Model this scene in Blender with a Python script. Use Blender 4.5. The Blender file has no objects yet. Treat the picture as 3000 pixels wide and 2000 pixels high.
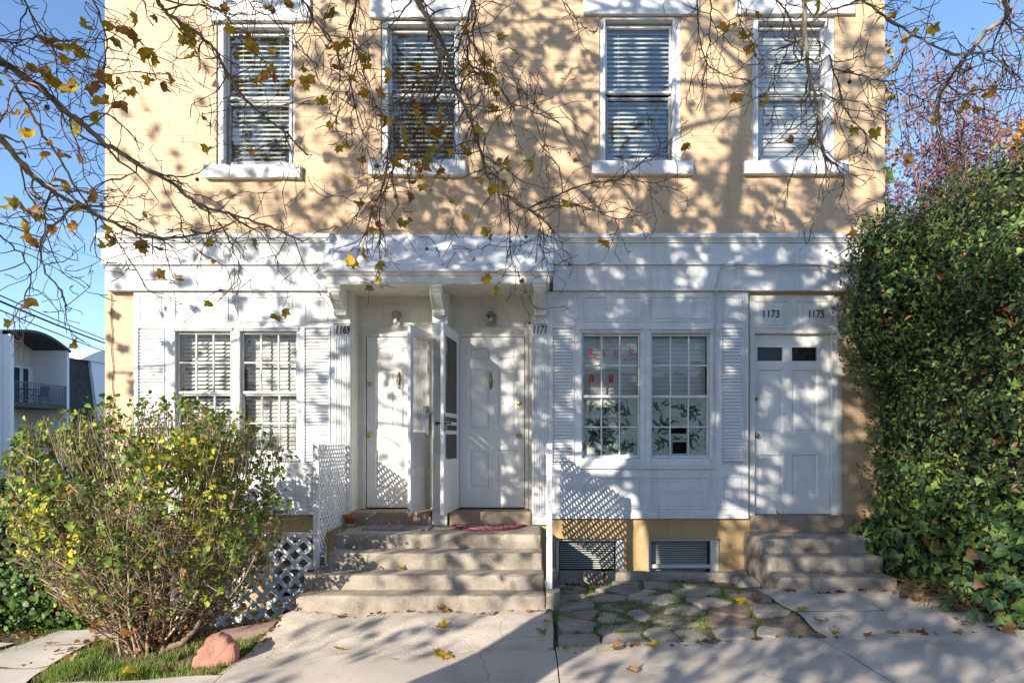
import bpy, math, random
import numpy as np
from mathutils import Vector, Matrix, noise as mnoise

R = math.radians
scene = bpy.context.scene
COL = scene.collection

# ------------------------------------------------------------------ camera
EYE = 1.587
cam_d = bpy.data.cameras.new('camera')
cam = bpy.data.objects.new('camera', cam_d)
COL.objects.link(cam)
cam.location = (0.0, -8.0, EYE)
cam.rotation_euler = (R(90), 0, 0)
cam_d.sensor_width = 36.0
cam_d.lens = 24.0
cam_d.shift_x = -85 / 3000.0
cam_d.shift_y = 288 / 3000.0
cam_d.clip_start = 0.05
cam_d.clip_end = 4000
scene.camera = cam

# ------------------------------------------------------------------ sky and sun
SUN_DIR = Vector((-0.65, -1.0, 0.45)).normalized()      # towards the sun
sun_el = math.asin(SUN_DIR.z)
sun_rot = math.atan2(SUN_DIR.x, SUN_DIR.y)
world = bpy.data.worlds.new('World')
scene.world = world
world.use_nodes = True
wn = world.node_tree
wn.nodes.clear()
wo = wn.nodes.new('ShaderNodeOutputWorld')
wb = wn.nodes.new('ShaderNodeBackground')
ws = wn.nodes.new('ShaderNodeTexSky')
ws.sky_type = 'NISHITA'
ws.sun_disc = False
ws.sun_elevation = sun_el
ws.sun_rotation = sun_rot
ws.altitude = 1800
ws.air_density = 1.0
ws.dust_density = 0.7
ws.ozone_density = 3.0
wb.inputs['Strength'].default_value = 0.13
wn.links.new(ws.outputs[0], wb.inputs['Color'])
wn.links.new(wb.outputs[0], wo.inputs['Surface'])

sun_d = bpy.data.lights.new('sun', 'SUN')
sun_d.energy = 4.1
sun_d.angle = R(0.53)
sun_d.color = (1.0, 0.92, 0.80)
sun = bpy.data.objects.new('sun', sun_d)
COL.objects.link(sun)
sun.rotation_euler = SUN_DIR.to_track_quat('Z', 'Y').to_euler()
sun.location = (-20, -30, 25)

vs = scene.view_settings
vs.view_transform = 'Standard'
vs.look = 'None'
vs.exposure = 1.2
vs.gamma = 1.0
scene.cycles.max_bounces = 8
scene.cycles.transparent_max_bounces = 24
scene.cycles.caustics_reflective = False
scene.cycles.caustics_refractive = False

# ------------------------------------------------------------------ helpers
F = 2000.0
def WX(px, y=0.0): return (px - 1585.0) * (8.0 + y) / F
def WZ(py, y=0.0): return EYE + (1288.0 - py) * (8.0 + y) / F
def PT(px, py, d): return Vector(((px - 1585.0) * d / F, d - 8.0, EYE + (1288.0 - py) * d / F))

def link(o, parent=None):
    COL.objects.link(o)
    if parent is not None:
        o.parent = parent
    return o

def empty(name, loc=(0, 0, 0)):
    o = bpy.data.objects.new(name, None)
    o.empty_display_size = 0.2
    COL.objects.link(o)
    o.location = loc
    return o

def tag(o, label=None, cat=None, group=None, kind=None):
    if label: o['label'] = label
    if cat: o['category'] = cat
    if group: o['group'] = group
    if kind: o['kind'] = kind
    return o

def mk_mesh(name, V, F_, mat=None, smooth=False, cols=None):
    me = bpy.data.meshes.new(name)
    me.from_pydata([tuple(v) for v in V], [], F_)
    if mat is not None: me.materials.append(mat)
    if smooth:
        me.polygons.foreach_set('use_smooth', [True] * len(me.polygons))
    if cols is not None:
        a = me.color_attributes.new('col', 'FLOAT_COLOR', 'POINT')
        a.data.foreach_set('color', np.asarray(cols, dtype=np.float32).ravel())
    me.update()
    return me

def np_mesh(name, V, T, mat=None, cols=None, smooth=False):
    """fast mesh of equal-size polygons: V (n,3), T (m,k)"""
    V = np.asarray(V, dtype=np.float32); T = np.asarray(T, dtype=np.int32)
    me = bpy.data.meshes.new(name)
    k = T.shape[1]
    me.vertices.add(len(V)); me.vertices.foreach_set('co', V.ravel())
    me.loops.add(T.size); me.loops.foreach_set('vertex_index', T.ravel())
    me.polygons.add(len(T))
    me.polygons.foreach_set('loop_start', np.arange(0, T.size, k, dtype=np.int32))
    me.polygons.foreach_set('loop_total', np.full(len(T), k, dtype=np.int32))
    if smooth: me.polygons.foreach_set('use_smooth', np.ones(len(T), dtype=bool))
    if mat is not None: me.materials.append(mat)
    if cols is not None:
        a = me.color_attributes.new('col', 'FLOAT_COLOR', 'POINT')
        a.data.foreach_set('color', np.asarray(cols, dtype=np.float32).ravel())
    me.update(calc_edges=True)
    me.validate()
    return me

def obj(name, me, parent=None, loc=None):
    o = bpy.data.objects.new(name, me)
    link(o, parent)
    if loc is not None: o.location = loc
    return o

def outward(V, f, c):
    a, b, d = (Vector(V[f[0]]), Vector(V[f[1]]), Vector(V[f[2]]))
    n = (b - a).cross(d - a)
    m = sum((Vector(V[i]) for i in f), Vector()) / len(f)
    return f if n.dot(m - c) >= 0 else f[::-1]

class MB:
    """collects convex pieces into one mesh"""
    def __init__(self): self.V = []; self.F = []
    def raw(self, V, F_, convex=True):
        n = len(self.V)
        if convex:
            c = sum((Vector(v) for v in V), Vector()) / len(V)
            F_ = [outward(V, list(f), c) for f in F_]
        self.V += [tuple(v) for v in V]
        self.F += [[i + n for i in f] for f in F_]
        return self
    def box(self, x0, x1, y0, y1, z0, z1, ch=0.0):
        if x1 < x0: x0, x1 = x1, x0
        if y1 < y0: y0, y1 = y1, y0
        if z1 < z0: z0, z1 = z1, z0
        if ch <= 0:
            V = [(x, y, z) for x in (x0, x1) for y in (y0, y1) for z in (z0, z1)]
            return self.raw(V, [(0, 1, 3, 2), (4, 5, 7, 6), (0, 1, 5, 4), (2, 3, 7, 6), (0, 2, 6, 4), (1, 3, 7, 5)])
        ch = min(ch, 0.45 * min(x1 - x0, y1 - y0, z1 - z0))
        lo = (x0, y0, z0); hi = (x1, y1, z1)
        V = []; idx = {}
        for s in [(a, b, c) for a in (0, 1) for b in (0, 1) for c in (0, 1)]:
            for ax in range(3):
                p = []
                for k in range(3):
                    e = hi[k] if s[k] else lo[k]
                    if k != ax: e += -ch if s[k] else ch
                    p.append(e)
                idx[(s, ax)] = len(V); V.append(tuple(p))
        Fs = []
        for ax in range(3):
            o = [k for k in range(3) if k != ax]
            for s in (0, 1):
                q = []
                for (a, b) in ((0, 0), (1, 0), (1, 1), (0, 1)):
                    c = [0, 0, 0]; c[ax] = s; c[o[0]] = a; c[o[1]] = b
                    q.append(idx[(tuple(c), ax)])
                Fs.append(q)
            for a in (0, 1):
                for b in (0, 1):
                    c0 = [0, 0, 0]; c0[o[0]] = a; c0[o[1]] = b
                    c1 = list(c0); c1[ax] = 1
                    Fs.append([idx[(tuple(c0), o[0])], idx[(tuple(c1), o[0])], idx[(tuple(c1), o[1])], idx[(tuple(c0), o[1])]])
        for s in [(a, b, c) for a in (0, 1) for b in (0, 1) for c in (0, 1)]:
            Fs.append([idx[(s, 0)], idx[(s, 1)], idx[(s, 2)]])
        return self.raw(V, Fs)
    def hexa(self, bot, top):
        """convex prism between two equal-length point loops"""
        n = len(bot)
        V = list(bot) + list(top)
        Fs = [list(range(n)), list(range(n, 2 * n))] + [[i, (i + 1) % n, n + (i + 1) % n, n + i] for i in range(n)]
        return self.raw(V, Fs)
    def prism_x(self, prof, x0, x1):
        """profile [(y,z)] (any simple polygon) extruded along x"""
        n = len(prof); b = len(self.V)
        area = sum(prof[i][0] * prof[(i + 1) % n][1] - prof[(i + 1) % n][0] * prof[i][1] for i in range(n))
        if area < 0: prof = prof[::-1]
        self.V += [(x0, y, z) for y, z in prof] + [(x1, y, z) for y, z in prof]
        self.F.append([b + i for i in range(n)][::-1])
        self.F.append([b + n + i for i in range(n)])
        for i in range(n):
            j = (i + 1) % n
            self.F.append([b + i, b + j, b + n + j, b + n + i])
        return self
    def tube(self, pts, rad, sides=8, cap=True):
        pts = [Vector(p) for p in pts]
        n = len(pts); b = len(self.V)
        if not hasattr(rad, '__len__'): rad = [rad] * n
        t0 = (pts[1] - pts[0]).normalized()
        u = t0.orthogonal().normalized()
        for i, p in enumerate(pts):
            t = (pts[min(i + 1, n - 1)] - pts[max(i - 1, 0)]).normalized()
            u = (u - t * u.dot(t))
            u = u.normalized() if u.length > 1e-6 else t.orthogonal().normalized()
            w = t.cross(u)
            for k in range(sides):
                a = 2 * math.pi * k / sides
                self.V.append(tuple(p + (u * math.cos(a) + w * math.sin(a)) * rad[i]))
        for i in range(n - 1):
            for k in range(sides):
                k2 = (k + 1) % sides
                self.F.append([b + i * sides + k, b + i * sides + k2, b + (i + 1) * sides + k2, b + (i + 1) * sides + k])
        if cap:
            self.F.append([b + k for k in range(sides)][::-1])
            self.F.append([b + (n - 1) * sides + k for k in range(sides)])
        return self
    def lathe(self, prof, c, sides=20, axis='z'):
        """profile [(r, h)] turned round an axis through c"""
        b = len(self.V); n = len(prof)
        for r, h in prof:
            for k in range(sides):
                a = 2 * math.pi * k / sides
                ca, sa = r * math.cos(a), r * math.sin(a)
                if axis == 'z': v = (c[0] + ca, c[1] + sa, c[2] + h)
                else: v = (c[0] + ca, c[1] - h, c[2] + sa)      # along -y (out of the wall)
                self.V.append(v)
        for i in range(n - 1):
            for k in range(sides):
                k2 = (k + 1) % sides
                self.F.append([b + i * sides + k, b + i * sides + k2, b + (i + 1) * sides + k2, b + (i + 1) * sides + k])
        self.F.append([b + k for k in range(sides)][::-1])
        self.F.append([b + (n - 1) * sides + k for k in range(sides)])
        return self
    def mesh(self, name, mat=None, smooth=False): return mk_mesh(name, self.V, self.F, mat, smooth)
    def build(self, name, mat=None, parent=None, smooth=False):
        return obj(name, self.mesh(name, mat, smooth), parent)

def rect_minus(x0, x1, z0, z1, holes):
    """split a rectangle into boxes that leave the holes free"""
    xs = sorted({x0, x1} | {min(max(h[i], x0), x1) for h in holes for i in (0, 1)})
    zs = sorted({z0, z1} | {min(max(h[i], z0), z1) for h in holes for i in (2, 3)})
    out = []
    for j in range(len(zs) - 1):
        zc = (zs[j] + zs[j + 1]) / 2
        run = None
        for i in range(len(xs) - 1):
            xc = (xs[i] + xs[i + 1]) / 2
            inh = any(h[0] < xc < h[1] and h[2] < zc < h[3] for h in holes)
            if inh:
                if run: out.append((run[0], run[1], zs[j], zs[j + 1])); run = None
            else:
                run = (run[0], xs[i + 1]) if run else (xs[i], xs[i + 1])
        if run: out.append((run[0], run[1], zs[j], zs[j + 1]))
    return out

def rounded_block(name, x0, x1, y0, y1, z0, z1, mat, parent=None, r=0.02, cell=0.045, amp=0.004, seed=0, skip_bottom=True, warp=None):
    """block with rounded, slightly worn edges"""
    c = np.array([(x0 + x1) / 2, (y0 + y1) / 2, (z0 + z1) / 2]); h = np.array([(x1 - x0) / 2, (y1 - y0) / 2, (z1 - z0) / 2])
    r = min(r, 0.48 * min(h) * 2)
    V = []; Fs = []
    ids = {}
    def vid(p):
        k = (round(p[0], 5), round(p[1], 5), round(p[2], 5))
        if k not in ids: ids[k] = len(V); V.append(k)
        return ids[k]
    n = [max(2, int(2 * h[k] / cell)) for k in range(3)]
    def lin(k):
        t = np.linspace(-h[k], h[k], n[k] + 1)
        e = [-h[k] + r * 0.3, -h[k] + r, h[k] - r, h[k] - r * 0.3]
        t = np.array(sorted(list(t) + e))
        return t
    L = [lin(k) for k in range(3)]
    for ax in range(3):
        o = [k for k in range(3) if k != ax]
        for s in (-1, 1):
            if ax == 2 and s < 0 and skip_bottom: continue
            A, B = L[o[0]], L[o[1]]
            for i in range(len(A) - 1):
                for j in range(len(B) - 1):
                    q = []
                    for (a, b) in ((A[i], B[j]), (A[i + 1], B[j]), (A[i + 1], B[j + 1]), (A[i], B[j + 1])):
                        p = [0, 0, 0]; p[ax] = s * h[ax]; p[o[0]] = a; p[o[1]] = b
                        q.append(vid(p))
                    flip = (s < 0) != (ax == 1)
                    Fs.append(q[::-1] if flip else q)
    P = np.array(V)
    inner = np.clip(P, -(h - r), h - r)
    d = P - inner
    ln = np.linalg.norm(d, axis=1); ln[ln == 0] = 1
    P = inner + d / ln[:, None] * r
    out = []
    for p in P:
        w = Vector(p + c)
        nv = mnoise.noise_vector(w * 6 + Vector((seed, seed * 2, 0))) * amp + mnoise.noise_vector(w * 24 + Vector((0, seed, 7))) * amp * 0.5
        edge = sum(1 for k in range(3) if abs(p[k]) > h[k] - r * 1.05) >= 2
        if edge:
            chip = max(0.0, mnoise.noise(w * 9 + Vector((3, seed, 1))) - 0.25) * r * 1.6
            nv = nv * 1.1 - Vector(p - np.clip(p, -(h - 2 * r), h - 2 * r)) * (chip / max(r, 1e-4)) * 0.5
        w = w + nv
        if warp: w = warp(w)
        out.append(tuple(w))
    return obj(name, mk_mesh(name, out, Fs, mat, True), parent)

# ------------------------------------------------------------------ materials
def new_mat(name):
    m = bpy.data.materials.new(name); m.use_nodes = True
    nt = m.node_tree
    return m, nt, nt.nodes['Principled BSDF'], nt.nodes['Material Output']

def mat_surface(name, c1, c2, rough=0.6, scale=3.0, detail=6, contrast=(0.35, 0.7), bump=0.15, bscale=60.0, bdist=0.004,
                c3=None, c3scale=1.2, c3lim=(0.55, 0.75), spec=0.3, metal=0.0, stretch=None, fine=None, obj_rand=0.0, streak=0.0, crack=None):
    m, nt, b, out = new_mat(name)
    N, L = nt.nodes, nt.links
    tc = N.new('ShaderNodeTexCoord')
    geo = N.new('ShaderNodeNewGeometry')
    src = geo.outputs['Position']
    if stretch:
        mp = N.new('ShaderNodeMapping'); mp.inputs['Scale'].default_value = stretch
        L.new(src, mp.inputs['Vector']); src = mp.outputs[0]
    n1 = N.new('ShaderNodeTexNoise'); n1.inputs['Scale'].default_value = scale; n1.inputs['Detail'].default_value = detail
    L.new(src, n1.inputs['Vector'])
    mr = N.new('ShaderNodeMapRange'); mr.inputs['From Min'].default_value = contrast[0]; mr.inputs['From Max'].default_value = contrast[1]
    L.new(n1.outputs['Fac'], mr.inputs['Value'])
    mx = N.new('ShaderNodeMix'); mx.data_type = 'RGBA'
    mx.inputs[6].default_value = (*c1, 1); mx.inputs[7].default_value = (*c2, 1)
    L.new(mr.outputs[0], mx.inputs[0])
    last = mx.outputs[2]
    if c3:
        n3 = N.new('ShaderNodeTexNoise'); n3.inputs['Scale'].default_value = c3scale; n3.inputs['Detail'].default_value = 8; n3.inputs['Roughness'].default_value = 0.65
        L.new(src, n3.inputs['Vector'])
        m3 = N.new('ShaderNodeMapRange'); m3.inputs['From Min'].default_value = c3lim[0]; m3.inputs['From Max'].default_value = c3lim[1]
        L.new(n3.outputs['Fac'], m3.inputs['Value'])
        x3 = N.new('ShaderNodeMix'); x3.data_type = 'RGBA'; x3.inputs[7].default_value = (*c3, 1)
        L.new(m3.outputs[0], x3.inputs[0]); L.new(last, x3.inputs[6]); last = x3.outputs[2]
    if fine:
        n4 = N.new('ShaderNodeTexNoise'); n4.inputs['Scale'].default_value = fine[0]; n4.inputs['Detail'].default_value = 3
        L.new(geo.outputs['Position'], n4.inputs['Vector'])
        m4 = N.new('ShaderNodeMapRange'); m4.inputs['From Min'].default_value = 0.3; m4.inputs['From Max'].default_value = 0.7
        m4.inputs['To Min'].default_value = 1 - fine[1]; m4.inputs['To Max'].default_value = 1 + fine[1]
        L.new(n4.outputs['Fac'], m4.inputs['Value'])
        x4 = N.new('ShaderNodeMix'); x4.data_type = 'RGBA'; x4.blend_type = 'MULTIPLY'; x4.inputs[0].default_value = 1
        L.new(last, x4.inputs[6]); L.new(m4.outputs[0], x4.inputs[7]); last = x4.outputs[2]
    if streak:
        mp2 = N.new('ShaderNodeMapping'); mp2.inputs['Scale'].default_value = (9, 9, 0.9); L.new(geo.outputs['Position'], mp2.inputs['Vector'])
        n6 = N.new('ShaderNodeTexNoise'); n6.inputs['Scale'].default_value = 1.0; n6.inputs['Detail'].default_value = 6; n6.inputs['Roughness'].default_value = 0.65
        L.new(mp2.outputs[0], n6.inputs['Vector'])
        m6 = N.new('ShaderNodeMapRange'); m6.inputs['From Min'].default_value = 0.52; m6.inputs['From Max'].default_value = 0.75; m6.inputs['To Min'].default_value = 1.0; m6.inputs['To Max'].default_value = 1 - streak
        L.new(n6.outputs['Fac'], m6.inputs['Value'])
        x6 = N.new('ShaderNodeMix'); x6.data_type = 'RGBA'; x6.blend_type = 'MULTIPLY'; x6.inputs[0].default_value = 1
        L.new(last, x6.inputs[6]); L.new(m6.outputs[0], x6.inputs[7]); last = x6.outputs[2]
    if crack:
        nd = N.new('ShaderNodeTexNoise'); nd.inputs['Scale'].default_value = 4; nd.inputs['Detail'].default_value = 4; L.new(geo.outputs['Position'], nd.inputs['Vector'])
        vm = N.new('ShaderNodeVectorMath'); vm.operation = 'MULTIPLY_ADD'; vm.inputs[1].default_value = (0.22, 0.22, 0.22); L.new(nd.outputs['Color'], vm.inputs[0]); L.new(geo.outputs['Position'], vm.inputs[2])
        vo = N.new('ShaderNodeTexVoronoi'); vo.feature = 'DISTANCE_TO_EDGE'; vo.inputs['Scale'].default_value = crack; L.new(vm.outputs[0], vo.inputs['Vector'])
        m7 = N.new('ShaderNodeMapRange'); m7.inputs['From Min'].default_value = 0.0; m7.inputs['From Max'].default_value = 0.006 * crack; L.new(vo.outputs['Distance'], m7.inputs['Value'])
        nm = N.new('ShaderNodeTexNoise'); nm.inputs['Scale'].default_value = 0.9; L.new(geo.outputs['Position'], nm.inputs['Vector'])
        mm = N.new('ShaderNodeMapRange'); mm.inputs['From Min'].default_value = 0.46; mm.inputs['From Max'].default_value = 0.58; L.new(nm.outputs['Fac'], mm.inputs['Value'])
        mx7 = N.new('ShaderNodeMath'); mx7.operation = 'MAXIMUM'; L.new(m7.outputs[0], mx7.inputs[0]); L.new(mm.outputs[0], mx7.inputs[1])
        m8 = N.new('ShaderNodeMapRange'); m8.inputs['To Min'].default_value = 0.5; L.new(mx7.outputs[0], m8.inputs['Value'])
        x7 = N.new('ShaderNodeMix'); x7.data_type = 'RGBA'; x7.blend_type = 'MULTIPLY'; x7.inputs[0].default_value = 1
        L.new(last, x7.inputs[6]); L.new(m8.outputs[0], x7.inputs[7]); last = x7.outputs[2]
    if obj_rand:
        oi = N.new('ShaderNodeObjectInfo')
        m5 = N.new('ShaderNodeMapRange'); m5.inputs['To Min'].default_value = 1 - obj_rand; m5.inputs['To Max'].default_value = 1 + obj_rand
        L.new(oi.outputs['Random'], m5.inputs['Value'])
        x5 = N.new('ShaderNodeMix'); x5.data_type = 'RGBA'; x5.blend_type = 'MULTIPLY'; x5.inputs[0].default_value = 1
        L.new(last, x5.inputs[6]); L.new(m5.outputs[0], x5.inputs[7]); last = x5.outputs[2]
    L.new(last, b.inputs['Base Color'])
    b.inputs['Roughness'].default_value = rough
    b.inputs['Specular IOR Level'].default_value = spec
    b.inputs['Metallic'].default_value = metal
    if bump:
        nb = N.new('ShaderNodeTexNoise'); nb.inputs['Scale'].default_value = bscale; nb.inputs['Detail'].default_value = 5
        L.new(src, nb.inputs['Vector'])
        bp = N.new('ShaderNodeBump'); bp.inputs['Strength'].default_value = bump; bp.inputs['Distance'].default_value = bdist
        L.new(nb.outputs['Fac'], bp.inputs['Height']); L.new(bp.outputs[0], b.inputs['Normal'])
    return m

def mat_leaf(name, trans=0.35, rough=0.5, attr=True, color=(0.1, 0.15, 0.03), var=0.25, spec=0.3):
    m, nt, b, out = new_mat(name)
    N, L = nt.nodes, nt.links
    if attr:
        a = N.new('ShaderNodeAttribute'); a.attribute_name = 'col'; col = a.outputs['Color']
    else:
        geo = N.new('ShaderNodeNewGeometry')
        ns = N.new('ShaderNodeTexNoise'); ns.inputs['Scale'].default_value = 22; ns.inputs['Detail'].default_value = 4
        L.new(geo.outputs['Position'], ns.inputs['Vector'])
        mr = N.new('ShaderNodeMapRange'); mr.inputs['From Min'].default_value = 0.35; mr.inputs['From Max'].default_value = 0.65
        L.new(ns.outputs['Fac'], mr.inputs['Value'])
        mx = N.new('ShaderNodeMix'); mx.data_type = 'RGBA'
        mx.inputs[6].default_value = (*[c * (1 - var) for c in color], 1)
        mx.inputs[7].default_value = (*[min(1, c * (1 + var)) for c in color], 1)
        L.new(mr.outputs[0], mx.inputs[0]); col = mx.outputs[2]
    L.new(col, b.inputs['Base Color'])
    b.inputs['Roughness'].default_value = rough
    b.inputs['Specular IOR Level'].default_value = spec
    tr = N.new('ShaderNodeBsdfTranslucent')
    L.new(col, tr.inputs['Color'])
    ms = N.new('ShaderNodeMixShader'); ms.inputs[0].default_value = trans
    L.new(b.outputs[0], ms.inputs[1]); L.new(tr.outputs[0], ms.inputs[2]); L.new(ms.outputs[0], out.inputs['Surface'])
    return m

def mat_attr(name, rough=0.8, spec=0.2, bump=0.0, bscale=80):
    m, nt, b, out = new_mat(name)
    N, L = nt.nodes, nt.links
    a = N.new('ShaderNodeAttribute'); a.attribute_name = 'col'
    geo = N.new('ShaderNodeNewGeometry')
    ns = N.new('ShaderNodeTexNoise'); ns.inputs['Scale'].default_value = 14; ns.inputs['Detail'].default_value = 5
    L.new(geo.outputs['Position'], ns.inputs['Vector'])
    mr = N.new('ShaderNodeMapRange'); mr.inputs['From Min'].default_value = 0.35; mr.inputs['From Max'].default_value = 0.65
    mr.inputs['To Min'].default_value = 0.6; mr.inputs['To Max'].default_value = 1.3
    L.new(ns.outputs['Fac'], mr.inputs['Value'])
    x = N.new('ShaderNodeMix'); x.data_type = 'RGBA'; x.blend_type = 'MULTIPLY'; x.inputs[0].default_value = 1
    L.new(a.outputs['Color'], x.inputs[6]); L.new(mr.outputs[0], x.inputs[7]); L.new(x.outputs[2], b.inputs['Base Color'])
    b.inputs['Roughness'].default_value = rough; b.inputs['Specular IOR Level'].default_value = spec
    if bump:
        bp = N.new('ShaderNodeBump'); bp.inputs['Strength'].default_value = bump; bp.inputs['Distance'].default_value = 0.004
        nb = N.new('ShaderNodeTexNoise'); nb.inputs['Scale'].default_value = bscale
        L.new(geo.outputs['Position'], nb.inputs['Vector']); L.new(nb.outputs['Fac'], bp.inputs['Height']); L.new(bp.outputs[0], b.inputs['Normal'])
    return m

def mat_glass(name, base=0.06, power=1.0, tint=(0.94, 0.97, 0.95), wob=0.02):
    m, nt, b, out = new_mat(name)
    N, L = nt.nodes, nt.links
    N.remove(b)
    tr = N.new('ShaderNodeBsdfTransparent'); tr.inputs['Color'].default_value = (*tint, 1)
    gl = N.new('ShaderNodeBsdfGlossy'); gl.inputs['Roughness'].default_value = 0.0; gl.inputs['Color'].default_value = (1, 1, 1, 1)
    fr = N.new('ShaderNodeFresnel'); fr.inputs['IOR'].default_value = 1.5
    ad = N.new('ShaderNodeMath'); ad.operation = 'MULTIPLY_ADD'; ad.inputs[1].default_value = power; ad.inputs[2].default_value = base
    ad.use_clamp = True
    L.new(fr.outputs[0], ad.inputs[0])
    geo = N.new('ShaderNodeNewGeometry')
    nb = N.new('ShaderNodeTexNoise'); nb.inputs['Scale'].default_value = 2.2; nb.inputs['Detail'].default_value = 1
    L.new(geo.outputs['Position'], nb.inputs['Vector'])
    bp = N.new('ShaderNodeBump'); bp.inputs['Strength'].default_value = 1.0; bp.inputs['Distance'].default_value = wob
    L.new(nb.outputs['Fac'], bp.inputs['Height']); L.new(bp.outputs[0], gl.inputs['Normal'])
    ms = N.new('ShaderNodeMixShader')
    L.new(ad.outputs[0], ms.inputs[0]); L.new(tr.outputs[0], ms.inputs[1]); L.new(gl.outputs[0], ms.inputs[2]); L.new(ms.outputs[0], out.inputs['Surface'])
    return m

M = {}
M['white'] = mat_surface('white_paint', (0.74, 0.735, 0.72), (0.66, 0.655, 0.64), rough=0.5, scale=2.5, bump=0.25, bscale=35, bdist=0.003, c3=(0.60, 0.57, 0.52), c3scale=1.7, c3lim=(0.58, 0.8), fine=(9, 0.05), streak=0.24)
M['white_wood'] = mat_surface('white_wood_paint', (0.74, 0.735, 0.72), (0.65, 0.645, 0.63), rough=0.5, scale=3, bump=0.35, bscale=30, bdist=0.003, stretch=(0.5, 1, 3.0), c3=(0.62, 0.58, 0.52), c3scale=2.2, c3lim=(0.6, 0.8), fine=(14, 0.05), streak=0.26)
M['white_porch'] = mat_surface('aged_cream_paint', (0.76, 0.74, 0.68), (0.68, 0.65, 0.58), rough=0.55, scale=2.2, bump=0.25, bscale=30, bdist=0.003, c3=(0.42, 0.36, 0.28), c3scale=2.6, c3lim=(0.66, 0.86), fine=(12, 0.05), streak=0.25)
M['white_door'] = mat_surface('door_paint', (0.79, 0.78, 0.75), (0.73, 0.72, 0.68), rough=0.4, scale=2.5, bump=0.12, bscale=40, bdist=0.002, c3=(0.55, 0.49, 0.40), c3scale=3.5, c3lim=(0.66, 0.88), streak=0.12)
M['yellow'] = mat_surface('yellow_paint', (0.59, 0.43, 0.27), (0.54, 0.385, 0.235), rough=0.6, scale=1.6, bump=0.4, bscale=45, bdist=0.004, c3=(0.60, 0.44, 0.25), c3scale=0.9, c3lim=(0.5, 0.8), fine=(25, 0.05), streak=0.12)
M['brick'] = mat_surface('painted_brick', (0.615, 0.43, 0.27), (0.56, 0.385, 0.235), rough=0.6, scale=2.4, bump=0.45, bscale=38, bdist=0.005, c3=(0.51, 0.375, 0.24), c3scale=1.1, c3lim=(0.5, 0.8), fine=(20, 0.06), obj_rand=0.03, streak=0.2)
M['mortar'] = mat_surface('painted_mortar', (0.60, 0.42, 0.26), (0.55, 0.375, 0.23), rough=0.7, scale=4, bump=0.4, bscale=60)
M['stucco'] = mat_surface('foundation_stucco', (0.52, 0.35, 0.17), (0.45, 0.295, 0.14), rough=0.7, scale=2.2, bump=0.6, bscale=50, bdist=0.005, c3=(0.42, 0.28, 0.15), c3scale=2.4, c3lim=(0.58, 0.8), fine=(30, 0.08), streak=0.22)
M['concrete'] = mat_surface('step_concrete', (0.40, 0.345, 0.275), (0.28, 0.235, 0.185), rough=0.85, scale=4, bump=0.7, bscale=90, bdist=0.006, c3=(0.17, 0.145, 0.12), c3scale=2.3, c3lim=(0.48, 0.66), fine=(70, 0.16), spec=0.2, streak=0.3)
M['sill_block'] = mat_surface('sill_concrete', (0.36, 0.27, 0.20), (0.27, 0.20, 0.145), rough=0.8, scale=5, bump=0.5, bscale=70, bdist=0.004, c3=(0.2, 0.14, 0.1), c3scale=3, c3lim=(0.55, 0.8), fine=(60, 0.1))
M['sidewalk'] = mat_surface('sidewalk_concrete', (0.57, 0.495, 0.41), (0.48, 0.415, 0.345), rough=0.85, scale=1.8, bump=0.5, bscale=140, bdist=0.004, c3=(0.38, 0.33, 0.285), c3scale=1.3, c3lim=(0.50, 0.66), fine=(160, 0.14), spec=0.2, crack=0.42)
M['apron'] = mat_surface('apron_concrete', (0.57, 0.49, 0.405), (0.44, 0.38, 0.315), rough=0.9, scale=3.2, bump=0.9, bscale=60, bdist=0.008, c3=(0.34, 0.295, 0.25), c3scale=2.2, c3lim=(0.55, 0.8), fine=(120, 0.2), spec=0.2, crack=0.6)
M['path'] = mat_surface('path_stone', (0.60, 0.53, 0.46), (0.52, 0.455, 0.395), rough=0.85, scale=2.2, bump=0.4, bscale=60, bdist=0.004, fine=(90, 0.1))
M['flag_grey'] = mat_surface('flagstone_grey', (0.36, 0.31, 0.26), (0.24, 0.20, 0.17), rough=0.8, scale=4, bump=0.7, bscale=25, bdist=0.008, fine=(60, 0.15), obj_rand=0.18)
M['flag_red'] = mat_surface('flagstone_red', (0.30, 0.20, 0.165), (0.225, 0.15, 0.125), rough=0.8, scale=4, bump=0.7, bscale=25, bdist=0.008, fine=(60, 0.15), obj_rand=0.18)
M['soil'] = mat_surface('soil', (0.10, 0.075, 0.05), (0.16, 0.12, 0.08), rough=0.95, scale=7, bump=1.0, bscale=50, bdist=0.02, c3=(0.06, 0.07, 0.025), c3scale=1.5, c3lim=(0.5, 0.65), fine=(80, 0.3))
M['dust'] = mat_surface('dusty_soil', (0.20, 0.16, 0.12), (0.14, 0.11, 0.08), rough=0.95, scale=6, bump=0.8, bscale=60, bdist=0.01, c3=(0.09, 0.10, 0.04), c3scale=3, c3lim=(0.5, 0.7), fine=(90, 0.25))
M['asphalt'] = mat_surface('asphalt', (0.13, 0.125, 0.12), (0.17, 0.16, 0.15), rough=0.9, scale=6, bump=0.5, bscale=200)
M['grass_ground'] = mat_surface('lawn_ground', (0.16, 0.15, 0.06), (0.22, 0.18, 0.08), rough=0.95, scale=4, bump=0.8, bscale=60, bdist=0.02)
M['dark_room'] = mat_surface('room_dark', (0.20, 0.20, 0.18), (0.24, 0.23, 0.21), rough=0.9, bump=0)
M['slat'] = mat_surface('blind_slat', (0.66, 0.69, 0.62), (0.60, 0.63, 0.57), rough=0.5, bump=0, scale=5)
M['slat_white'] = mat_surface('blind_slat_white', (0.78, 0.77, 0.73), (0.72, 0.71, 0.67), rough=0.5, bump=0, scale=5)
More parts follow.
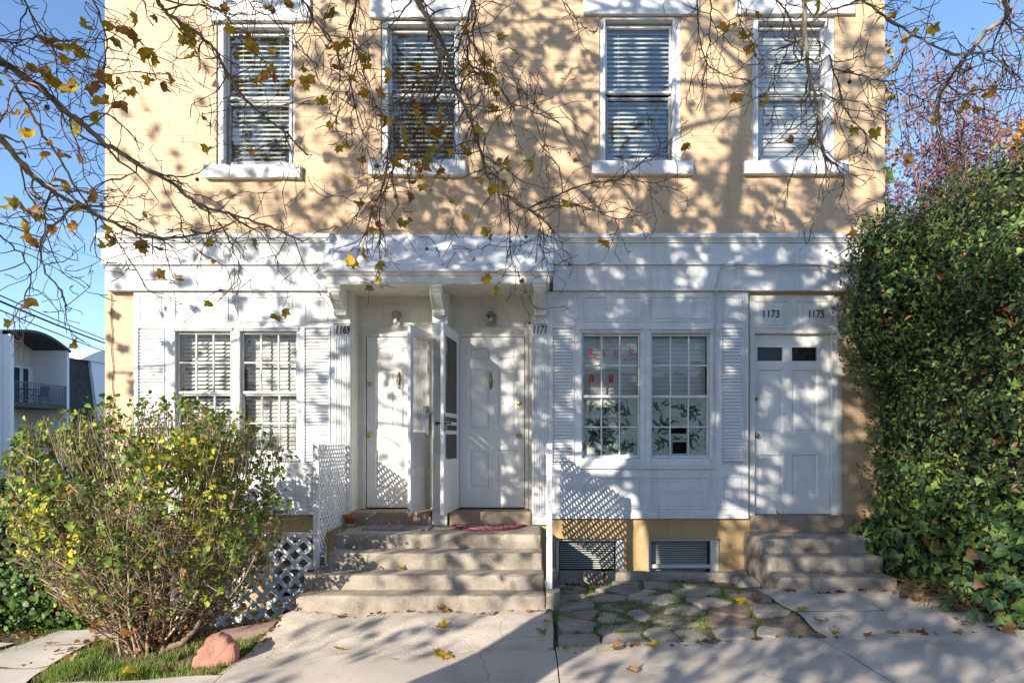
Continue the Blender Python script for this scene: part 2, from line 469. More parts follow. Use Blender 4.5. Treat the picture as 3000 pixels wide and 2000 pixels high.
M['louver'] = mat_surface('louver_paint', (0.74, 0.735, 0.72), (0.67, 0.665, 0.65), rough=0.5, scale=4, bump=0.2, bscale=40, bdist=0.002)
M['glass'] = mat_glass('window_glass', base=0.09, power=1.0, wob=0.012)
M['glass_clear'] = mat_glass('lower_window_glass', base=0.0, power=0.75, wob=0.015, tint=(0.93, 0.94, 0.92))
M['brass'] = mat_surface('brass', (0.60, 0.42, 0.14), (0.48, 0.32, 0.10), rough=0.28, bump=0, metal=1.0)
M['brass_old'] = mat_surface('old_brass', (0.32, 0.25, 0.13), (0.24, 0.19, 0.10), rough=0.4, bump=0, metal=1.0)
M['black'] = mat_surface('black_metal', (0.015, 0.015, 0.015), (0.022, 0.02, 0.02), rough=0.5, bump=0)
M['brown_metal'] = mat_surface('brown_metal', (0.05, 0.03, 0.022), (0.07, 0.04, 0.03), rough=0.4, bump=0, metal=0.5)
M['grey_metal'] = mat_surface('grey_screen_frame', (0.34, 0.35, 0.37), (0.28, 0.29, 0.31), rough=0.5, bump=0)
M['galv'] = mat_surface('galvanised', (0.42, 0.44, 0.46), (0.30, 0.31, 0.33), rough=0.45, metal=0.6, scale=9, bump=0.1, c3=(0.3, 0.16, 0.08), c3scale=8, c3lim=(0.6, 0.75))
M['pewter'] = mat_surface('weathered_lamp_metal', (0.40, 0.37, 0.32), (0.26, 0.23, 0.19), rough=0.45, metal=0.5, scale=20, bump=0.1)
M['bulb'] = mat_surface('opal_bulb', (0.78, 0.77, 0.68), (0.72, 0.70, 0.60), rough=0.25, bump=0)
M['terracotta'] = mat_surface('terracotta', (0.46, 0.15, 0.05), (0.38, 0.12, 0.04), rough=0.8, scale=12, bump=0.3, bscale=60, c3=(0.5, 0.26, 0.14), c3scale=14, c3lim=(0.55, 0.75))
M['saucer'] = mat_surface('white_saucer', (0.62, 0.60, 0.55), (0.52, 0.50, 0.45), rough=0.5, bump=0)
M['red_rock'] = mat_surface('red_sandstone', (0.42, 0.20, 0.145), (0.35, 0.155, 0.115), rough=0.9, scale=3.5, bump=0.7, bscale=70, bdist=0.006, c3=(0.46, 0.26, 0.18), c3scale=2, c3lim=(0.45, 0.7), fine=(120, 0.1))
M['lattice'] = mat_surface('lattice_paint', (0.80, 0.80, 0.79), (0.70, 0.70, 0.69), rough=0.5, scale=8, bump=0.2, bscale=50, bdist=0.002)
M['cable_black'] = mat_surface('cable_black', (0.02, 0.02, 0.02), (0.03, 0.03, 0.03), rough=0.6, bump=0)
M['cable_white'] = mat_surface('cable_white', (0.62, 0.62, 0.62), (0.5, 0.5, 0.5), rough=0.5, bump=0)
M['bark'] = mat_attr('plane_bark', rough=0.85, bump=0.6, bscale=45)
M['twig'] = mat_attr('shrub_twig', rough=0.8)
M['leaf_attr'] = mat_leaf('foliage_leaf', trans=0.3)
M['hedge_leaf'] = mat_leaf('hedge_leaf', trans=0.15, rough=0.5, spec=0.35)
M['grass'] = mat_leaf('grass_blade', trans=0.3)
M['hedge_core'] = mat_surface('hedge_shade_core', (0.020, 0.020, 0.010), (0.035, 0.028, 0.015), rough=0.95, scale=8, bump=1.0, bscale=20, bdist=0.05)  # solid hedge filling, coloured dark as inner shade, also blocks light
# ================================================================== ground
_CP = np.array([
    # x, y, z  : ground control points (metres)
    (-2.2, -1.70, 0.0), (-1.1, -1.70, 0.0), (0.1, -1.70, 0.01),
    (-2.3, -2.55, -0.165), (-1.0, -2.6, -0.125), (0.2, -2.6, -0.09), (1.2, -2.55, -0.05), (2.2, -2.5, -0.015), (3.2, -2.45, 0.02), (4.5, -2.5, 0.06),
    (-2.3, -3.6, -0.20), (0.0, -3.6, -0.125), (2.2, -3.6, -0.05), (4.5, -3.6, 0.02), (-4.0, -3.6, -0.27), (-6.0, -3.6, -0.36),
    (0.0, -5.0, -0.16), (4.0, -5.0, -0.05), (-4.0, -5.0, -0.30),
    (1.2, -1.27, 0.075), (2.3, -1.27, 0.088), (3.4, -1.27, 0.095), (1.3, -0.8, 0.06), (2.4, -1.8, 0.05), (3.4, -1.9, 0.07),
    (0.3, -0.35, -0.03), (1.2, -0.35, -0.02), (2.1, -0.45, 0.0), (0.9, -1.2, -0.02), (0.5, -1.9, -0.03), (1.5, -1.9, 0.01),
    (-2.5, -1.9, -0.10), (-2.45, -1.3, -0.20), (-2.6, -1.05, -0.29), (-3.3, -1.05, -0.31), (-4.2, -1.05, -0.33), (-3.55, -1.9, -0.25), (-3.2, -2.6, -0.215), (-2.9, -2.0, -0.19),
    (-4.6, -2.4, -0.31), (-5.0, -1.2, -0.36), (-6.2, -1.2, -0.40), (-6.2, -2.6, -0.37), (-3.5, 0.0, -0.36), (-2.5, -0.3, -0.36), (-5.2, 0.0, -0.38),
    (-8.0, 0.0, -0.45), (-8.0, -4.0, -0.42), (6.0, 0.0, 0.15), (6.0, -3.0, 0.1), (5.0, -1.0, 0.12),
])
def g(x, y):
    d2 = (_CP[:, 0] - x) ** 2 + (_CP[:, 1] - y) ** 2 + 0.02
    w = 1.0 / d2 ** 2
    return float((w * _CP[:, 2]).sum() / w.sum())

def axis(lo, hi, step, far):
    a = list(np.arange(lo, hi + 1e-6, step))
    k = step
    b = hi
    while b < far:
        k *= 1.5; b += k; a.append(b)
    b = lo; k = step
    while b > -far:
        k *= 1.5; b -= k; a.insert(0, b)
    return a
_ax = axis(-7.0, 6.0, 0.12, 1500); _ay = axis(-5.5, 0.6, 0.12, 1500)
_V = []; _F = []
for yy in _ay:
    for xx in _ax:
        z = g(min(max(xx, -9), 7), min(max(yy, -6), 1)) - 0.03
        if yy < -6: z -= min(0.14, (-6 - yy) * 0.1)
        _V.append((xx, yy, z + 0.008 * mnoise.noise(Vector((xx * 3, yy * 3, 0)))))
_nx = len(_ax)
for j in range(len(_ay) - 1):
    for i in range(_nx - 1):
        _F.append([j * _nx + i, j * _nx + i + 1, (j + 1) * _nx + i + 1, (j + 1) * _nx + i])
ground = obj('ground', mk_mesh('ground', _V, _F, M['soil'], True))
tag(ground, 'bare brown soil around the paving and under the shrubs', None, kind='structure')

def slab(name, quad, mat, off=0.02, cell=0.07, thick=0.07, amp=0.003, parent=None, hf=None, seed=0, edge=0.003, wob=0.0):
    """sheet following the ground between 4 corners (a,b,c,d counter-clockwise seen from above)"""
    a, b, c, d = [np.array(p, float) for p in quad]
    nu = max(2, int(max(np.linalg.norm(b - a), np.linalg.norm(c - d)) / cell))
    nv = max(2, int(max(np.linalg.norm(d - a), np.linalg.norm(c - b)) / cell))
    us = [0.0] + [0.5 * edge / max(0.1, np.linalg.norm(b - a))] + list(np.linspace(0, 1, nu + 1)[1:-1]) + [1 - 0.5 * edge / max(0.1, np.linalg.norm(b - a)), 1.0]
    vsx = [0.0] + [0.5 * edge / max(0.1, np.linalg.norm(d - a))] + list(np.linspace(0, 1, nv + 1)[1:-1]) + [1 - 0.5 * edge / max(0.1, np.linalg.norm(d - a)), 1.0]
    V = []; Fs = []
    for j, v in enumerate(vsx):
        for i, u in enumerate(us):
            p = (a * (1 - u) + b * u) * (1 - v) + (d * (1 - u) + c * u) * v
            x, y = p
            if wob and (i in (0, 1, len(us) - 2, len(us) - 1) or j in (0, 1, len(vsx) - 2, len(vsx) - 1)):
                nv_ = mnoise.noise_vector(Vector((x * 2.5, y * 2.5, seed)))
                x += nv_.x * wob; y += nv_.y * wob
            z = (hf or g)(x, y) + off + amp * (mnoise.noise(Vector((x * 2, y * 2, seed))) + 0.6 * mnoise.noise(Vector((x * 9, y * 9, seed))))
            if i in (0, len(us) - 1) or j in (0, len(vsx) - 1): z -= 0.0004
            V.append((x, y, z))
    n = len(us); m = len(vsx)
    for j in range(m - 1):
        for i in range(n - 1):
            Fs.append([j * n + i, j * n + i + 1, (j + 1) * n + i + 1, (j + 1) * n + i])
    loop = [i for i in range(n)] + [j * n + n - 1 for j in range(1, m)] + [(m - 1) * n + i for i in range(n - 2, -1, -1)] + [j * n for j in range(m - 2, 0, -1)]
    b0 = len(V)
    for k in loop: V.append((V[k][0], V[k][1], V[k][2] - thick))
    L_ = len(loop); nt_ = len(Fs)
    for k in range(L_):
        k2 = (k + 1) % L_
        Fs.append([loop[k2], loop[k], b0 + k, b0 + k2])
    me = mk_mesh(name, V, Fs, mat, False); me.materials.append(M['soil'])
    me.polygons.foreach_set('material_index', [0] * nt_ + [1] * L_)
    return obj(name, me, parent)

# --- sidewalk: cast slabs with tooled joints; each slab is its own piece
sw = empty('sidewalk'); tag(sw, 'pale concrete sidewalk slabs across the front', None, kind='structure')
gap = 0.004
_j = [-9.0, -7.2, -5.6, -4.0, -2.36, 0.115, 2.20, 4.3, 6.4]
_jb = [-9.0, -7.2, -5.6, -4.0, -2.36, 0.16, 2.62, 4.9, 7.0]      # where the joint meets the outer edge
for i in range(len(_j) - 1):
    back = -2.95 if _j[i + 1] <= -2.3 else (-2.62 if _j[i + 1] < 0.2 else -2.53)
    if _j[i + 1] <= -3.9: back = -3.05
    slab('slab', [(_jb[i] + gap, -4.9), (_jb[i + 1] - gap, -4.9), (_j[i + 1] - gap, back), (_j[i] + gap, back)], M['sidewalk'], cell=0.1, parent=sw, seed=i)
# verge and road behind the camera
verge = slab('verge', [(-12, -8.6), (10, -8.6), (10, -4.92), (-12, -4.92)], M['grass_ground'], off=0.0, cell=0.4)
tag(verge, 'strip of lawn between sidewalk and road', None, kind='structure')
road = obj('road', mk_mesh('road', [(-200, -20, -0.36), (200, -20, -0.36), (200, -8.75, -0.36), (-200, -8.75, -0.36)], [(0, 1, 2, 3)], M['asphalt']))
tag(road, 'dark asphalt road beyond the verge', None, kind='structure')

# --- apron in front of the porch steps
ap = slab('apron', [(-2.40, -2.93), (0.10, -2.605), (0.10, -1.62), (-2.36, -1.62)], M['apron'], off=0.016, cell=0.05, amp=0.008, seed=4, wob=0.012)
tag(ap, 'rough sloping concrete apron below the porch steps', None, kind='structure')
# --- landing pad in front of the side steps, two pours with a crack between
pad = empty('paving'); tag(pad, 'concrete pad below the side steps', None, kind='structure')
slab('slab', [(2.26, -1.93), (3.04, -1.93), (2.98, -1.20), (2.12, -1.20)], M['sidewalk'], off=0.018, parent=pad, seed=11, wob=0.01)
slab('slab', [(3.05, -1.93), (3.9, -1.93), (3.9, -1.20), (2.99, -1.20)], M['sidewalk'], off=0.014, parent=pad, seed=12, wob=0.01)
slab('slab', [(2.30, -2.515), (4.6, -2.515), (4.6, -1.94), (2.27, -1.94)], M['sidewalk'], off=0.016, parent=pad, seed=13, wob=0.01)
# --- worn stone path at the left
lp = empty('path'); tag(lp, 'worn pale stone slabs of the side path', None, kind='structure')
for q, s in (([(-4.75, -3.03), (-3.85, -3.03), (-4.02, -2.45), (-4.85, -2.30)], 1),
             ([(-4.83, -2.26), (-4.03, -2.42), (-4.12, -1.82), (-4.92, -1.62)], 2),
             ([(-4.90, -1.58), (-4.12, -1.78), (-4.10, -1.25), (-4.88, -1.05)], 3),
             ([(-5.95, -2.05), (-5.05, -2.0), (-5.0, -1.5), (-5.9, -1.45)], 4),
             ([(-6.5, -3.0), (-4.82, -3.0), (-4.95, -2.55), (-6.5, -2.75)], 5),
             ([(-6.9, -1.9), (-6.0, -1.95), (-5.95, -1.45), (-6.9, -1.4)], 6)):
    slab('slab', q, M['path'], off=0.015, parent=lp, seed=20 + s, wob=0.05)

jf = slab('joint_soil', [(0.14, -2.56), (2.30, -2.53), (2.12, -0.42), (0.14, -0.42)], M['dust'], off=0.002, cell=0.07, amp=0.012, seed=50)
tag(jf, 'dusty soil filling the flagstone joints', None, kind='structure')
# --- flagstones with weedy joints
random.seed(7)
fs = empty('flagstone_paving'); tag(fs, 'uneven grey and red flagstones with grass in the joints', None, kind='structure')
def clip(poly, nx, ny, c):
    out = []
    for i in range(len(poly)):
        p, q = poly[i], poly[(i + 1) % len(poly)]
        dp = p[0] * nx + p[1] * ny - c; dq = q[0] * nx + q[1] * ny - c
        if dp <= 0: out.append(p)
        if dp * dq < 0:
            t = dp / (dp - dq); out.append((p[0] + (q[0] - p[0]) * t, p[1] + (q[1] - p[1]) * t))
    return out
FX0, FX1, FY0, FY1 = 0.15, 2.22, -2.54, -0.40
seeds = []
rows = 7
for r_ in range(rows):
    yy = FY0 + (r_ + 0.5) * (FY1 - FY0) / rows
    n = 5 if r_ % 2 else 6
    for k in range(n):
        xx = FX0 + (k + 0.5) * (FX1 - FX0) / n
        seeds.append((xx + random.uniform(-0.13, 0.13), yy + random.uniform(-0.10, 0.10)))
joint_pts = []
for si, s in enumerate(seeds):
    poly = [(FX0, FY0), (FX1 + 0.05, FY0 + 0.03), (FX1 - 0.08, -1.25), (1.35, -0.75), (1.3, FY1), (FX0, FY1)]
    for t in seeds:
        if t is s: continue
        nx, ny = t[0] - s[0], t[1] - s[1]
        c = (t[0] ** 2 + t[1] ** 2 - s[0] ** 2 - s[1] ** 2) / 2
        ln = math.hypot(nx, ny)
        poly = clip(poly, nx / ln, ny / ln, c / ln - random.uniform(0.004, 0.026))
        if len(poly) < 3: break
    if len(poly) < 3: continue
    cx = sum(p[0] for p in poly) / len(poly); cy = sum(p[1] for p in poly) / len(poly)
    # rounder, wobbly outline
    pts = []
    for i in range(len(poly)):
        p, q = poly[i], poly[(i + 1) % len(poly)]
        ln = math.hypot(q[0] - p[0], q[1] - p[1])
        if ln < 0.03: continue
        joint_pts.append(((p[0] + q[0]) / 2 + (p[0] + q[0] - 2 * cx) * 0.03, (p[1] + q[1]) / 2 + (p[1] + q[1] - 2 * cy) * 0.03))
        for t in (0.12, 0.5, 0.88):
            x = p[0] + (q[0] - p[0]) * t; y = p[1] + (q[1] - p[1]) * t
            v = mnoise.noise_vector(Vector((x * 6, y * 6, si)))
            pts.append((x + v.x * 0.03, y + v.y * 0.03))
    if len(pts) < 5: continue
    tilt = (random.uniform(-0.06, 0.06), random.uniform(-0.06, 0.06)); up = random.uniform(-0.020, 0.014)
    n = len(pts); V = []; Fs = []
    for (sc_, dz) in ((0.80, 0.0), (0.96, -0.003), (1.0, -0.010), (1.0, -0.06)):
        for (x, y) in pts:
            X = cx + (x - cx) * sc_; Y = cy + (y - cy) * sc_
            z = g(cx, cy) * 0.5 + g(X, Y) * 0.5 + 0.018 + up + tilt[0] * (X - cx) + tilt[1] * (Y - cy) + dz + 0.010 * mnoise.noise(Vector((X * 7, Y * 7, si)))
            V.append((X, Y, z))
    zc = g(cx, cy) + 0.018 + up
    V.append((cx, cy, zc))
    for i in range(n):
        j = (i + 1) % n
        Fs.append([4 * n, i, j])
        for r_ in range(3):
            Fs.append([r_ * n + j, r_ * n + i, (r_ + 1) * n + i, (r_ + 1) * n + j])
    # make faces point up
    me = mk_mesh('flagstone', V, Fs, M['flag_red'] if random.random() < 0.14 else M['flag_grey'], False)
    a = me.polygons[0].normal.z
    if a < 0: me.flip_normals()
    obj('flagstone', me, fs)
# ================================================================== the house
random.seed(3)
XL, XR = -5.11, 4.03
ZTOP = 7.7
house = empty('row_house')
tag(house, 'yellow painted brick row house with white wooden ground floor and porch canopy', 'house')

# openings (x0,x1,z0,z1) in the front wall
UPW = [  # outer px, lintel left/right px, lintel bottom py, sill px x0,x1, sill py top,bottom, glass px x0,x1, glass py: top, meet top, meet bottom, bottom
    dict(o=(634, 864), l=(620, 911, 67), s=(603, 886, 489, 527), g=(672, 853, 109, 288, 308, 480)),
    dict(o=(1116, 1350), l=(1085, 1380, 58), s=(1083, 1366, 476, 518), g=(1147, 1333, 100, 279, 297, 471)),
    dict(o=(1756, 1995), l=(1708, 2046, 48), s=(1733, 2028, 478, 516), g=(1776, 1961, 87, 270, 292, 471)),
    dict(o=(2204, 2446), l=(2152, 2500, 47), s=(2175, 2477, 478, 516), g=(2218, 2404, 91, 271, 292, 471)),
]
holes = []
for w in UPW:
    w['X0'], w['X1'] = WX(w['o'][0]), WX(w['o'][1]); w['Z0'], w['Z1'] = WZ(w['s'][2]), WZ(w['l'][2])
    holes.append((w['X0'], w['X1'], w['Z0'], w['Z1']))
# ground floor openings
LOW = [dict(g=(528, 679, 980, 1146, 1159, 1320), op=(512, 692, 964, 1335)),
       dict(g=(716, 870, 980, 1146, 1159, 1320), op=(702, 880, 964, 1335)),
       dict(g=(1709, 1868, 986, 1157, 1168, 1333), op=(1698, 1882, 966, 1345)),
       dict(g=(1910, 2070, 986, 1157, 1168, 1333), op=(1898, 2084, 966, 1345))]
for w in LOW: holes.append((WX(w['op'][0]), WX(w['op'][1]), WZ(w['op'][3]), WZ(w['op'][2])))
BAY = [(-2.22, -1.268), (-1.09, -0.108)]
for b in BAY: holes.append((b[0], b[1], 0.40, 3.333))
SD = (WX(2196), WX(2466), 0.55, WZ(866))            # side door surround
holes.append(SD)
BASE = [dict(op=(1629, 1830, 1576, 1690)), dict(op=(1900, 2109, 1577, 1695)), dict(op=(800, 958, 1573, 1760)), dict(op=(548, 718, 1573, 1792))]
for w in BASE: holes.append((WX(w['op'][0]), WX(w['op'][1]), WZ(w['op'][3]), WZ(w['op'][2])))

ZF = 0.70      # top of the foundation
mb = MB()
for (x0, x1, z0, z1) in rect_minus(XL, XR, ZF, ZTOP, holes): mb.box(x0, x1, 0.0, 0.28, z0, z1)
wall = mb.build('brick_wall', M['mortar'], house)
mb = MB()
for (x0, x1, z0, z1) in rect_minus(XL, XR, -0.8, ZF, holes): mb.box(x0, x1, -0.015, 0.28, z0, z1)
mb.build('foundation', M['stucco'], house)
mb = MB()
mb.box(XL, XL + 0.28, 0.285, 9.0, -0.8, ZTOP); mb.box(XR - 0.28, XR, 0.285, 9.0, -0.8, ZTOP); mb.box(XL + 0.285, XR - 0.285, 8.7, 9.0, -0.8, ZTOP)
mb.build('side_wall', M['yellow'], house)
MB().box(XL - 0.05, XR + 0.05, -0.12, 9.05, ZTOP + 0.002, ZTOP + 0.25, 0.02).build('roof', M['white'], house)

# --- bricks, painted over, joints slightly recessed
BH, BL = 0.0735, 0.213
bricks = []
zones = [(XL, XR, 3.90, ZTOP), (XL, WX(398), 0.705, 3.31), (WX(2468), XR, 0.705, 3.31)]
cut = list(holes) + [(WX(w['l'][0]), WX(w['l'][1]), WZ(w['l'][2]), ZTOP) for w in UPW] + [(WX(w['s'][0]), WX(w['s'][1]), WZ(w['s'][3]), WZ(w['s'][2])) for w in UPW]
for (zx0, zx1, zz0, zz1) in zones:
    k = 0; z = math.floor(zz0 / BH) * BH
    while z < zz1:
        z0 = max(z, zz0) + 0.0016; z1 = min(z + BH, zz1) - 0.0016
        off = (int(round(z / BH)) % 2) * BL / 2
        x = math.floor((zx0 - off) / BL) * BL + off
        while x < zx1:
            x0 = max(x, zx0); x1 = min(x + BL, zx1)
            if x1 - x0 > 0.03 and z1 - z0 > 0.02:
                spans = [(x0, x1)]
                zc = (z0 + z1) / 2
                for h in cut:
                    if h[2] < zc < h[3]:
                        ns = []
                        for (a, b) in spans:
                            if h[1] <= a or h[0] >= b: ns.append((a, b)); continue
                            if h[0] > a: ns.append((a, h[0]))
                            if h[1] < b: ns.append((h[1], b))
                        spans = ns
                for (a, b) in spans:
                    if b - a > 0.025: bricks.append((a + (0.0015 if a > zx0 + 1e-6 else 0), b - (0.0015 if b < zx1 - 1e-6 else 0), z0, z1))
            x += BL
        z += BH
def brick_score(b):
    full = (b[1] - b[0]) > 0.2 and (b[3] - b[2]) > 0.06
    return (0 if full else 100) + math.hypot((b[0] + b[1]) / 2 + 0.3, ((b[2] + b[3]) / 2 - 4.6) * 1.5)
bricks.sort(key=brick_score)
full_me = [MB().box(-0.105, 0.105, -0.0022, 0.004, -0.0352, 0.0352, 0.0018).mesh('brick', M['brick'])]
rest = MB(); cnt = 0
for b in bricks:
    full = (b[1] - b[0]) > 0.2 and (b[3] - b[2]) > 0.06
    dy = random.uniform(-0.0007, 0.0007)
    if full and cnt < 300:
        o = obj('brick', full_me[0], wall, ((b[0] + b[1]) / 2, dy, (b[2] + b[3]) / 2)); cnt += 1
        o.rotation_euler = (0, random.uniform(-0.004, 0.004), 0)
    else:
        rest.box(b[0], b[1], -0.0022 + dy, 0.003, b[2], b[3], 0.0018)
tag(rest.build('brickwork', M['brick'], wall), kind='stuff')

# --- lintels and upper windows
def slat_mesh(w, depth, tilt, mat, thick=0.0025):
    mb = MB(); n = 4; a = R(tilt)
    top = []; 
    for i in range(n + 1):
        t = i / n - 0.5
        bow = 0.003 * (1 - (2 * t) ** 2)
        top.append((t * depth * math.cos(a) - bow * math.sin(a), t * depth * math.sin(a) + bow * math.cos(a)))
    prof = top + [(y, z - thick) for y, z in top[::-1]]
    mb.prism_x(prof, -w / 2, w / 2)
    return mb.mesh('slat', mat)

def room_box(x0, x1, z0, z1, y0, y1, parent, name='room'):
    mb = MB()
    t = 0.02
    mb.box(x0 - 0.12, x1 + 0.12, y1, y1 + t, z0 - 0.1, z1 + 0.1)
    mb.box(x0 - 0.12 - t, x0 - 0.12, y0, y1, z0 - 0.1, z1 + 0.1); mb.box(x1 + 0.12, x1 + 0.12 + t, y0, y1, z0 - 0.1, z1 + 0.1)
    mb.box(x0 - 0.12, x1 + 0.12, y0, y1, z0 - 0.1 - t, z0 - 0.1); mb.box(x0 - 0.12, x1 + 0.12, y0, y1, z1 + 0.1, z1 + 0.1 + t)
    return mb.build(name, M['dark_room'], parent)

for wi, w in enumerate(UPW):
    X0, X1, Z0, Z1 = w['X0'], w['X1'], w['Z0'], w['Z1']
    lx0, lx1 = WX(w['l'][0]), WX(w['l'][1])
    rounded_block('lintel', lx0, lx1, -0.045, 0.10, Z1, min(ZTOP - 0.3, Z1 + 0.62), M['white'], house, r=0.008, cell=0.12, amp=0.004, seed=wi, skip_bottom=False)
    rounded_block('window_sill', WX(w['s'][0]), WX(w['s'][1]), -0.075, 0.09, WZ(w['s'][3]), Z0 + 0.004, M['white'], house, r=0.012, cell=0.06, amp=0.006, seed=10 + wi, skip_bottom=False)
    gy = 0.115
    gx0, gx1 = WX(w['g'][0], gy), WX(w['g'][1], gy)
    gz = [WZ(p, gy) for p in w['g'][2:]]
    mb = MB()   # casing round the opening, set back from the brick
    zt = gz[0] + 0.03
    mb.box(X0, gx0 - 0.02, 0.02, 0.16, Z0, Z1 - 0.001, 0.004); mb.box(gx1 + 0.02, X1, 0.02, 0.16, Z0, Z1 - 0.001, 0.004)
    mb.box(gx0 - 0.02, gx1 + 0.02, 0.03, 0.16, zt + 0.02, Z1 - 0.001, 0.004)
    mb.box(gx0 - 0.02, gx1 + 0.02, 0.05, 0.16, Z0 + 0.004, gz[3] - 0.03, 0.004)
    mb.box(gx0 - 0.05, gx0 - 0.021, 0.005, 0.019, Z0 + 0.005, zt + 0.05, 0.003); mb.box(gx1 + 0.021, gx1 + 0.05, 0.005, 0.019, Z0 + 0.005, zt + 0.05, 0.003)
    mb.box(gx0 - 0.05, gx1 + 0.05, 0.004, 0.029, zt + 0.021, zt + 0.05, 0.003)
    win = mb.build('window', M['white_wood'], house)
    up = MB(); t = 0.026
    up.box(gx0 - 0.018, gx0 + 0.006, 0.085, 0.13, gz[1] - t, gz[0] + t, 0.003); up.box(gx1 - 0.006, gx1 + 0.018, 0.085, 0.13, gz[1] - t, gz[0] + t, 0.003)
    up.box(gx0 + 0.006, gx1 - 0.006, 0.086, 0.129, gz[0], gz[0] + t, 0.003); up.box(gx0 + 0.006, gx1 - 0.006, 0.086, 0.129, gz[1] - 0.03, gz[1], 0.003)
    up.build('upper_sash', M['white'], win)
    lo = MB()
    lo.box(gx0 - 0.018, gx0 + 0.014, 0.108, 0.148, gz[3] - 0.03, gz[2] + 0.03, 0.003); lo.box(gx1 - 0.014, gx1 + 0.018, 0.108, 0.148, gz[3] - 0.03, gz[2] + 0.03, 0.003)
    lo.box(gx0 + 0.014, gx1 - 0.014, 0.109, 0.147, gz[3] - 0.03, gz[3] + 0.012, 0.003)
    lo.box(gx0 + 0.014, gx1 - 0.014, 0.131, 0.147, gz[2] - 0.005, gz[2] + 0.03, 0.003)
    lo.build('lower_sash', M['white'], win)
    sc_ = MB()  # grey half screen frame in front of the lower sash
    sc_.box(gx0 - 0.01, gx0 + 0.016, 0.09, 0.104, gz[3] - 0.012, gz[2] + 0.004); sc_.box(gx1 - 0.016, gx1 + 0.01, 0.09, 0.104, gz[3] - 0.012, gz[2] + 0.004)
    sc_.box(gx0 + 0.016, gx1 - 0.016, 0.09, 0.104, gz[2] - 0.014, gz[2] + 0.004); sc_.box(gx0 + 0.016, gx1 - 0.016, 0.09, 0.104, gz[3] - 0.012, gz[3] + 0.008)
    sc_.build('screen_frame', M['grey_metal'], win)
    for (zz0, zz1, yy) in ((gz[1] - 0.01, gz[0] + 0.005, 0.115), (gz[3] - 0.005, gz[2] + 0.005, 0.126)):
        obj('pane', mk_mesh('pane', [(gx0, yy, zz0), (gx1, yy, zz0), (gx1, yy, zz1), (gx0, yy, zz1)], [(0, 1, 2, 3)], M['glass']), win)
    pitch = 0.0555
    closed = wi >= 3
    sm = slat_mesh(gx1 - gx0 + 0.02, 0.062, {0: 44, 1: 42, 2: 46, 3: 72}[wi], M['slat_white'] if closed else M['slat'])
    z = gz[3] + 0.0
    while z < gz[0] + 0.02:
        o = obj('slat', sm, win, ((gx0 + gx1) / 2, 0.195, z)); o.rotation_euler = (0, random.uniform(-0.003, 0.003), 0)
        z += pitch
    cd = MB()
    for fx in (0.2, 0.8): cd.tube([(gx0 + (gx1 - gx0) * fx, 0.163, gz[3]), (gx0 + (gx1 - gx0) * fx, 0.163, gz[0])], 0.0016, 5)
    cd.build('blind_cord', M['slat_white'], win)
    room_box(gx0, gx1, gz[3], gz[0], 0.283, 1.4, win)

# --- cornice band over the ground floor
def band(x0, x1, prof): cor.prism_x(prof, x0, x1)
zc0, zc1, zc2, zc3, zc4 = 3.985, 3.905, 3.86, 3.608, 3.315
ca0, ca1 = -2.425, 0.137    # the canopy interrupts the upper mouldings
for (a, b) in ((WX(304), ca0 - 0.002), (ca1 + 0.002, 4.02)):
    cor = MB()
    band(a, b, [(-0.008, zc0 + 0.02), (-0.17, zc0 - 0.03), (-0.17, zc1), (-0.008, zc1)])
    k_ = 1.0 if a < -3 else 0.0
    band(a + 0.02 * k_, b, [(-0.008, zc1 - 0.001), (-0.15, zc1 - 0.001), (-0.15, zc1 - 0.02), (-0.135, zc1 - 0.024), (-0.135, zc2), (-0.008, zc2)])
    band(a + 0.045 * k_, b, [(-0.008, zc2 - 0.001), (-0.115, zc2 - 0.001), (-0.115, zc3 + 0.012), (-0.13, zc3 + 0.008), (-0.13, zc3), (-0.008, zc3)])
    band(a + 0.08 * k_, b, [(-0.008, zc3 - 0.001), (-0.10, zc3 - 0.001), (-0.10, zc4), (-0.008, zc4)])
    cor.build('cornice', M['white_wood'], house)

# --- panelled wooden wings
def moulding(mb, x0, x1, z0, z1, y, w=0.016, d=0.009):
    """thin bead round a rectangle, and a slightly raised field"""
    mb.box(x0, x1, y - d, y, z1 - w, z1, 0.003); mb.box(x0, x1, y - d, y, z0, z0 + w, 0.003)
    mb.box(x0, x0 + w, y - d, y, z0 + w, z1 - w, 0.003); mb.box(x1 - w, x1, y - d, y, z0 + w, z1 - w, 0.003)
    if x1 - x0 > 0.12 and z1 - z0 > 0.12:
        mb.box(x0 + w + 0.02, x1 - w - 0.02, y - 0.005, y, z0 + w + 0.02, z1 - w - 0.02, 0.004)

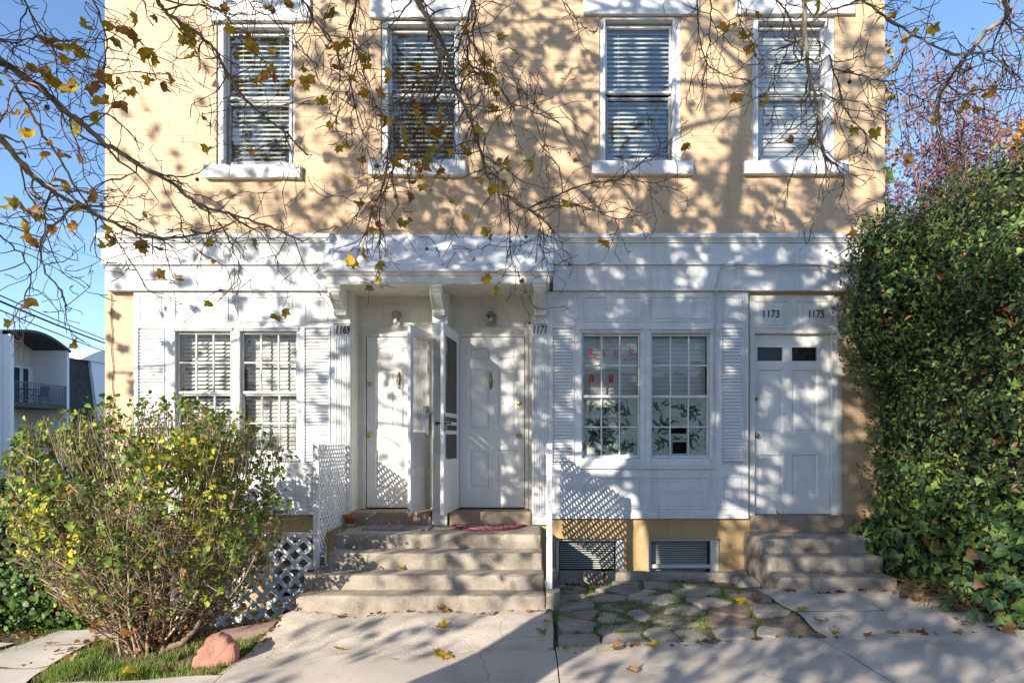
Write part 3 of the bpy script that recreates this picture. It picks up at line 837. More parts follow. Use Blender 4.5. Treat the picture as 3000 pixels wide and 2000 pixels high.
YW = -0.055
SHUT = []
def wing(x0, x1, z0, z1, hls, panels, shutters, name):
    mb = MB()
    for (a, b, c, d) in rect_minus(x0, x1, z0, z1, hls + [s[:4] for s in shutters]): mb.box(a, b, YW, -0.016, c, d)
    for p in panels: moulding(mb, *p, YW)
    # cover strips between the boards
    mb.box(x0, x1, YW - 0.014, YW - 0.0005, z0, z0 + 0.06, 0.003)
    o = mb.build(name, M['white_wood'], house)
    for s in shutters:
        a, b, c, d = s
        fr = MB()
        t = 0.014
        fr.box(a - t, a + 0.004, YW - 0.012, YW + 0.03, c - t, d + t, 0.003); fr.box(b - 0.004, b + t, YW - 0.012, YW + 0.03, c - t, d + t, 0.003)
        fr.box(a + 0.004, b - 0.004, YW - 0.012, YW + 0.03, c - t, c + 0.004, 0.003); fr.box(a + 0.004, b - 0.004, YW - 0.012, YW + 0.03, d - 0.004, d + t, 0.003)
        fr.box(a, b, -0.020, -0.0165, c, d)
        sh = fr.build('shutter', M['white'], house)
        lm = MB().hexa([(-(b - a) / 2 + 0.005, -0.011, -0.020), ((b - a) / 2 - 0.005, -0.011, -0.020), ((b - a) / 2 - 0.005, -0.007, -0.023), (-(b - a) / 2 + 0.005, -0.007, -0.023)],
                       [(-(b - a) / 2 + 0.005, 0.010, 0.024), ((b - a) / 2 - 0.005, 0.010, 0.024), ((b - a) / 2 - 0.005, 0.015, 0.020), (-(b - a) / 2 + 0.005, 0.015, 0.020)]).mesh('louver', M['louver'])
        n = int((d - c - 0.02) / 0.0385)
        for k in range(n):
            oo = obj('louver', lm, sh, ((a + b) / 2, YW + 0.010, c + 0.02 + (k + 0.5) * (d - c - 0.03) / n))
            oo.rotation_euler = (random.uniform(-0.03, 0.03), random.uniform(-0.003, 0.003), 0)
    return o

lw_h = [(WX(507), WX(882), WZ(1350), WZ(960))]
lp_z = (WZ(945), WZ(871))
z_low = (0.80, WZ(1385))
sh_z = (1.32, WZ(962))
wing(WX(400), WX(982), 0.715, 3.31, lw_h,
     [(WX(415), WX(482), *lp_z), (WX(518), WX(676), *lp_z), (WX(699), WX(861), *lp_z), (WX(897), WX(965), *lp_z),
      (WX(415), WX(485), 0.82, 1.20), (WX(520), WX(680), 0.82, 1.17), (WX(705), WX(870), 0.82, 1.17), (WX(900), WX(966), 0.82, 1.20)],
     [(WX(413), WX(487), *sh_z), (WX(897), WX(969), *sh_z)], 'panelled_wing')
rw_h = [(WX(1696), WX(2089), WZ(1372), WZ(963))]
wing(WX(1606), WX(2188), 0.672, 3.31, rw_h,
     [(WX(1620), WX(1679), *lp_z), (WX(1709), WX(1883), *lp_z), (WX(1901), WX(2078), *lp_z), (WX(2111), WX(2171), *lp_z),
      (WX(1622), WX(1676), 0.78, 1.17), (WX(1708), WX(1876), 0.78, 1.16), (WX(1901), WX(2076), 0.78, 1.16), (WX(2113), WX(2168), 0.78, 1.17)],
     [(WX(1619), WX(1678), *sh_z), (WX(2111), WX(2171), *sh_z)], 'panelled_wing')

# --- ground floor sash windows
for wi, w in enumerate(LOW):
    gy = 0.02
    gx0, gx1 = WX(w['g'][0], gy), WX(w['g'][1], gy)
    gz = [WZ(p, gy) for p in w['g'][2:]]
    lft = (507, 1696)[wi // 2]; rgt = (882, 2089)[wi // 2]; mid = ((699), (1889))[wi // 2]
    ox0 = WX(lft) if wi % 2 == 0 else WX(mid) + 0.001; ox1 = WX(mid) if wi % 2 == 0 else WX(rgt)
    zb = WZ((1350, 1372)[wi // 2]); zt = WZ((960, 963)[wi // 2])
    mb = MB()
    mb.box(ox0, gx0 - 0.022, YW - 0.004, 0.05, zb, zt, 0.004); mb.box(gx1 + 0.022, ox1, YW - 0.004, 0.05, zb, zt, 0.004)
    mb.box(gx0 - 0.022, gx1 + 0.022, YW - 0.004, 0.05, gz[0] + 0.028, zt, 0.004)
    mb.box(gx0 - 0.05, gx1 + 0.05, YW - 0.03, YW - 0.005, zt - 0.022, zt - 0.004, 0.003)
    mb.box(gx0 - 0.045, gx1 + 0.045, YW - 0.018, YW - 0.005, zt - 0.046, zt - 0.026, 0.003)
    mb.box(gx0 - 0.022, gx1 + 0.022, -0.075, 0.05, zb + 0.03, gz[3] - 0.035, 0.004)
    mb.box(ox0, ox1, -0.085, -0.06, zb, zb + 0.028, 0.004)
    win = mb.build('window', M['white_wood'], house)
    for si, (za, zb2, yy) in enumerate(((gz[1], gz[0], 0.005), (gz[3], gz[2], 0.03))):
        s = MB(); t = 0.022
        bt = 0.032 if si == 0 else 0.034
        s.box(gx0 - 0.021, gx0, yy - 0.02, yy + 0.015, za - bt, zb2 + 0.026, 0.003); s.box(gx1, gx1 + 0.021, yy - 0.02, yy + 0.015, za - bt, zb2 + 0.026, 0.003)
        s.box(gx0, gx1, yy - 0.019, yy + 0.014, zb2, zb2 + 0.026, 0.003); s.box(gx0, gx1, yy - 0.019, yy + 0.014, za - bt, za, 0.003)
        xs = [gx0 + (gx1 - gx0) * k / 3 for k in range(4)]; zs = [za, (za + zb2) / 2, zb2]
        for k in (1, 2): s.box(xs[k] - 0.009, xs[k] + 0.009, yy - 0.014, yy + 0.012, za, zb2, 0.003)
        for k in range(3): s.box(xs[k] + (0.009 if k else 0), xs[k + 1] - (0.009 if k < 2 else 0), yy - 0.013, yy + 0.011, zs[1] - 0.009, zs[1] + 0.009, 0.003)
        s.build('upper_sash' if si == 0 else 'lower_sash', M['white'], win)
        for k in range(3):
            for j in range(2):
                obj('pane', mk_mesh('pane', [(xs[k], yy, zs[j]), (xs[k + 1], yy, zs[j]), (xs[k + 1], yy, zs[j + 1]), (xs[k], yy, zs[j + 1])], [(0, 1, 2, 3)], M['glass_clear']), win)
    pitch = 0.0475
    tilt = {0: 46, 1: 64, 2: 70, 3: 68}[wi]
    sm = slat_mesh(gx1 - gx0 + 0.02, 0.052, tilt, M['slat_white'])
    z = gz[3] - 0.0
    if wi >= 2: z = gz[1] - 0.05
    while z < gz[0] + 0.02:
        o = obj('slat', sm, win, ((gx0 + gx1) / 2, 0.13, z)); o.rotation_euler = (random.uniform(-0.05, 0.05), random.uniform(-0.004, 0.004), 0)
        z += pitch
    cd = MB()
    for fx in (0.17, 0.5, 0.83): cd.tube([(gx0 + (gx1 - gx0) * fx, 0.098, gz[3] if wi < 2 else gz[1]), (gx0 + (gx1 - gx0) * fx, 0.098, gz[0])], 0.0014, 5)
    cd.build('blind_cord', M['slat_white'], win)
    room_box(gx0, gx1, gz[3], gz[0], 0.283, 1.3, win)
    w['win'] = win; w['gx'] = (gx0, gx1); w['gz'] = gz

# --- red paper letters, splats and floral film behind the glass
M['red'] = mat_leaf('red_letter', trans=0.2, attr=False, color=(0.85, 0.035, 0.01), var=0.1)
M['film'] = mat_leaf('frosted_film', trans=0.15, rough=0.35, attr=False, color=(0.80, 0.82, 0.76), var=0.05)
M['film_leaf'] = mat_leaf('film_leaf_print', trans=0.3, attr=False, color=(0.15, 0.34, 0.20), var=0.5)
M['film_line'] = mat_surface('film_line_print', (0.035, 0.03, 0.022), (0.055, 0.045, 0.03), bump=0)
M['film_centre'] = mat_surface('film_centre_print', (0.45, 0.30, 0.06), (0.5, 0.38, 0.1), bump=0)
M['film_blue'] = mat_leaf('blue_paper', trans=0.3, attr=False, color=(0.12, 0.42, 0.72), var=0.15)
GLY = {  # block letters on a 5x7 grid
 'K': ["##.##", "##.##", "####.", "###..", "####.", "##.##", "##.##"], 'E': ["#####", "##..#", "##.#.", "####.", "##.#.", "##..#", "#####"],
 'P': ["####.", "##.##", "##.##", "####.", "##...", "##...", "###.."], 'O': [".###.", "##.##", "##.##", "##.##", "##.##", "##.##", ".###."],
 'U': ["##.##", "##.##", "##.##", "##.##", "##.##", "#####", ".###."]}
w3 = LOW[2]
def in_win(w, px, py, y): return (WX(px, y), WZ(py, y))
for ch, px, py in (('K', 1731, 1032), ('E', 1770, 1033), ('E', 1805, 1036), ('P', 1851, 1033), ('O', 1733, 1109), ('U', 1790, 1109)):
    x, z = in_win(w3, px, py, 0.02)
    s = MB(); c = 0.0105; a = random.uniform(-0.12, 0.12)
    for r_, row in enumerate(GLY[ch]):
        k = 0
        while k < 5:
            if row[k] == '#':
                e = k
                while e + 1 < 5 and row[e + 1] == '#': e += 1
                s.box((k - 2.5) * c, (e + 1 - 2.5) * c, -0.001, 0.001, (3 - r_ - 0.5) * c * 1.15, (3 - r_ + 0.5) * c * 1.15)
                k = e
            k += 1
    o = s.build('letter', M['red'], w3['win']); o.location = (x, 0.022, z); o.rotation_euler = (0, a, 0)
def splat(px, py, rad, n, seed):
    rr = random.Random(seed); x, z = in_win(w3, px, py, 0.02)
    top = []; m = 26
    for i in range(m):
        a = 2 * math.pi * i / m
        q = rad * (0.55 + 0.45 * max(0, math.cos(n * a + rr.uniform(-0.3, 0.3))) ** 2 * rr.uniform(0.7, 1.4))
        top.append((q * math.cos(a), q * math.sin(a)))
    V = [(a, -0.001, b) for a, b in top] + [(a, 0.001, b) for a, b in top] + [(0, -0.001, 0), (0, 0.001, 0)]
    Fs = []
    for i in range(m):
        j = (i + 1) % m
        Fs += [[i, j, 2 * m], [m + j, m + i, 2 * m + 1], [j, i, m + i, m + j]]
    o = obj('splat', mk_mesh('splat', V, Fs, M['red']), w3['win']); o.location = (x, 0.022, z)
for i, (px, py, rad, n) in enumerate(((1789, 1000, 0.020, 5), (1743, 1052, 0.015, 4), (1832, 1054, 0.021, 7), (1720, 1086, 0.022, 7), (1862, 1121, 0.011, 1), (1797, 1119, 0.005, 1))): splat(px, py, rad * 1.35, n, i)

def film(w, seed, holes_px=()):
    rr = random.Random(seed)
    gx0, gx1 = w['gx']; z0, z1 = w['gz'][3], w['gz'][2]
    y = 0.046
    fm = MB()
    hs = [(WX(a, y), WX(b, y), WZ(d, y), WZ(c, y)) for a, b, c, d in holes_px]
    for (a, b, c, d) in rect_minus(gx0, gx1, z0, z1, hs): fm.box(a, b, y, y + 0.001, c, d)
    fm.build('frosted_film', M['film'], w['win'])
    LV, LF, SV, SF, CV, CF = [], [], [], [], [], []
    def inh(x, z): return any(h[0] - 0.01 < x < h[1] + 0.01 and h[2] - 0.01 < z < h[3] + 0.01 for h in hs) or not (gx0 < x < gx1 and z0 < z < z1)
    def leaf_shape(x, z, a, L, W, V, Fs, yy, pointy=1.0):
        n = 7; up = []; dn = []
        for i in range(n + 1):
            t = i / n; wv = W * math.sin(math.pi * t ** 0.8) ** pointy
            bend = 0.12 * L * math.sin(math.pi * t)
            for sgn, lst in ((1, up), (-1, dn)):
                u, v = t * L, sgn * wv + bend
                lst.append((x + u * math.cos(a) - v * math.sin(a), yy, z + u * math.sin(a) + v * math.cos(a)))
        if any(inh(p[0], p[2]) for p in up + dn): return
        b = len(V); pts = up + dn[::-1]
        V.extend(pts); m = len(up)
        for i in range(m - 1): Fs.append([b + i, b + 2 * m - 1 - i, b + 2 * m - 2 - i, b + i + 1])
    def stroke(pts, wd):
        for i in range(len(pts) - 1):
            (x, z), (u, v) = pts[i], pts[i + 1]
            if inh(x, z) or inh(u, v): continue
            dx, dz = u - x, v - z; l = math.hypot(dx, dz) or 1; nx, nz = -dz / l * wd / 2, dx / l * wd / 2
            b = len(SV); SV.extend([(x + nx, y - 0.0012, z + nz), (u + nx, y - 0.0012, v + nz), (u - nx, y - 0.0012, v - nz), (x - nx, y - 0.0012, z - nz)]); SF.append([b, b + 3, b + 2, b + 1])
    def outline(x, z, a, L, W, wd=0.0022):
        n = 7; up = []; dn = []
        for i in range(n + 1):
            t = i / n; wv = W * math.sin(math.pi * t ** 0.8)
            for sgn, lst in ((1, up), (-1, dn)):
                u, v = t * L, sgn * wv + 0.12 * L * math.sin(math.pi * t)
                lst.append((x + u * math.cos(a) - v * math.sin(a), z + u * math.sin(a) + v * math.cos(a)))
        stroke(up + dn[::-1], wd)
    for k in range(20):
        x = gx0 + (gx1 - gx0) * (k % 4 + rr.uniform(0.2, 0.8)) / 4; z = z0 + (z1 - z0) * (k // 4 + rr.uniform(0.2, 0.8)) / 5; a = rr.uniform(0, 6.28)
        pts = [(x, z)]
        for i in range(6):
            a += rr.uniform(-0.35, 0.35); x += 0.028 * math.cos(a); z += 0.028 * math.sin(a); pts.append((x, z))
            if i % 2 == 1:
                for sg in (-1, 1):
                    la = a + sg * rr.uniform(0.5, 1.1); L = rr.uniform(0.07, 0.115)
                    leaf_shape(x, z, la, L, L * 0.16, LV, LF, y - 0.0008); outline(x, z, la, L, L * 0.165, 0.0018)
                    stroke([(x, z), (x + L * 0.8 * math.cos(la), z + L * 0.8 * math.sin(la))], 0.0012)
        stroke(pts, 0.005)
    for k in range(11):
        x = rr.uniform(gx0 + 0.03, gx1 - 0.03); z = rr.uniform(z0 + 0.03, z1 - 0.03); n = 6; a0 = rr.uniform(0, 1)
        for i in range(n): outline(x, z, a0 + i * 6.283 / n, 0.075, 0.015)
        if not inh(x, z):
            b = len(CV); CV.extend([(x + 0.009 * math.cos(t * 0.785), y - 0.0016, z + 0.009 * math.sin(t * 0.785)) for t in range(8)]); CF.append([b + i for i in range(8)][::-1])
    obj('leaf_print', mk_mesh('leaf_print', LV, LF, M['film_leaf']), w['win'])
    obj('line_print', mk_mesh('line_print', SV, SF, M['film_line']), w['win'])
    if CV: obj('flower_centre_print', mk_mesh('flower_centre_print', CV, CF, M['film_centre']), w['win'])
film(LOW[2], 5)
film(LOW[3], 12, [(1964, 2011, 1251, 1270), (1970, 2011, 1294, 1328)])
for (px, py, rx, rz) in ((1945, 1303, 0.055, 0.05), (2040, 1304, 0.042, 0.042)):
    V = [(WX(px, 0.055) + rx * math.cos(t * 0.3927) * (1 + 0.1 * math.sin(3 * t)), 0.052, WZ(py, 0.055) + rz * math.sin(t * 0.3927)) for t in range(16)]
    V += [(a, 0.054, c) for a, b, c in V]
    obj('blue_paper', mk_mesh('blue_paper', V, [list(range(16)), list(range(16, 32))[::-1]], M['film_blue']), LOW[3]['win'])

# --- basement windows
for bi, w in enumerate(BASE):
    x0, x1, z1, z0 = WX(w['op'][0]), WX(w['op'][1]), WZ(w['op'][2]), WZ(w['op'][3])
    fw = 0.036 if bi < 2 else 0.04
    mb = MB(); ya = 0.05
    mb.box(x0, x0 + fw, ya, ya + 0.07, z0, z1, 0.004); mb.box(x1 - fw * (2.6 if bi < 2 else 1), x1, ya, ya + 0.07, z0, z1, 0.004)
    xr = x1 - fw * (2.6 if bi < 2 else 1)
    mb.box(x0 + fw, xr, ya, ya + 0.07, z1 - fw, z1, 0.004); mb.box(x0 + fw, xr, ya, ya + 0.07, z0, z0 + fw, 0.004)
    if bi == 1: mb.box(x0 + fw, xr, ya + 0.03, ya + 0.06, z0 + 0.11, z0 + 0.155, 0.003)
    if bi >= 2: mb.box(x0 + fw, xr, ya + 0.02, ya + 0.06, (z0 + z1) / 2 - 0.02, (z0 + z1) / 2 + 0.02, 0.003)
    win = mb.build('basement_window', M['white'], house)
    obj('pane', mk_mesh('pane', [(x0 + fw, ya + 0.045, z0 + fw), (xr, ya + 0.045, z0 + fw), (xr, ya + 0.045, z1 - fw), (x0 + fw, ya + 0.045, z1 - fw)], [(0, 1, 2, 3)], M['glass_clear']), win)
    sm = slat_mesh(xr - x0 - fw - 0.03, 0.028, {0: 18, 1: 24, 2: 20, 3: 55}[bi], M['slat_white'])
    z = z0 + 0.08
    while z < z1 - fw:
        obj('slat', sm, win, ((x0 + fw + xr) / 2, 0.17, z)); z += 0.0265
    room_box(x0 + fw, xr, z0, z1, 0.283, 1.0, win)

# --- porch: pilasters, bays, soffit, canopy
pil = [(-2.41, -2.222), (-1.266, -1.092), (-0.106, 0.082)]
for i, (a, b) in enumerate(pil):
    mb = MB(); zb = (0.70, 0.594, 0.60)[i]
    mb.box(a, b, -0.05, 0.0, zb, 2.936, 0.003)
    mb.box(a - 0.006, b + 0.006, -0.062, 0.0, 2.938, 2.966, 0.003)       # cap strip
    mb.box(a, b, -0.055, 0.0, 2.968, 3.332, 0.003)
    nf = 6
    for k in range(nf):     # flutes: raised reeds between the grooves
        cx = a + (b - a) * (k + 0.75) / (nf + 0.5)
        mb.box(cx - 0.0085, cx + 0.0085, -0.059, -0.0505, zb + 0.16, 2.775, 0.003)
    mb.box(a, b, -0.064, -0.0505, zb, zb + 0.15, 0.003)
    mb.build('pilaster', M['white_wood'], house)
# inside of the bays
for bi, (a, b) in enumerate(BAY):
    mb = MB()
    mb.box(a - 0.03, a + 0.001, 0.001, 0.30, 0.60, 3.332, 0.002); mb.box(b - 0.001, b + 0.03, 0.001, 0.30, 0.60, 3.332, 0.002)
    mb.build('door_jamb', M['white_porch'], house)
    dx0, dx1 = ((-2.12, -1.35), (-0.99, -0.203))[bi]
    mb = MB()
    mb.box(a - 0.03, b + 0.03, 0.301, 0.34, 2.92, 3.40)
    mb.box(a - 0.03, dx0 - 0.01, 0.301, 0.34, 0.60, 2.92); mb.box(dx1 + 0.01, b + 0.03, 0.301, 0.34, 0.60, 2.92)
    mb.box(dx0 - 0.01, dx1 + 0.01, 0.301, 0.34, 2.842, 2.92)
    moulding(mb, a + 0.055, b - 0.055, 2.955, 3.225, 0.301, 0.02, 0.010)
    mb.box(a + 0.001, b - 0.001, 0.275, 0.3, 3.275, 3.331, 0.004)
    t = 0.05
    mb.box(dx0 - t, dx0 - 0.006, 0.284, 0.3005, 0.752, 2.88, 0.004); mb.box(dx1 + 0.006, min(dx1 + t, b - 0.002), 0.284, 0.3005, 0.752, 2.88, 0.004)
    mb.box(dx0 - 0.006, dx1 + 0.006, 0.284, 0.3005, 2.838, 2.88, 0.004)
    mb.build('door_surround', M['white_porch'], house)
    rounded_block('door_step', a - 0.02 if bi == 0 else a + 0.02, b - 0.01, -0.035, 0.34, 0.50, 0.748, M['sill_block'], house, r=0.012, cell=0.05, amp=0.003, seed=bi)
# canopy
mb = MB()
cyf, zf1, zf0 = -0.44, 3.458, 3.333
mb.prism_x([(-0.002, 3.99), (cyf - 0.02, zf1 + 0.006), (cyf - 0.02, zf1 - 0.008), (-0.002, zf1 - 0.008)], ca0, ca1)
mb.prism_x([(-0.002, zf1 - 0.009), (cyf, zf1 - 0.009), (cyf, zf1 - 0.022), (cyf + 0.012, zf1 - 0.028), (cyf + 0.02, zf1 - 0.044), (-0.002, zf1 - 0.044)], ca0 + 0.015, ca1 - 0.015)
mb.prism_x([(-0.002, zf1 - 0.045), (cyf + 0.035, zf1 - 0.045), (cyf + 0.035, zf0 + 0.001), (-0.002, zf0 + 0.001)], ca0 + 0.04, ca1 - 0.04)
mb.build('canopy', M['white'], house)
mb = MB(); mb.box(ca0 + 0.045, ca1 - 0.045, cyf + 0.04, 0.34, zf0 - 0.012, zf0 - 0.0005, 0.002); mb.build('soffit', M['white_porch'], house)
# scrolled brackets
def bracket(x, w=0.14):
    zt = 3.318; d = 0.33
    prof = [(-0.056, zt), (-0.056 - d, zt), (-0.056 - d, zt - 0.035), (-0.056 - d + 0.012, zt - 0.06), (-0.056 - d + 0.012, zt - 0.085), (-0.056 - d + 0.03, zt - 0.10)]
    for i in range(9):
        t = i / 8
        prof.append((-0.056 - d + 0.03 + 0.20 * (t ** 1.6) + 0.012 * math.sin(math.pi * t), zt - 0.10 - 0.185 * t))
    prof += [(-0.056 - 0.09, zt - 0.30), (-0.056 - 0.085, zt - 0.315), (-0.056 - 0.10, zt - 0.33), (-0.056 - 0.09, zt - 0.365), (-0.056 - 0.05, zt - 0.375), (-0.056, zt - 0.378)]
    prof = [(y, zt - (zt - z) * 0.80) for y, z in prof]
    mb = MB(); mb.prism_x(prof, x - w / 2, x + w / 2)
    # raised bead along both front edges
    bead = [(y - 0.008, z) for y, z in prof[5:14]]
    for sx in (-1, 1):
        mb.tube([(x + sx * (w / 2 - 0.014), y, z) for y, z in bead], 0.009, 6)
    mb.box(x - w / 2 - 0.006, x + w / 2 + 0.006, -0.056 - d - 0.008, -0.057, zt - 0.001 - 0.03, zt + 0.012, 0.003)
    mb.build('bracket', M['white_porch'], house)
bracket(-2.316); bracket(-1.18); bracket(-0.012)

# --- doors
def panel_door(name, x0, x1, z0, z1, y, panels, mat, windows=(), thick=0.042):
    mb = MB()
    hs = [p for p in panels] + [p for p in windows]
    for (a, b, c, d) in rect_minus(x0, x1, z0, z1, hs): mb.box(a, b, y, y + thick, c, d)
    for (a, b, c, d) in panels:
        mb.box(a, b, y + 0.016, y + thick - 0.004, c, d)
        # sloping bead round the field
        w = 0.018
        mb.raw([(a, y + 0.001, c), (b, y + 0.001, c), (b, y + 0.001, d), (a, y + 0.001, d), (a + w, y + 0.0155, c + w), (b - w, y + 0.0155, c + w), (b - w, y + 0.0155, d - w), (a + w, y + 0.0155, d - w)],
               [(0, 1, 5, 4), (1, 2, 6, 5), (2, 3, 7, 6), (3, 0, 4, 7)], convex=False)
        mb.box(a + 0.034, b - 0.034, y + 0.006, y + 0.0158, c + 0.034, d - 0.034, 0.006)
    return mb.build(name, mat, house)
def knob(parent, x, z, y, mat, r=0.027):
    return MB().lathe([(r * 1.15, 0.0), (r * 1.15, 0.006), (r * 0.45, 0.010), (r * 0.45, 0.03), (r * 0.95, 0.04), (r, 0.052), (r * 0.75, 0.064), (0.003, 0.067)], (x, y, z), 18, 'y').build('knob', mat, parent, True)
def deadbolt(parent, x, z, y, mat, r=0.027):
    return MB().lathe([(r, 0.0), (r, 0.012), (r * 0.75, 0.02), (r * 0.3, 0.021), (0.003, 0.024)], (x, y, z), 18, 'y').build('deadbolt', mat, parent, True)
def knocker(parent, x, z, y):
    mb = MB()
    mb.lathe([(0.004, 0.10), (0.010, 0.092), (0.006, 0.082), (0.014, 0.07), (0.020, 0.05), (0.012, 0.03), (0.022, 0.005), (0.017, -0.05), (0.009, -0.09), (0.012, -0.10), (0.003, -0.115)], (x, y - 0.012, z), 12)
    mb.tube([(x + 0.02 * math.sin(t) * 1.25, y - 0.03, z + 0.02 - 0.055 + 0.065 * math.cos(t)) for t in [math.pi * 2 * k / 16 for k in range(17)]], 0.0045, 6)
    return mb.build('knocker', M['brass_old'], parent, True)
dy = 0.302
def mid_panels(x0, x1):
    w = (x1 - x0); a, b, c, d = x0 + 0.13 * w, x0 + 0.455 * w, x0 + 0.56 * w, x0 + 0.885 * w
    zz = [(WZ(1431, .3), WZ(1317, .3)), (WZ(1258, .3), WZ(1080, .3)), (WZ(1056, .3), WZ(1017, .3))]
    return [(p, q, r_, s_) for (p, q) in ((a, b), (c, d)) for (r_, s_) in zz]
d1 = panel_door('front_door', -2.118, -1.352, 0.768, 2.836, dy, mid_panels(-2.118, -1.352), M['white_door'])
knob(d1, WX(1082, .3), WZ(1273, .3), dy, M['brass']); deadbolt(d1, WX(1084, .3), WZ(1125, .3), dy, M['brass']); knocker(d1, WX(1169, .3), WZ(1112, .3), dy)
MB().lathe([(0.009, 0), (0.009, 0.004), (0.004, 0.005), (0.001, 0.003)], (WX(1169, .3), dy, WZ(1159, .3)), 12, 'y').build('peephole', M['pewter'], d1, True)
MB().box(-2.115, -1.355, dy - 0.012, dy + 0.04, 0.7485, 0.767, 0.003).build('threshold', M['brown_metal'], d1)
d2 = panel_door('front_door', -0.988, -0.205, 0.768, 2.836, dy, mid_panels(-0.988, -0.205), M['white_door'])
knob(d2, WX(1521, .3), WZ(1276, .3), dy, M['brass']); deadbolt(d2, WX(1521, .3), WZ(1181, .3), dy, M['brass'], 0.03); knocker(d2, WX(1438, .3), WZ(1114, .3), dy)
MB().box(-0.985, -0.208, dy - 0.012, dy + 0.04, 0.7485, 0.767, 0.003).build('threshold', M['brown_metal'], d2)
# side door with two small lights
sy = 0.05
sx0, sx1 = WX(2208, sy), WX(2430, sy)
szt, szb = WZ(980, sy), WZ(1505, sy)
mb = MB()
X0, X1, Zt = SD[0], SD[1], SD[3]
mb.box(X0, sx0 - 0.004, -0.012, 0.10, szb - 0.02, Zt, 0.004); mb.box(sx1 + 0.004, X1 - 0.002, -0.012, 0.10, szb - 0.02, Zt, 0.004)
mb.box(sx1 + 0.045, X1 - 0.03, -0.024, -0.0125, szb - 0.02, Zt - 0.02, 0.004)
mb.box(sx0 - 0.004, sx1 + 0.004, -0.012, 0.10, szt + 0.004, Zt, 0.004)
pz0, pz1 = WZ(962), WZ(881)
moulding(mb, WX(2208), WX(2312), pz0, pz1, -0.0125, 0.014, 0.008); moulding(mb, WX(2332), WX(2438), pz0, pz1, -0.0125, 0.014, 0.008)
mb.box(WX(2314), WX(2330), -0.02, -0.0125, pz0 - 0.02, pz1 + 0.02, 0.002)
mb.build('door_surround', M['white_porch'], house)
sp = [(WX(2219, sy), WX(2295, sy), WZ(1268, sy), WZ(1082, sy)), (WX(2320, sy), WX(2396, sy), WZ(1268, sy), WZ(1082, sy)),
      (WX(2219, sy), WX(2295, sy), WZ(1452, sy), WZ(1331, sy)), (WX(2320, sy), WX(2396, sy), WZ(1452, sy), WZ(1331, sy))]
sl = [(WX(2219, sy), WX(2293, sy), WZ(1057, sy), WZ(1017, sy)), (WX(2320, sy), WX(2394, sy), WZ(1057, sy), WZ(1017, sy))]
d3 = panel_door('side_door', sx0, sx1, szb, szt, sy, sp, M['white_door'], sl)
d3['label'] = 'white panelled side door with two small dark lights'
M['glass_dark'] = mat_glass('dark_glass', base=0.0, power=0.4, wob=0.01, tint=(0.8, 0.8, 0.8))
for s in sl:
    obj('pane', mk_mesh('pane', [(s[0], sy + 0.02, s[2]), (s[1], sy + 0.02, s[2]), (s[1], sy + 0.02, s[3]), (s[0], sy + 0.02, s[3])], [(0, 1, 2, 3)], M['glass_dark']), d3)
MB().box(sx0, sx1, 0.11, 0.13, szb, szt).build('dark_backing', M['black'], d3)
knob(d3, WX(2212, sy) + 0.012, WZ(1275, sy), sy, M['brass_old'], 0.025); deadbolt(d3, WX(2212, sy) + 0.01, WZ(1168, sy), sy, M['brass_old'], 0.022)
rounded_block('door_step', WX(2196), WX(2497), -0.06, 0.14, 0.44, szb - 0.006, M['sill_block'], house, r=0.015, cell=0.05, amp=0.005, seed=9)
MB().box(sx0, sx1, 0.02, 0.10, szb - 0.012, szb - 0.002).build('threshold', M['brown_metal'], d3)

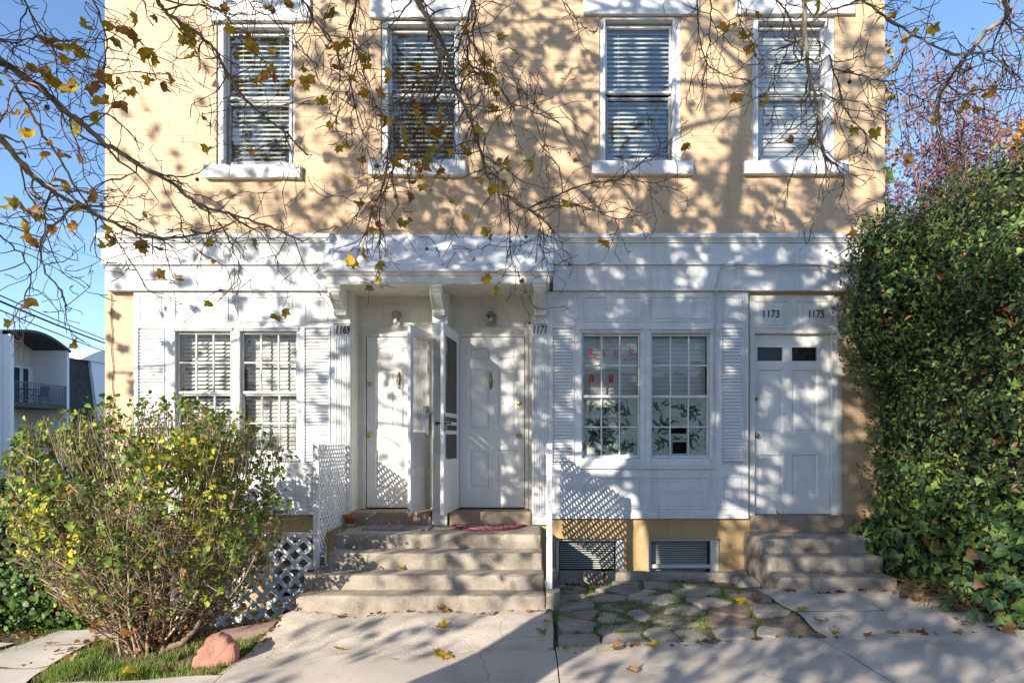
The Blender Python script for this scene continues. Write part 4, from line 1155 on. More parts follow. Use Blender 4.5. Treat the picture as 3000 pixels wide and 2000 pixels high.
# --- storm doors standing open
def storm(name, hinge, outer, z0, z1, glass_side, lower, screen):
    hx, hy = hinge; ox, oy = outer
    L = math.hypot(ox - hx, oy - hy); a = math.atan2(oy - hy, ox - hx)
    t = 0.034; z1 -= z0; h = z1
    mb = MB(); st = 0.085
    gz0, gz1 = (0.93, h - 0.13)
    mb.box(0, st, -t / 2, t / 2, 0, h, 0.003); mb.box(L - st, L, -t / 2, t / 2, 0, h, 0.003)
    mb.box(st, L - st, -t / 2, t / 2, h - 0.12, h, 0.003)
    if screen:      # two mid rails, one low panel
        bars = [(0.0, 0.17), (0.52, 0.60), (0.88, 0.925), (0.985, 1.02), (1.075, 1.12)]
        mb.box(st, L - st, -0.008, 0.008, 0.17, 0.52)
        fields = [(0.60, 0.88), (0.925, 0.985), (1.02, 1.075), (1.12, h - 0.12)]
    else:
        bars = [(0.0, 0.16), (0.40, 0.50), (0.78, 0.90)]
        mb.box(st, L - st, -0.008, 0.008, 0.16, 0.40); mb.box(st, L - st, -0.008, 0.008, 0.50, 0.78)
        fields = [(0.90, h - 0.12)]
    for (c, d) in bars: mb.box(st, L - st, -t / 2 + 0.001, t / 2 - 0.001, c, d, 0.003)
    o = mb.build(name, M['white_door'], house)
    for (c, d) in fields:
        obj('screen' if screen else 'pane', mk_mesh('field', [(st, 0, c), (L - st, 0, c), (L - st, 0, d), (st, 0, d)], [(0, 1, 2, 3)], M['screen'] if screen else M['glass_clear']), o)
    o.location = (hx, hy, z0); o.rotation_euler = (0, 0, a)
    hz = 1.0 if screen else 0.98
    hd = MB()
    if screen:
        hd.box(L - 0.05, L - 0.03, -t / 2 - 0.008, -t / 2 + 0.001, hz - 0.09, hz + 0.09, 0.003); hd.box(L - 0.05, L - 0.03, t / 2 - 0.001, t / 2 + 0.008, hz - 0.09, hz + 0.09, 0.003)
        hd.tube([(L - 0.04, t / 2, hz), (L - 0.04, t / 2 + 0.045, hz), (L - 0.08, t / 2 + 0.05, hz + 0.005), (L - 0.12, t / 2 + 0.05, hz - 0.008)], 0.008, 7)
        hd.lathe([(0.012, 0.0), (0.010, 0.03), (0.022, 0.045), (0.024, 0.06), (0.012, 0.07)], (L - 0.04, -t / 2, hz), 12, 'y')
        hd.build('handle', M['brown_metal'], o, True)
    else:
        hd.box(L - 0.002, L + 0.003, -0.006, 0.006, 0.55, 0.60); hd.box(L - 0.002, L + 0.003, -0.006, 0.006, 0.02, 0.05)
        hd.build('strike_plate', M['brown_metal'], o)
    return o
m_, nt_, b_, out_ = new_mat('insect_screen')
b_.inputs['Base Color'].default_value = (0.05, 0.045, 0.04, 1); b_.inputs['Roughness'].default_value = 0.7
tr_ = nt_.nodes.new('ShaderNodeBsdfTransparent'); mx_ = nt_.nodes.new('ShaderNodeMixShader'); mx_.inputs[0].default_value = 0.82
nt_.links.new(tr_.outputs[0], mx_.inputs[1]); nt_.links.new(b_.outputs[0], mx_.inputs[2]); nt_.links.new(mx_.outputs[0], out_.inputs['Surface'])
M['screen'] = m_
st1 = storm('storm_door', (-1.325, 0.21), (-1.455, -0.47), 0.775, 2.86, None, None, False)
st1['label'] = 'storm door with a clear glass pane standing open'
st2 = storm('storm_door', (-0.998, 0.21), (-1.075, -0.575), 0.77, 2.862, None, None, True)
st2['label'] = 'storm door with a dark insect screen standing open'

# --- porch lamps
lx, lz = WX(1163, .29), WZ(925, .29)
lamp = MB().lathe([(0.055, 0.0), (0.055, 0.008), (0.048, 0.014), (0.03, 0.018)], (lx, 0.29, lz), 24, 'y').build('porch_lamp', M['pewter'], house, True)
MB().lathe([(0.012, 0.05), (0.035, 0.045), (0.042, 0.02), (0.040, -0.005), (0.030, -0.02), (0.022, -0.03), (0.02, -0.045)], (lx, 0.215, lz - 0.005), 20).tube([(lx, 0.28, lz), (lx, 0.215, lz + 0.005)], 0.012, 8).build('socket', M['pewter'], lamp, True)
MB().lathe([(0.013, 0.03), (0.017, 0.01), (0.029, -0.012), (0.034, -0.03), (0.029, -0.05), (0.016, -0.063), (0.002, -0.067)], (lx, 0.215, lz - 0.068), 20).build('bulb', M['bulb'], lamp, True)
lx, lz = WX(1440, .29), WZ(934, .29)
mb = MB(); yb = 0.291
arc = [(lx - 0.062, lz + 0.02)] + [(lx + 0.062 * math.cos(t), lz + 0.02 + 0.055 * math.sin(t)) for t in [math.pi * (1 - k / 10) for k in range(11)]] + [(lx + 0.062, lz - 0.085), (lx - 0.062, lz - 0.085)]
mb.hexa([(x, yb, z) for x, z in arc], [(x, yb - 0.012, z) for x, z in arc])
lant = mb.build('porch_lantern', M['pewter'], house)
mb = MB()
for (px, py) in ((-0.05, -0.012), (0.05, -0.012), (-0.05, -0.10), (0.05, -0.10)): mb.box(lx + px - 0.005, lx + px + 0.005, yb + py - 0.005, yb + py + 0.005, lz - 0.07, lz + 0.03)
mb.box(lx - 0.062, lx + 0.062, yb - 0.115, yb - 0.012, lz - 0.085, lz - 0.07, 0.004)
mb.hexa([(lx - 0.06, yb - 0.012, lz + 0.03), (lx + 0.06, yb - 0.012, lz + 0.03), (lx + 0.06, yb - 0.115, lz + 0.03), (lx - 0.06, yb - 0.115, lz + 0.03)],
        [(lx - 0.02, yb - 0.012, lz + 0.085), (lx + 0.02, yb - 0.012, lz + 0.085), (lx + 0.02, yb - 0.05, lz + 0.085), (lx - 0.02, yb - 0.05, lz + 0.085)])
mb.build('cage', M['pewter'], lant)
mb = MB(); mb.box(lx - 0.046, lx + 0.046, yb - 0.098, yb - 0.095, lz - 0.07, lz + 0.03); mb.build('pane', M['glass_clear'], lant)
MB().lathe([(0.012, 0.05), (0.016, 0.03), (0.032, 0.0), (0.034, -0.02), (0.026, -0.04), (0.01, -0.05)], (lx, yb - 0.055, lz - 0.02), 18).build('bulb', M['bulb'], lant, True)

# --- house numbers
def number(text, cx, cz, y, h, shear, w, bold, mat, serif=False):
    cu = bpy.data.curves.new('house_number', 'FONT')
    cu.body = text; cu.size = 1.0; cu.extrude = 0.02; cu.offset = bold; cu.shear = shear; cu.align_x = 'CENTER'; cu.resolution_u = 3
    t = bpy.data.objects.new('tmp_text', cu); COL.objects.link(t)
    dg = bpy.context.evaluated_depsgraph_get()
    me = bpy.data.meshes.new_from_object(t.evaluated_get(dg))
    bpy.data.objects.remove(t); bpy.data.curves.remove(cu)
    me.materials.clear(); me.materials.append(mat)
    co = np.empty(len(me.vertices) * 3, dtype=np.float32); me.vertices.foreach_get('co', co); co = co.reshape(-1, 3)
    lo, hi = co.min(0), co.max(0)
    co[:, 0] = (co[:, 0] - (lo[0] + hi[0]) / 2) * (w / (hi[0] - lo[0])); co[:, 1] = (co[:, 1] - (lo[1] + hi[1]) / 2) * (h / (hi[1] - lo[1])); co[:, 2] *= 0.2
    out = np.stack([co[:, 0], -co[:, 2], co[:, 1]], 1)
    me.vertices.foreach_set('co', out.astype(np.float32).ravel()); me.update()
    me.name = 'house_number'
    return obj('house_number', me, house, (cx, y, cz))
number('1169', WX(1005, -.06), WZ(965, -.06), -0.056, 0.098, 0.2, 0.165, 0.004, M['black'])
number('1171', WX(1582, -.06), WZ(965, -.06), -0.056, 0.098, 0.28, 0.158, 0.010, M['black'])
number('1173', WX(2258), WZ(920), -0.026, 0.085, 0.0, 0.185, -0.004, M['black'])
number('1175', WX(2390), WZ(920), -0.026, 0.085, 0.0, 0.175, -0.004, M['black'])

# --- mail holder with a roll of papers between the doors
mx0 = WX(1258, .03)
mbx = MB().box(mx0 - 0.05, mx0 + 0.004, -0.02, 0.16, 1.63, 1.90, 0.006).build('mail_holder', M['galv'], house)
M['paper'] = mat_surface('newsprint', (0.55, 0.55, 0.52), (0.2, 0.38, 0.5), rough=0.8, scale=28, contrast=(0.48, 0.55), bump=0)
MB().tube([(mx0 - 0.022, 0.06, 1.84), (mx0 - 0.024, 0.05, 1.92), (mx0 - 0.03, 0.04, 1.985)], 0.022, 12).build('rolled_paper', M['paper'], mbx)

# --- cables on the facade
mb = MB()
for k in range(3):
    r0 = random.Random(k); pts = []
    y0 = -0.125 - 0.006 * k
    for i in range(14):
        px = 2480 - i * (2480 - 2110) / 13
        pts.append((WX(px), y0 - 0.006, WZ(783 + 3 * k + (3 * math.sin(i * 0.9 + k) + (6 if k == 2 else 0) * math.sin(math.pi * i / 13)))))
    for i in range(6):
        t = (i + 1) / 6; pts.append((WX(2110 - 12 * math.sin(t * 1.57) - 2 * k), -0.112, WZ(786 + 40 * (1 - math.cos(t * 1.57)) + 3 * k)))
    for i in range(16):
        yy = 840 + i * 32
        pts.append((WX(2094 - 2.2 * k - i * 0.35 + 2.2 * math.sin(i * 0.8 + k * 2)), -0.075 if yy > 865 else -0.108, WZ(yy)))
    mb.tube(pts, 0.0042, 6)
mb.build('cable', M['cable_white'], house)
mb = MB()
mb.tube([(WX(327 + 2.2 * math.sin(i * 1.1) + 0.4 * i), -0.014, WZ(860 + i * 17)) for i in range(26)], 0.0036, 6)
mb.tube([(WX(315), -0.012, WZ(722)), (WX(313), -0.014, WZ(760)), (WX(311), -0.012, WZ(795))], 0.004, 6)
mb.build('cable', M['cable_black'], house)
# ================================================================== steps, rails and small things
def settle(root, loc):
    """put the root Empty at the thing's base, leaving its parts where they are"""
    L = Vector(loc)
    for ch in [o for o in bpy.data.objects if o.parent is root]: ch.location = ch.location - L
    root.location = L
ps = empty('porch_steps'); tag(ps, 'worn concrete porch steps with four treads below the two front doors', 'steps')
rounded_block('landing', -2.19, 0.0, -0.81, 0.0, -0.2, 0.591, M['concrete'], ps, r=0.020, cell=0.05, amp=0.0035, seed=1)
rounded_block('step', -2.15, 0.012, -1.134, -0.6, -0.2, 0.447, M['concrete'], ps, r=0.018, cell=0.05, amp=0.0035, seed=2)
rounded_block('step', -2.29, 0.03, -1.43, -0.9, -0.3, 0.286, M['concrete'], ps, r=0.020, cell=0.05, amp=0.004, seed=3)
rounded_block('step', -2.27, 0.045, -1.70, -1.2, -0.3, 0.148, M['concrete'], ps, r=0.026, cell=0.04, amp=0.006, seed=4)
rounded_block('pedestal', 0.047, 0.185, -1.70, -1.45, -0.2, 0.172, M['concrete'], ps, r=0.015, cell=0.045, amp=0.004, seed=5)
rounded_block('cheek', 0.04, 0.165, -1.44, -0.85, -0.2, 0.26, M['concrete'], ps, r=0.04, cell=0.05, amp=0.02, seed=6)
settle(ps, (-1.1, -0.8, 0.0))
ss = empty('side_steps'); tag(ss, 'shaded concrete steps up to the side door beside the hedge', 'steps')
rounded_block('landing', 2.365, 3.62, -0.634, 0.0, -0.1, 0.519, M['concrete'], ss, r=0.020, cell=0.05, amp=0.003, seed=11)
rounded_block('step', 2.358, 3.56, -0.923, -0.5, -0.1, 0.372, M['concrete'], ss, r=0.020, cell=0.05, amp=0.003, seed=12)
rounded_block('step', 2.35, 3.52, -1.267, -0.8, -0.1, 0.228, M['concrete'], ss, r=0.022, cell=0.05, amp=0.004, seed=13)
settle(ss, (2.9, -0.6, 0.09))
# low kerbs in front of the basement windows
for (a, b, zt, s, lab) in ((0.19, 0.705, 0.118, 1, 'short low concrete kerb beside the porch step pedestal'), (0.712, 2.16, 0.108, 2, 'long low concrete kerb under the basement windows')):
    tag(rounded_block('concrete_kerb', a, b, -0.40, -0.26, -0.15, zt, M['concrete'], None, r=0.025, cell=0.05, amp=0.006, seed=30 + s), lab, 'kerb')
tag(rounded_block('concrete_rubble', 2.12, 2.345, -0.75, -0.05, -0.1, 0.085, M['concrete'], None, r=0.05, cell=0.05, amp=0.03, seed=40), 'broken concrete lump between long kerb and side steps', 'rubble')

# --- lattice
def line_in_poly(poly, p, d):
    ts = []
    for i in range(len(poly)):
        a, b = poly[i], poly[(i + 1) % len(poly)]
        ex, ey = b[0] - a[0], b[1] - a[1]
        det = d[0] * (-ey) + d[1] * ex
        if abs(det) < 1e-9: continue
        rx, ry = a[0] - p[0], a[1] - p[1]
        t = (rx * (-ey) + ry * ex) / det
        s = (d[0] * ry - d[1] * rx) / det
        if 0 <= s < 1: ts.append(t)
    ts.sort()
    return [(ts[i], ts[i + 1]) for i in range(0, len(ts) - 1, 2)]
def lattice(parent, poly, frame, pitch, width, thick, mat, ang=45):
    """strips in a plane; frame(u, v, w) -> world"""
    cu = sum(p[0] for p in poly) / len(poly); cv = sum(p[1] for p in poly) / len(poly)
    unit = {}
    for layer, an in ((0, ang), (1, -ang)):
        d = (math.cos(R(an)), math.sin(R(an))); n = (-d[1], d[0])
        for k in range(-60, 61):
            p = (cu + n[0] * k * pitch, cv + n[1] * k * pitch)
            for (t0, t1) in line_in_poly(poly, p, d):
                if t1 - t0 < 0.02: continue
                w0 = layer * thick * 1.05
                V = []
                for w in (w0, w0 + thick):
                    for (t, s) in ((t0, -1), (t1, -1), (t1, 1), (t0, 1)):
                        V.append(frame(p[0] + d[0] * t + n[0] * s * width / 2, p[1] + d[1] * t + n[1] * s * width / 2, w))
                MB().raw(V, [(0, 1, 2, 3), (4, 5, 6, 7), (0, 1, 5, 4), (1, 2, 6, 5), (2, 3, 7, 6), (3, 0, 4, 7)]).build('strip', mat, parent)
lr = empty('lattice_rail'); tag(lr, 'white lattice rail beside the flower pot, between shrub and porch steps', 'railing', 'lattice rails of the porch')
lattice(lr, [(-0.06, 1.535), (-1.04, 1.535), (-1.04, 0.30), (-0.83, 0.46), (-0.80, 0.61), (-0.06, 0.61)], lambda u, v, w: (-2.285 + w, u, v), 0.062, 0.026, 0.006, M['lattice'])
pb = MB().box(-2.312, -2.252, -1.085, -1.045, 0.287, 1.553, 0.004); pb.build('post', M['lattice'], lr)
sc_ = MB()
for z in (0.62, 0.95, 1.30, 1.52): sc_.lathe([(0.006, 0), (0.004, 0.003), (0.0005, 0.003)], (-2.285, -1.0855, z), 8, 'y')
tag(sc_.build('screws', M['black'], lr), kind='stuff')
settle(lr, (-2.285, -0.8, 0.29))
rr_ = empty('lattice_rail'); tag(rr_, 'white lattice rail in front of the shuttered window wing, beside the red doormat', 'railing', 'lattice rails of the porch')
lattice(rr_, [(-0.30, 1.535), (-1.47, 1.535), (-1.47, 0.20), (-1.12, 0.30), (-0.84, 0.48), (-0.80, 0.60), (-0.30, 0.60)], lambda u, v, w: (0.062 + w, u, v), 0.062, 0.027, 0.006, M['lattice'])
MB().box(0.052, 0.108, -1.515, -1.475, 0.170, 1.553, 0.004).build('post', M['lattice'], rr_)
sc_ = MB()
for z in (0.48, 0.72, 1.0, 1.46): sc_.lathe([(0.006, 0), (0.004, 0.003), (0.0005, 0.003)], (0.08, -1.5155, z), 8, 'y')
tag(sc_.build('screws', M['black'], rr_), kind='stuff')
settle(rr_, (0.08, -0.9, 0.17))
lf = empty('lattice_fence'); tag(lf, 'broad white lattice fence guarding the basement window behind the shrub', 'fence')
lattice(lf, [(-3.75, 0.60), (-2.325, 0.60), (-2.325, 0.36), (-2.42, 0.02), (-2.38, -0.10), (-2.44, -0.19), (-2.62, -0.27), (-3.75, -0.33)], lambda u, v, w: (u, -1.05 - w, v), 0.118, 0.046, 0.008, M['lattice'])
MB().box(-3.9, -2.325, -1.045, -1.0, 0.595, 0.640, 0.005).build('top_rail', M['lattice'], lf)
MB().box(-3.78, -3.73, -1.04, -1.0, -0.4, 0.594, 0.004).build('post', M['lattice'], lf)
settle(lf, (-3.0, -1.05, -0.3))

# --- flower pot, doormats, red rock
fp = empty('flower_pot'); tag(fp, 'small terracotta flower pot on a white saucer beside the front door', 'flower pot')
px_, py_, pz_ = -2.195, -0.17, 0.596
MB().lathe([(0.03, 0.004), (0.048, 0.0), (0.055, 0.006), (0.073, 0.036), (0.076, 0.038), (0.071, 0.036), (0.052, 0.010), (0.01, 0.010)], (px_, py_, pz_), 28).build('saucer', M['saucer'], fp, True)
pot = MB().lathe([(0.045, 0.012), (0.064, 0.095), (0.069, 0.096), (0.073, 0.135), (0.068, 0.137), (0.063, 0.115), (0.02, 0.112)], (px_, py_, pz_), 28).build('pot', M['terracotta'], fp, True)
settle(fp, (px_, py_, pz_))
def mat_rug(name, cols, scale):
    m, nt, b, out = new_mat(name); N, L = nt.nodes, nt.links
    geo = N.new('ShaderNodeNewGeometry'); v = N.new('ShaderNodeTexVoronoi'); v.inputs['Scale'].default_value = scale
    L.new(geo.outputs['Position'], v.inputs['Vector'])
    cr = N.new('ShaderNodeValToRGB'); cr.color_ramp.interpolation = 'CONSTANT'
    for i, c in enumerate(cols):
        if i < 2: e = cr.color_ramp.elements[i]
        else: e = cr.color_ramp.elements.new(0.5)
        e.position = i / len(cols); e.color = (*c, 1)
    sp = N.new('ShaderNodeSeparateColor'); L.new(v.outputs['Color'], sp.inputs[0]); L.new(sp.outputs[0], cr.inputs[0]); L.new(cr.outputs[0], b.inputs['Base Color'])
    b.inputs['Roughness'].default_value = 0.95
    nb = N.new('ShaderNodeTexNoise'); nb.inputs['Scale'].default_value = 300; bp = N.new('ShaderNodeBump'); bp.inputs['Strength'].default_value = 0.8; bp.inputs['Distance'].default_value = 0.004
    L.new(geo.outputs['Position'], nb.inputs['Vector']); L.new(nb.outputs['Fac'], bp.inputs['Height']); L.new(bp.outputs[0], b.inputs['Normal'])
    return m
m1 = rounded_block('doormat', -1.98, -1.24, -0.50, -0.06, 0.585, 0.606, mat_rug('faded_rug', [(0.20, 0.16, 0.13), (0.28, 0.22, 0.15), (0.12, 0.15, 0.17), (0.22, 0.2, 0.19), (0.25, 0.14, 0.10)], 38), None, r=0.006, cell=0.06, amp=0.003, seed=3)
tag(m1, 'faded multicoloured rectangular doormat with a brown leaf on it', 'doormat')
sm_ = MB(); pts = [(-0.60 + 0.43 * math.cos(t), -0.06 - 0.50 * math.sin(t)) for t in [math.pi * k / 28 for k in range(29)]]
dm = empty('doormat'); tag(dm, 'half-round red patterned doormat on the porch landing', 'doormat')
MB().hexa([(x, y, 0.594) for x, y in pts], [(x, y, 0.606) for x, y in pts]).build('border', mat_surface('mat_border', (0.24, 0.035, 0.045), (0.16, 0.025, 0.035), rough=0.95, scale=60, bump=0.5, bscale=300), dm)
p2 = [(-0.60 + 0.87 * (x + 0.60), -0.075 + 0.87 * (y + 0.06)) for x, y in pts]
MB().hexa([(x, y, 0.6065) for x, y in p2], [(x, y, 0.610) for x, y in p2]).build('patterned_field', mat_rug('red_rug', [(0.27, 0.04, 0.05), (0.45, 0.24, 0.22), (0.20, 0.03, 0.05), (0.5, 0.36, 0.33), (0.1, 0.06, 0.12)], 32), dm)
settle(dm, (-0.6, -0.3, 0.594))
rk = []
prof = [(-0.185, -0.06), (-0.18, 0.035), (-0.17, 0.07), (-0.14, 0.09), (-0.135, 0.13), (-0.09, 0.17), (-0.075, 0.225), (-0.04, 0.245), (0.03, 0.262), (0.055, 0.245), (0.10, 0.225), (0.125, 0.185), (0.165, 0.165), (0.178, 0.10), (0.182, -0.06)]
prof = [(prof[i][0] * (1 - t) + prof[i + 1][0] * t, prof[i][1] * (1 - t) + prof[i + 1][1] * t) for i in range(len(prof) - 1) for t in (0, .34, .67)] + [prof[-1]]
n = len(prof); V = []; Fs = []
rings = ((0.5, 0.080), (0.86, 0.075), (0.97, 0.055), (1.0, 0.02), (1.005, -0.015), (1.0, -0.045), (0.95, -0.068), (0.84, -0.080), (0.66, -0.087), (0.46, -0.090), (0.25, -0.091))
for (s, yv) in rings:
    for i, (x, z) in enumerate(prof):
        v = mnoise.noise_vector(Vector((x * 9, yv * 9, z * 9))) * 0.007 + mnoise.noise_vector(Vector((x * 40, yv * 40, z * 40))) * 0.0015
        V.append((x * s + v.x, yv + v.y - 0.05 * z / 0.26 * 0.0 + 0.09 * z, (z - 0.05) * s + 0.05 + v.z))
for k in range(len(rings) - 1):
    for i in range(n):
        j = (i + 1) % n
        Fs.append([k * n + i, (k + 1) * n + i, (k + 1) * n + j, k * n + j])
Fs.append(list(range(n))); Fs.append([(len(rings) - 1) * n + i for i in range(n)][::-1])
rock = obj('sandstone_rock', mk_mesh('sandstone_rock', V, Fs, M['red_rock'], False))
rock.location = (-2.56, -2.62, g(-2.56, -2.62) - 0.01); rock.rotation_euler = (0, 0, R(6)); rock.scale = (0.93, 0.85, 0.93)
tag(rock, 'upright red sandstone rock in the grass beside the apron', 'rock')
V = [(-0.24, -0.09, 0), (0.25, -0.07, 0), (0.28, 0.1, 0), (-0.2, 0.12, 0)]
fl = MB().hexa([(x, y, -0.05) for x, y, z in V], [(x * 0.96, y * 0.95, 0.03) for x, y, z in V]).build('flat_stone', M['flag_red'])
fl.location = (-2.62, -1.98, g(-2.62, -1.98)); fl.rotation_euler = (0.05, -0.1, 0.3)
tag(fl, 'flat brownish stone lying in the grass behind the red rock', 'stone')

# ------------------------------------------------------------------ plane-tree leaves
_lobes = [(-90, .14), (-64, .42), (-42, .62), (-24, .70), (-12, .88), (2, .70), (14, .66), (26, .80), (40, 1.0), (50, .80), (62, .68), (72, .74), (80, .86), (90, 1.10)]
OUT = [(r * math.cos(R(a)), r * math.sin(R(a))) for a, r in _lobes] + [(-r * math.cos(R(a)), r * math.sin(R(a))) for a, r in _lobes[-2:0:-1]]
def leaf_verts(curl, fold, twist, seed, ring=True, stem=True):
    """palmate leaf of unit half-size, curled; returns verts, tris"""
    rr = random.Random(seed)
    jit = [1 + rr.uniform(-0.1, 0.1) for _ in OUT]
    pts = [(0.0, 0.0)] + ([(x * 0.55 * j, y * 0.55 * j) for (x, y), j in zip(OUT, jit)] if ring else []) + [(x * j, y * j) for (x, y), j in zip(OUT, jit)]
    n = len(OUT); T = []
    if ring:
        for i in range(n):
            j = (i + 1) % n
            T += [(0, 1 + i, 1 + j), (1 + i, 1 + n + i, 1 + n + j), (1 + i, 1 + n + j, 1 + j)]
    else:
        for i in range(n): T.append((0, 1 + i, 1 + (i + 1) % n))
    if stem:
        b = len(pts); pts += [(-0.018, 0.0), (0.018, 0.0), (0.02, -0.75), (-0.01, -0.75)]; T += [(b, b + 3, b + 2), (b, b + 2, b + 1)]
    V = []
    for (x, y) in pts:
        z = fold * abs(x) + 0.13 * mnoise.noise(Vector((x * 2.6, y * 2.6, seed)))
        if abs(curl) > 1e-3:
            c = curl; yy = math.sin(y * c) / c; z += (1 - math.cos(y * c)) / c
        else: yy = y
        xx = x * math.cos(twist * y); z += x * math.sin(twist * y)
        V.append((xx, yy, z))
    return np.array(V), np.array(T)
LEAF_COLS = [(0.55, 0.37, 0.03), (0.42, 0.31, 0.04), (0.26, 0.25, 0.04), (0.46, 0.22, 0.05), (0.34, 0.165, 0.06), (0.56, 0.32, 0.05), (0.46, 0.29, 0.13)]
LEAF_MATS = [mat_leaf('plane_leaf_%s' % n, trans=0.45, attr=False, color=c, var=0.35) for n, c in zip(('yellow', 'olive_yellow', 'olive', 'rust', 'brown', 'ochre', 'tan'), LEAF_COLS)]
LEAF_TMPL = [leaf_verts(cu, fo, tw, s) for (cu, fo, tw, s) in ((0.5, 0.15, 0.2, 1), (0.9, 0.3, -0.3, 2), (-0.6, 0.25, 0.4, 3), (1.5, 0.5, 0.6, 4), (1.9, 0.7, -0.8, 5), (0.3, -0.25, 0.3, 6), (1.2, -0.6, 0.9, 7), (2.6, 0.9, 1.2, 8))]
_leaf_cache = {}
def leaf_mesh(t, c):
    if (t, c) not in _leaf_cache:
        V, T = LEAF_TMPL[t]
        _leaf_cache[(t, c)] = mk_mesh('leaf', V, [list(map(int, f)) for f in T], LEAF_MATS[c], True)
    return _leaf_cache[(t, c)]

# --- fallen leaves
def on_ground(px, py):
    d = 6.0
    for _ in range(30):
        x = (px - 1585) * d / F
        z = g(x, d - 8) + 0.02
        d = 0.5 * d + 0.5 * (EYE - z) * F / (py - 1288)
    return ((px - 1585) * d / F, d - 8, z)
def on_plane(px, py, z):
    d = (EYE - z) * F / (py - 1288); return ((px - 1585) * d / F, d - 8, z)
FALLEN = [
    (1298, 1843, None, 5, 3, 0.075, 'curled rust leaf standing in the middle of the apron'), (993, 1905, None, 0, 1, 0.06, 'pale yellow leaf on the apron, closest to the red rock'),
    (1147, 1933, None, 6, 5, 0.035, 'tiny pale leaf on the apron, below the porch steps'), (1300, 1922, None, 0, 0, 0.115, 'largest yellow leaf lying on the concrete apron edge'),
    (1598, 1827, None, 0, 2, 0.06, 'yellow leaf where apron meets flagstones, the upper of two'), (1595, 1862, None, 6, 4, 0.075, 'tan curled leaf where apron meets flagstones, the lower of two'),
    (1914, 1893, None, 0, 1, 0.085, 'bright yellow leaf on the lower edge of the flagstones'), (1805, 1907, None, 3, 4, 0.07, 'brown curled leaf at the flagstone edge left of the bright yellow one'),
    (1653, 1905, None, 3, 3, 0.05, 'small brown leaf at the corner of the flagstones by the sidewalk joint'), (1855, 1972, None, 6, 3, 0.06, 'thin tan leaf alone on the sidewalk slab'),
    (2175, 1760, None, 0, 5, 0.085, 'flat yellow leaf on the flagstones near the pad'), (2217, 1768, None, 4, 4, 0.06, 'dark brown leaf beside the flat yellow leaf on the flagstones'),
    (2243, 1707, None, 1, 1, 0.075, 'yellow-green leaf on the rubble beside the side steps'), (2283, 1511, 0.712, 5, 3, 0.055, 'ochre leaf on the side door step'),
    (2235, 1554, 0.524, 5, 4, 0.06, 'curled leaf on the landing of the side steps'), (2556, 1679, 0.233, 0, 5, 0.075, 'flat yellow leaf on the bottom tread of the side steps, by the ivy'),
    (2395, 1676, 0.233, 1, 0, 0.05, 'small olive leaf on the bottom tread of the side steps, middle'), (2355, 1791, None, 5, 1, 0.06, 'ochre leaf on the concrete pad below the side steps'),
    (2408, 1826, None, 6, 3, 0.07, 'tan folded leaf on the concrete pad, nearer the sidewalk'), (2403, 1868, None, 6, 0, 0.07, 'dull tan leaf at the corner of pad and flagstones'),
    (2443, 1862, None, 5, 4, 0.075, 'rust leaf on pad edge beside the dull tan leaf'), (2834, 1831, None, 6, 2, 0.07, 'tan leaf on paving at the foot of the ivy'),
    (1290, 1790, None, 3, 4, 0.055, 'brown curled leaf at the foot of the porch steps'), (1172, 1669, 0.292, 0, 3, 0.05, 'yellow leaf on the third tread of the porch steps'),
    (1224, 1612, 0.452, 3, 4, 0.04, 'small brown leaf on the second tread of the porch steps'), (1202, 1536, 0.612, 4, 4, 0.055, 'brown crumpled leaf on the faded doormat'),
    (368, 1982, None, 0, 2, 0.10, 'large yellow leaf in the grass at the sidewalk edge'), (2012, 1826, None, 6, 3, 0.05, 'small tan leaf in the middle of the flagstones'),
]
rf = random.Random(9)
for (px, py, z, c, t, s, lab) in FALLEN:
    p = on_ground(px, py) if z is None else on_plane(px, py, z)
    o = obj('fallen_leaf', leaf_mesh(t, c)); V = LEAF_TMPL[t][0]
    o.scale = (s, s, s); o.rotation_euler = (rf.uniform(-0.25, 0.25), rf.uniform(-0.25, 0.25), rf.uniform(0, 6.28))
    o.location = (p[0], p[1], p[2] + 0.012 - min(0, V[:, 2].min()) * s * 0.6)
    tag(o, lab, 'leaf', 'fallen plane leaves on the paving')

# ================================================================== neighbour on the left, facing +x
nb_ = empty('apartment_building'); tag(nb_, 'white modern apartment building with arched dark roof over a balcony', 'building')
M['nb_white'] = mat_surface('siding_white', (0.84, 0.84, 0.84), (0.79, 0.79, 0.79), rough=0.6, scale=0.8, bump=0.1, bscale=8)
M['nb_cream'] = mat_surface('siding_cream', (0.70, 0.66, 0.60), (0.64, 0.60, 0.55), rough=0.6, scale=0.8, bump=0.1, bscale=8)
M['nb_dark'] = mat_surface('dark_soffit', (0.05, 0.05, 0.055), (0.07, 0.07, 0.075), rough=0.6, scale=2, bump=0.1)
M['nb_shingle'] = mat_surface('dark_shingle', (0.045, 0.045, 0.05), (0.075, 0.075, 0.08), rough=0.9, scale=3, bump=0.3, bscale=12, bdist=0.03)
M['nb_glass'] = mat_surface('dark_window', (0.03, 0.03, 0.032), (0.045, 0.045, 0.05), rough=0.08, scale=0.6, bump=0, spec=0.5)
M['nb_rail'] = mat_surface('rail_grey', (0.10, 0.11, 0.13), (0.13, 0.14, 0.16), rough=0.5, bump=0)
nx = -25.8; u0 = 25.4; W_ = 3.75; dep = 1.9; fz = 3.48
def nbx(name, w0, w1, ua, ub, z0, z1, mat, ch=0.01, parent=None): return MB().box(nx + w0, nx + w1, u0 + ua, u0 + ub, z0, z1, ch).build(name, mat, parent or nb_)
nbx('wall', -9.0, -dep, -9.0, 9.5, -1.0, 6.25, M['nb_white'])                                   # main block behind
nbx('pier', -dep + 0.003, 0.02, -0.24, 0.0, -1.0, 6.72, M['nb_white'])                             # left of the balcony
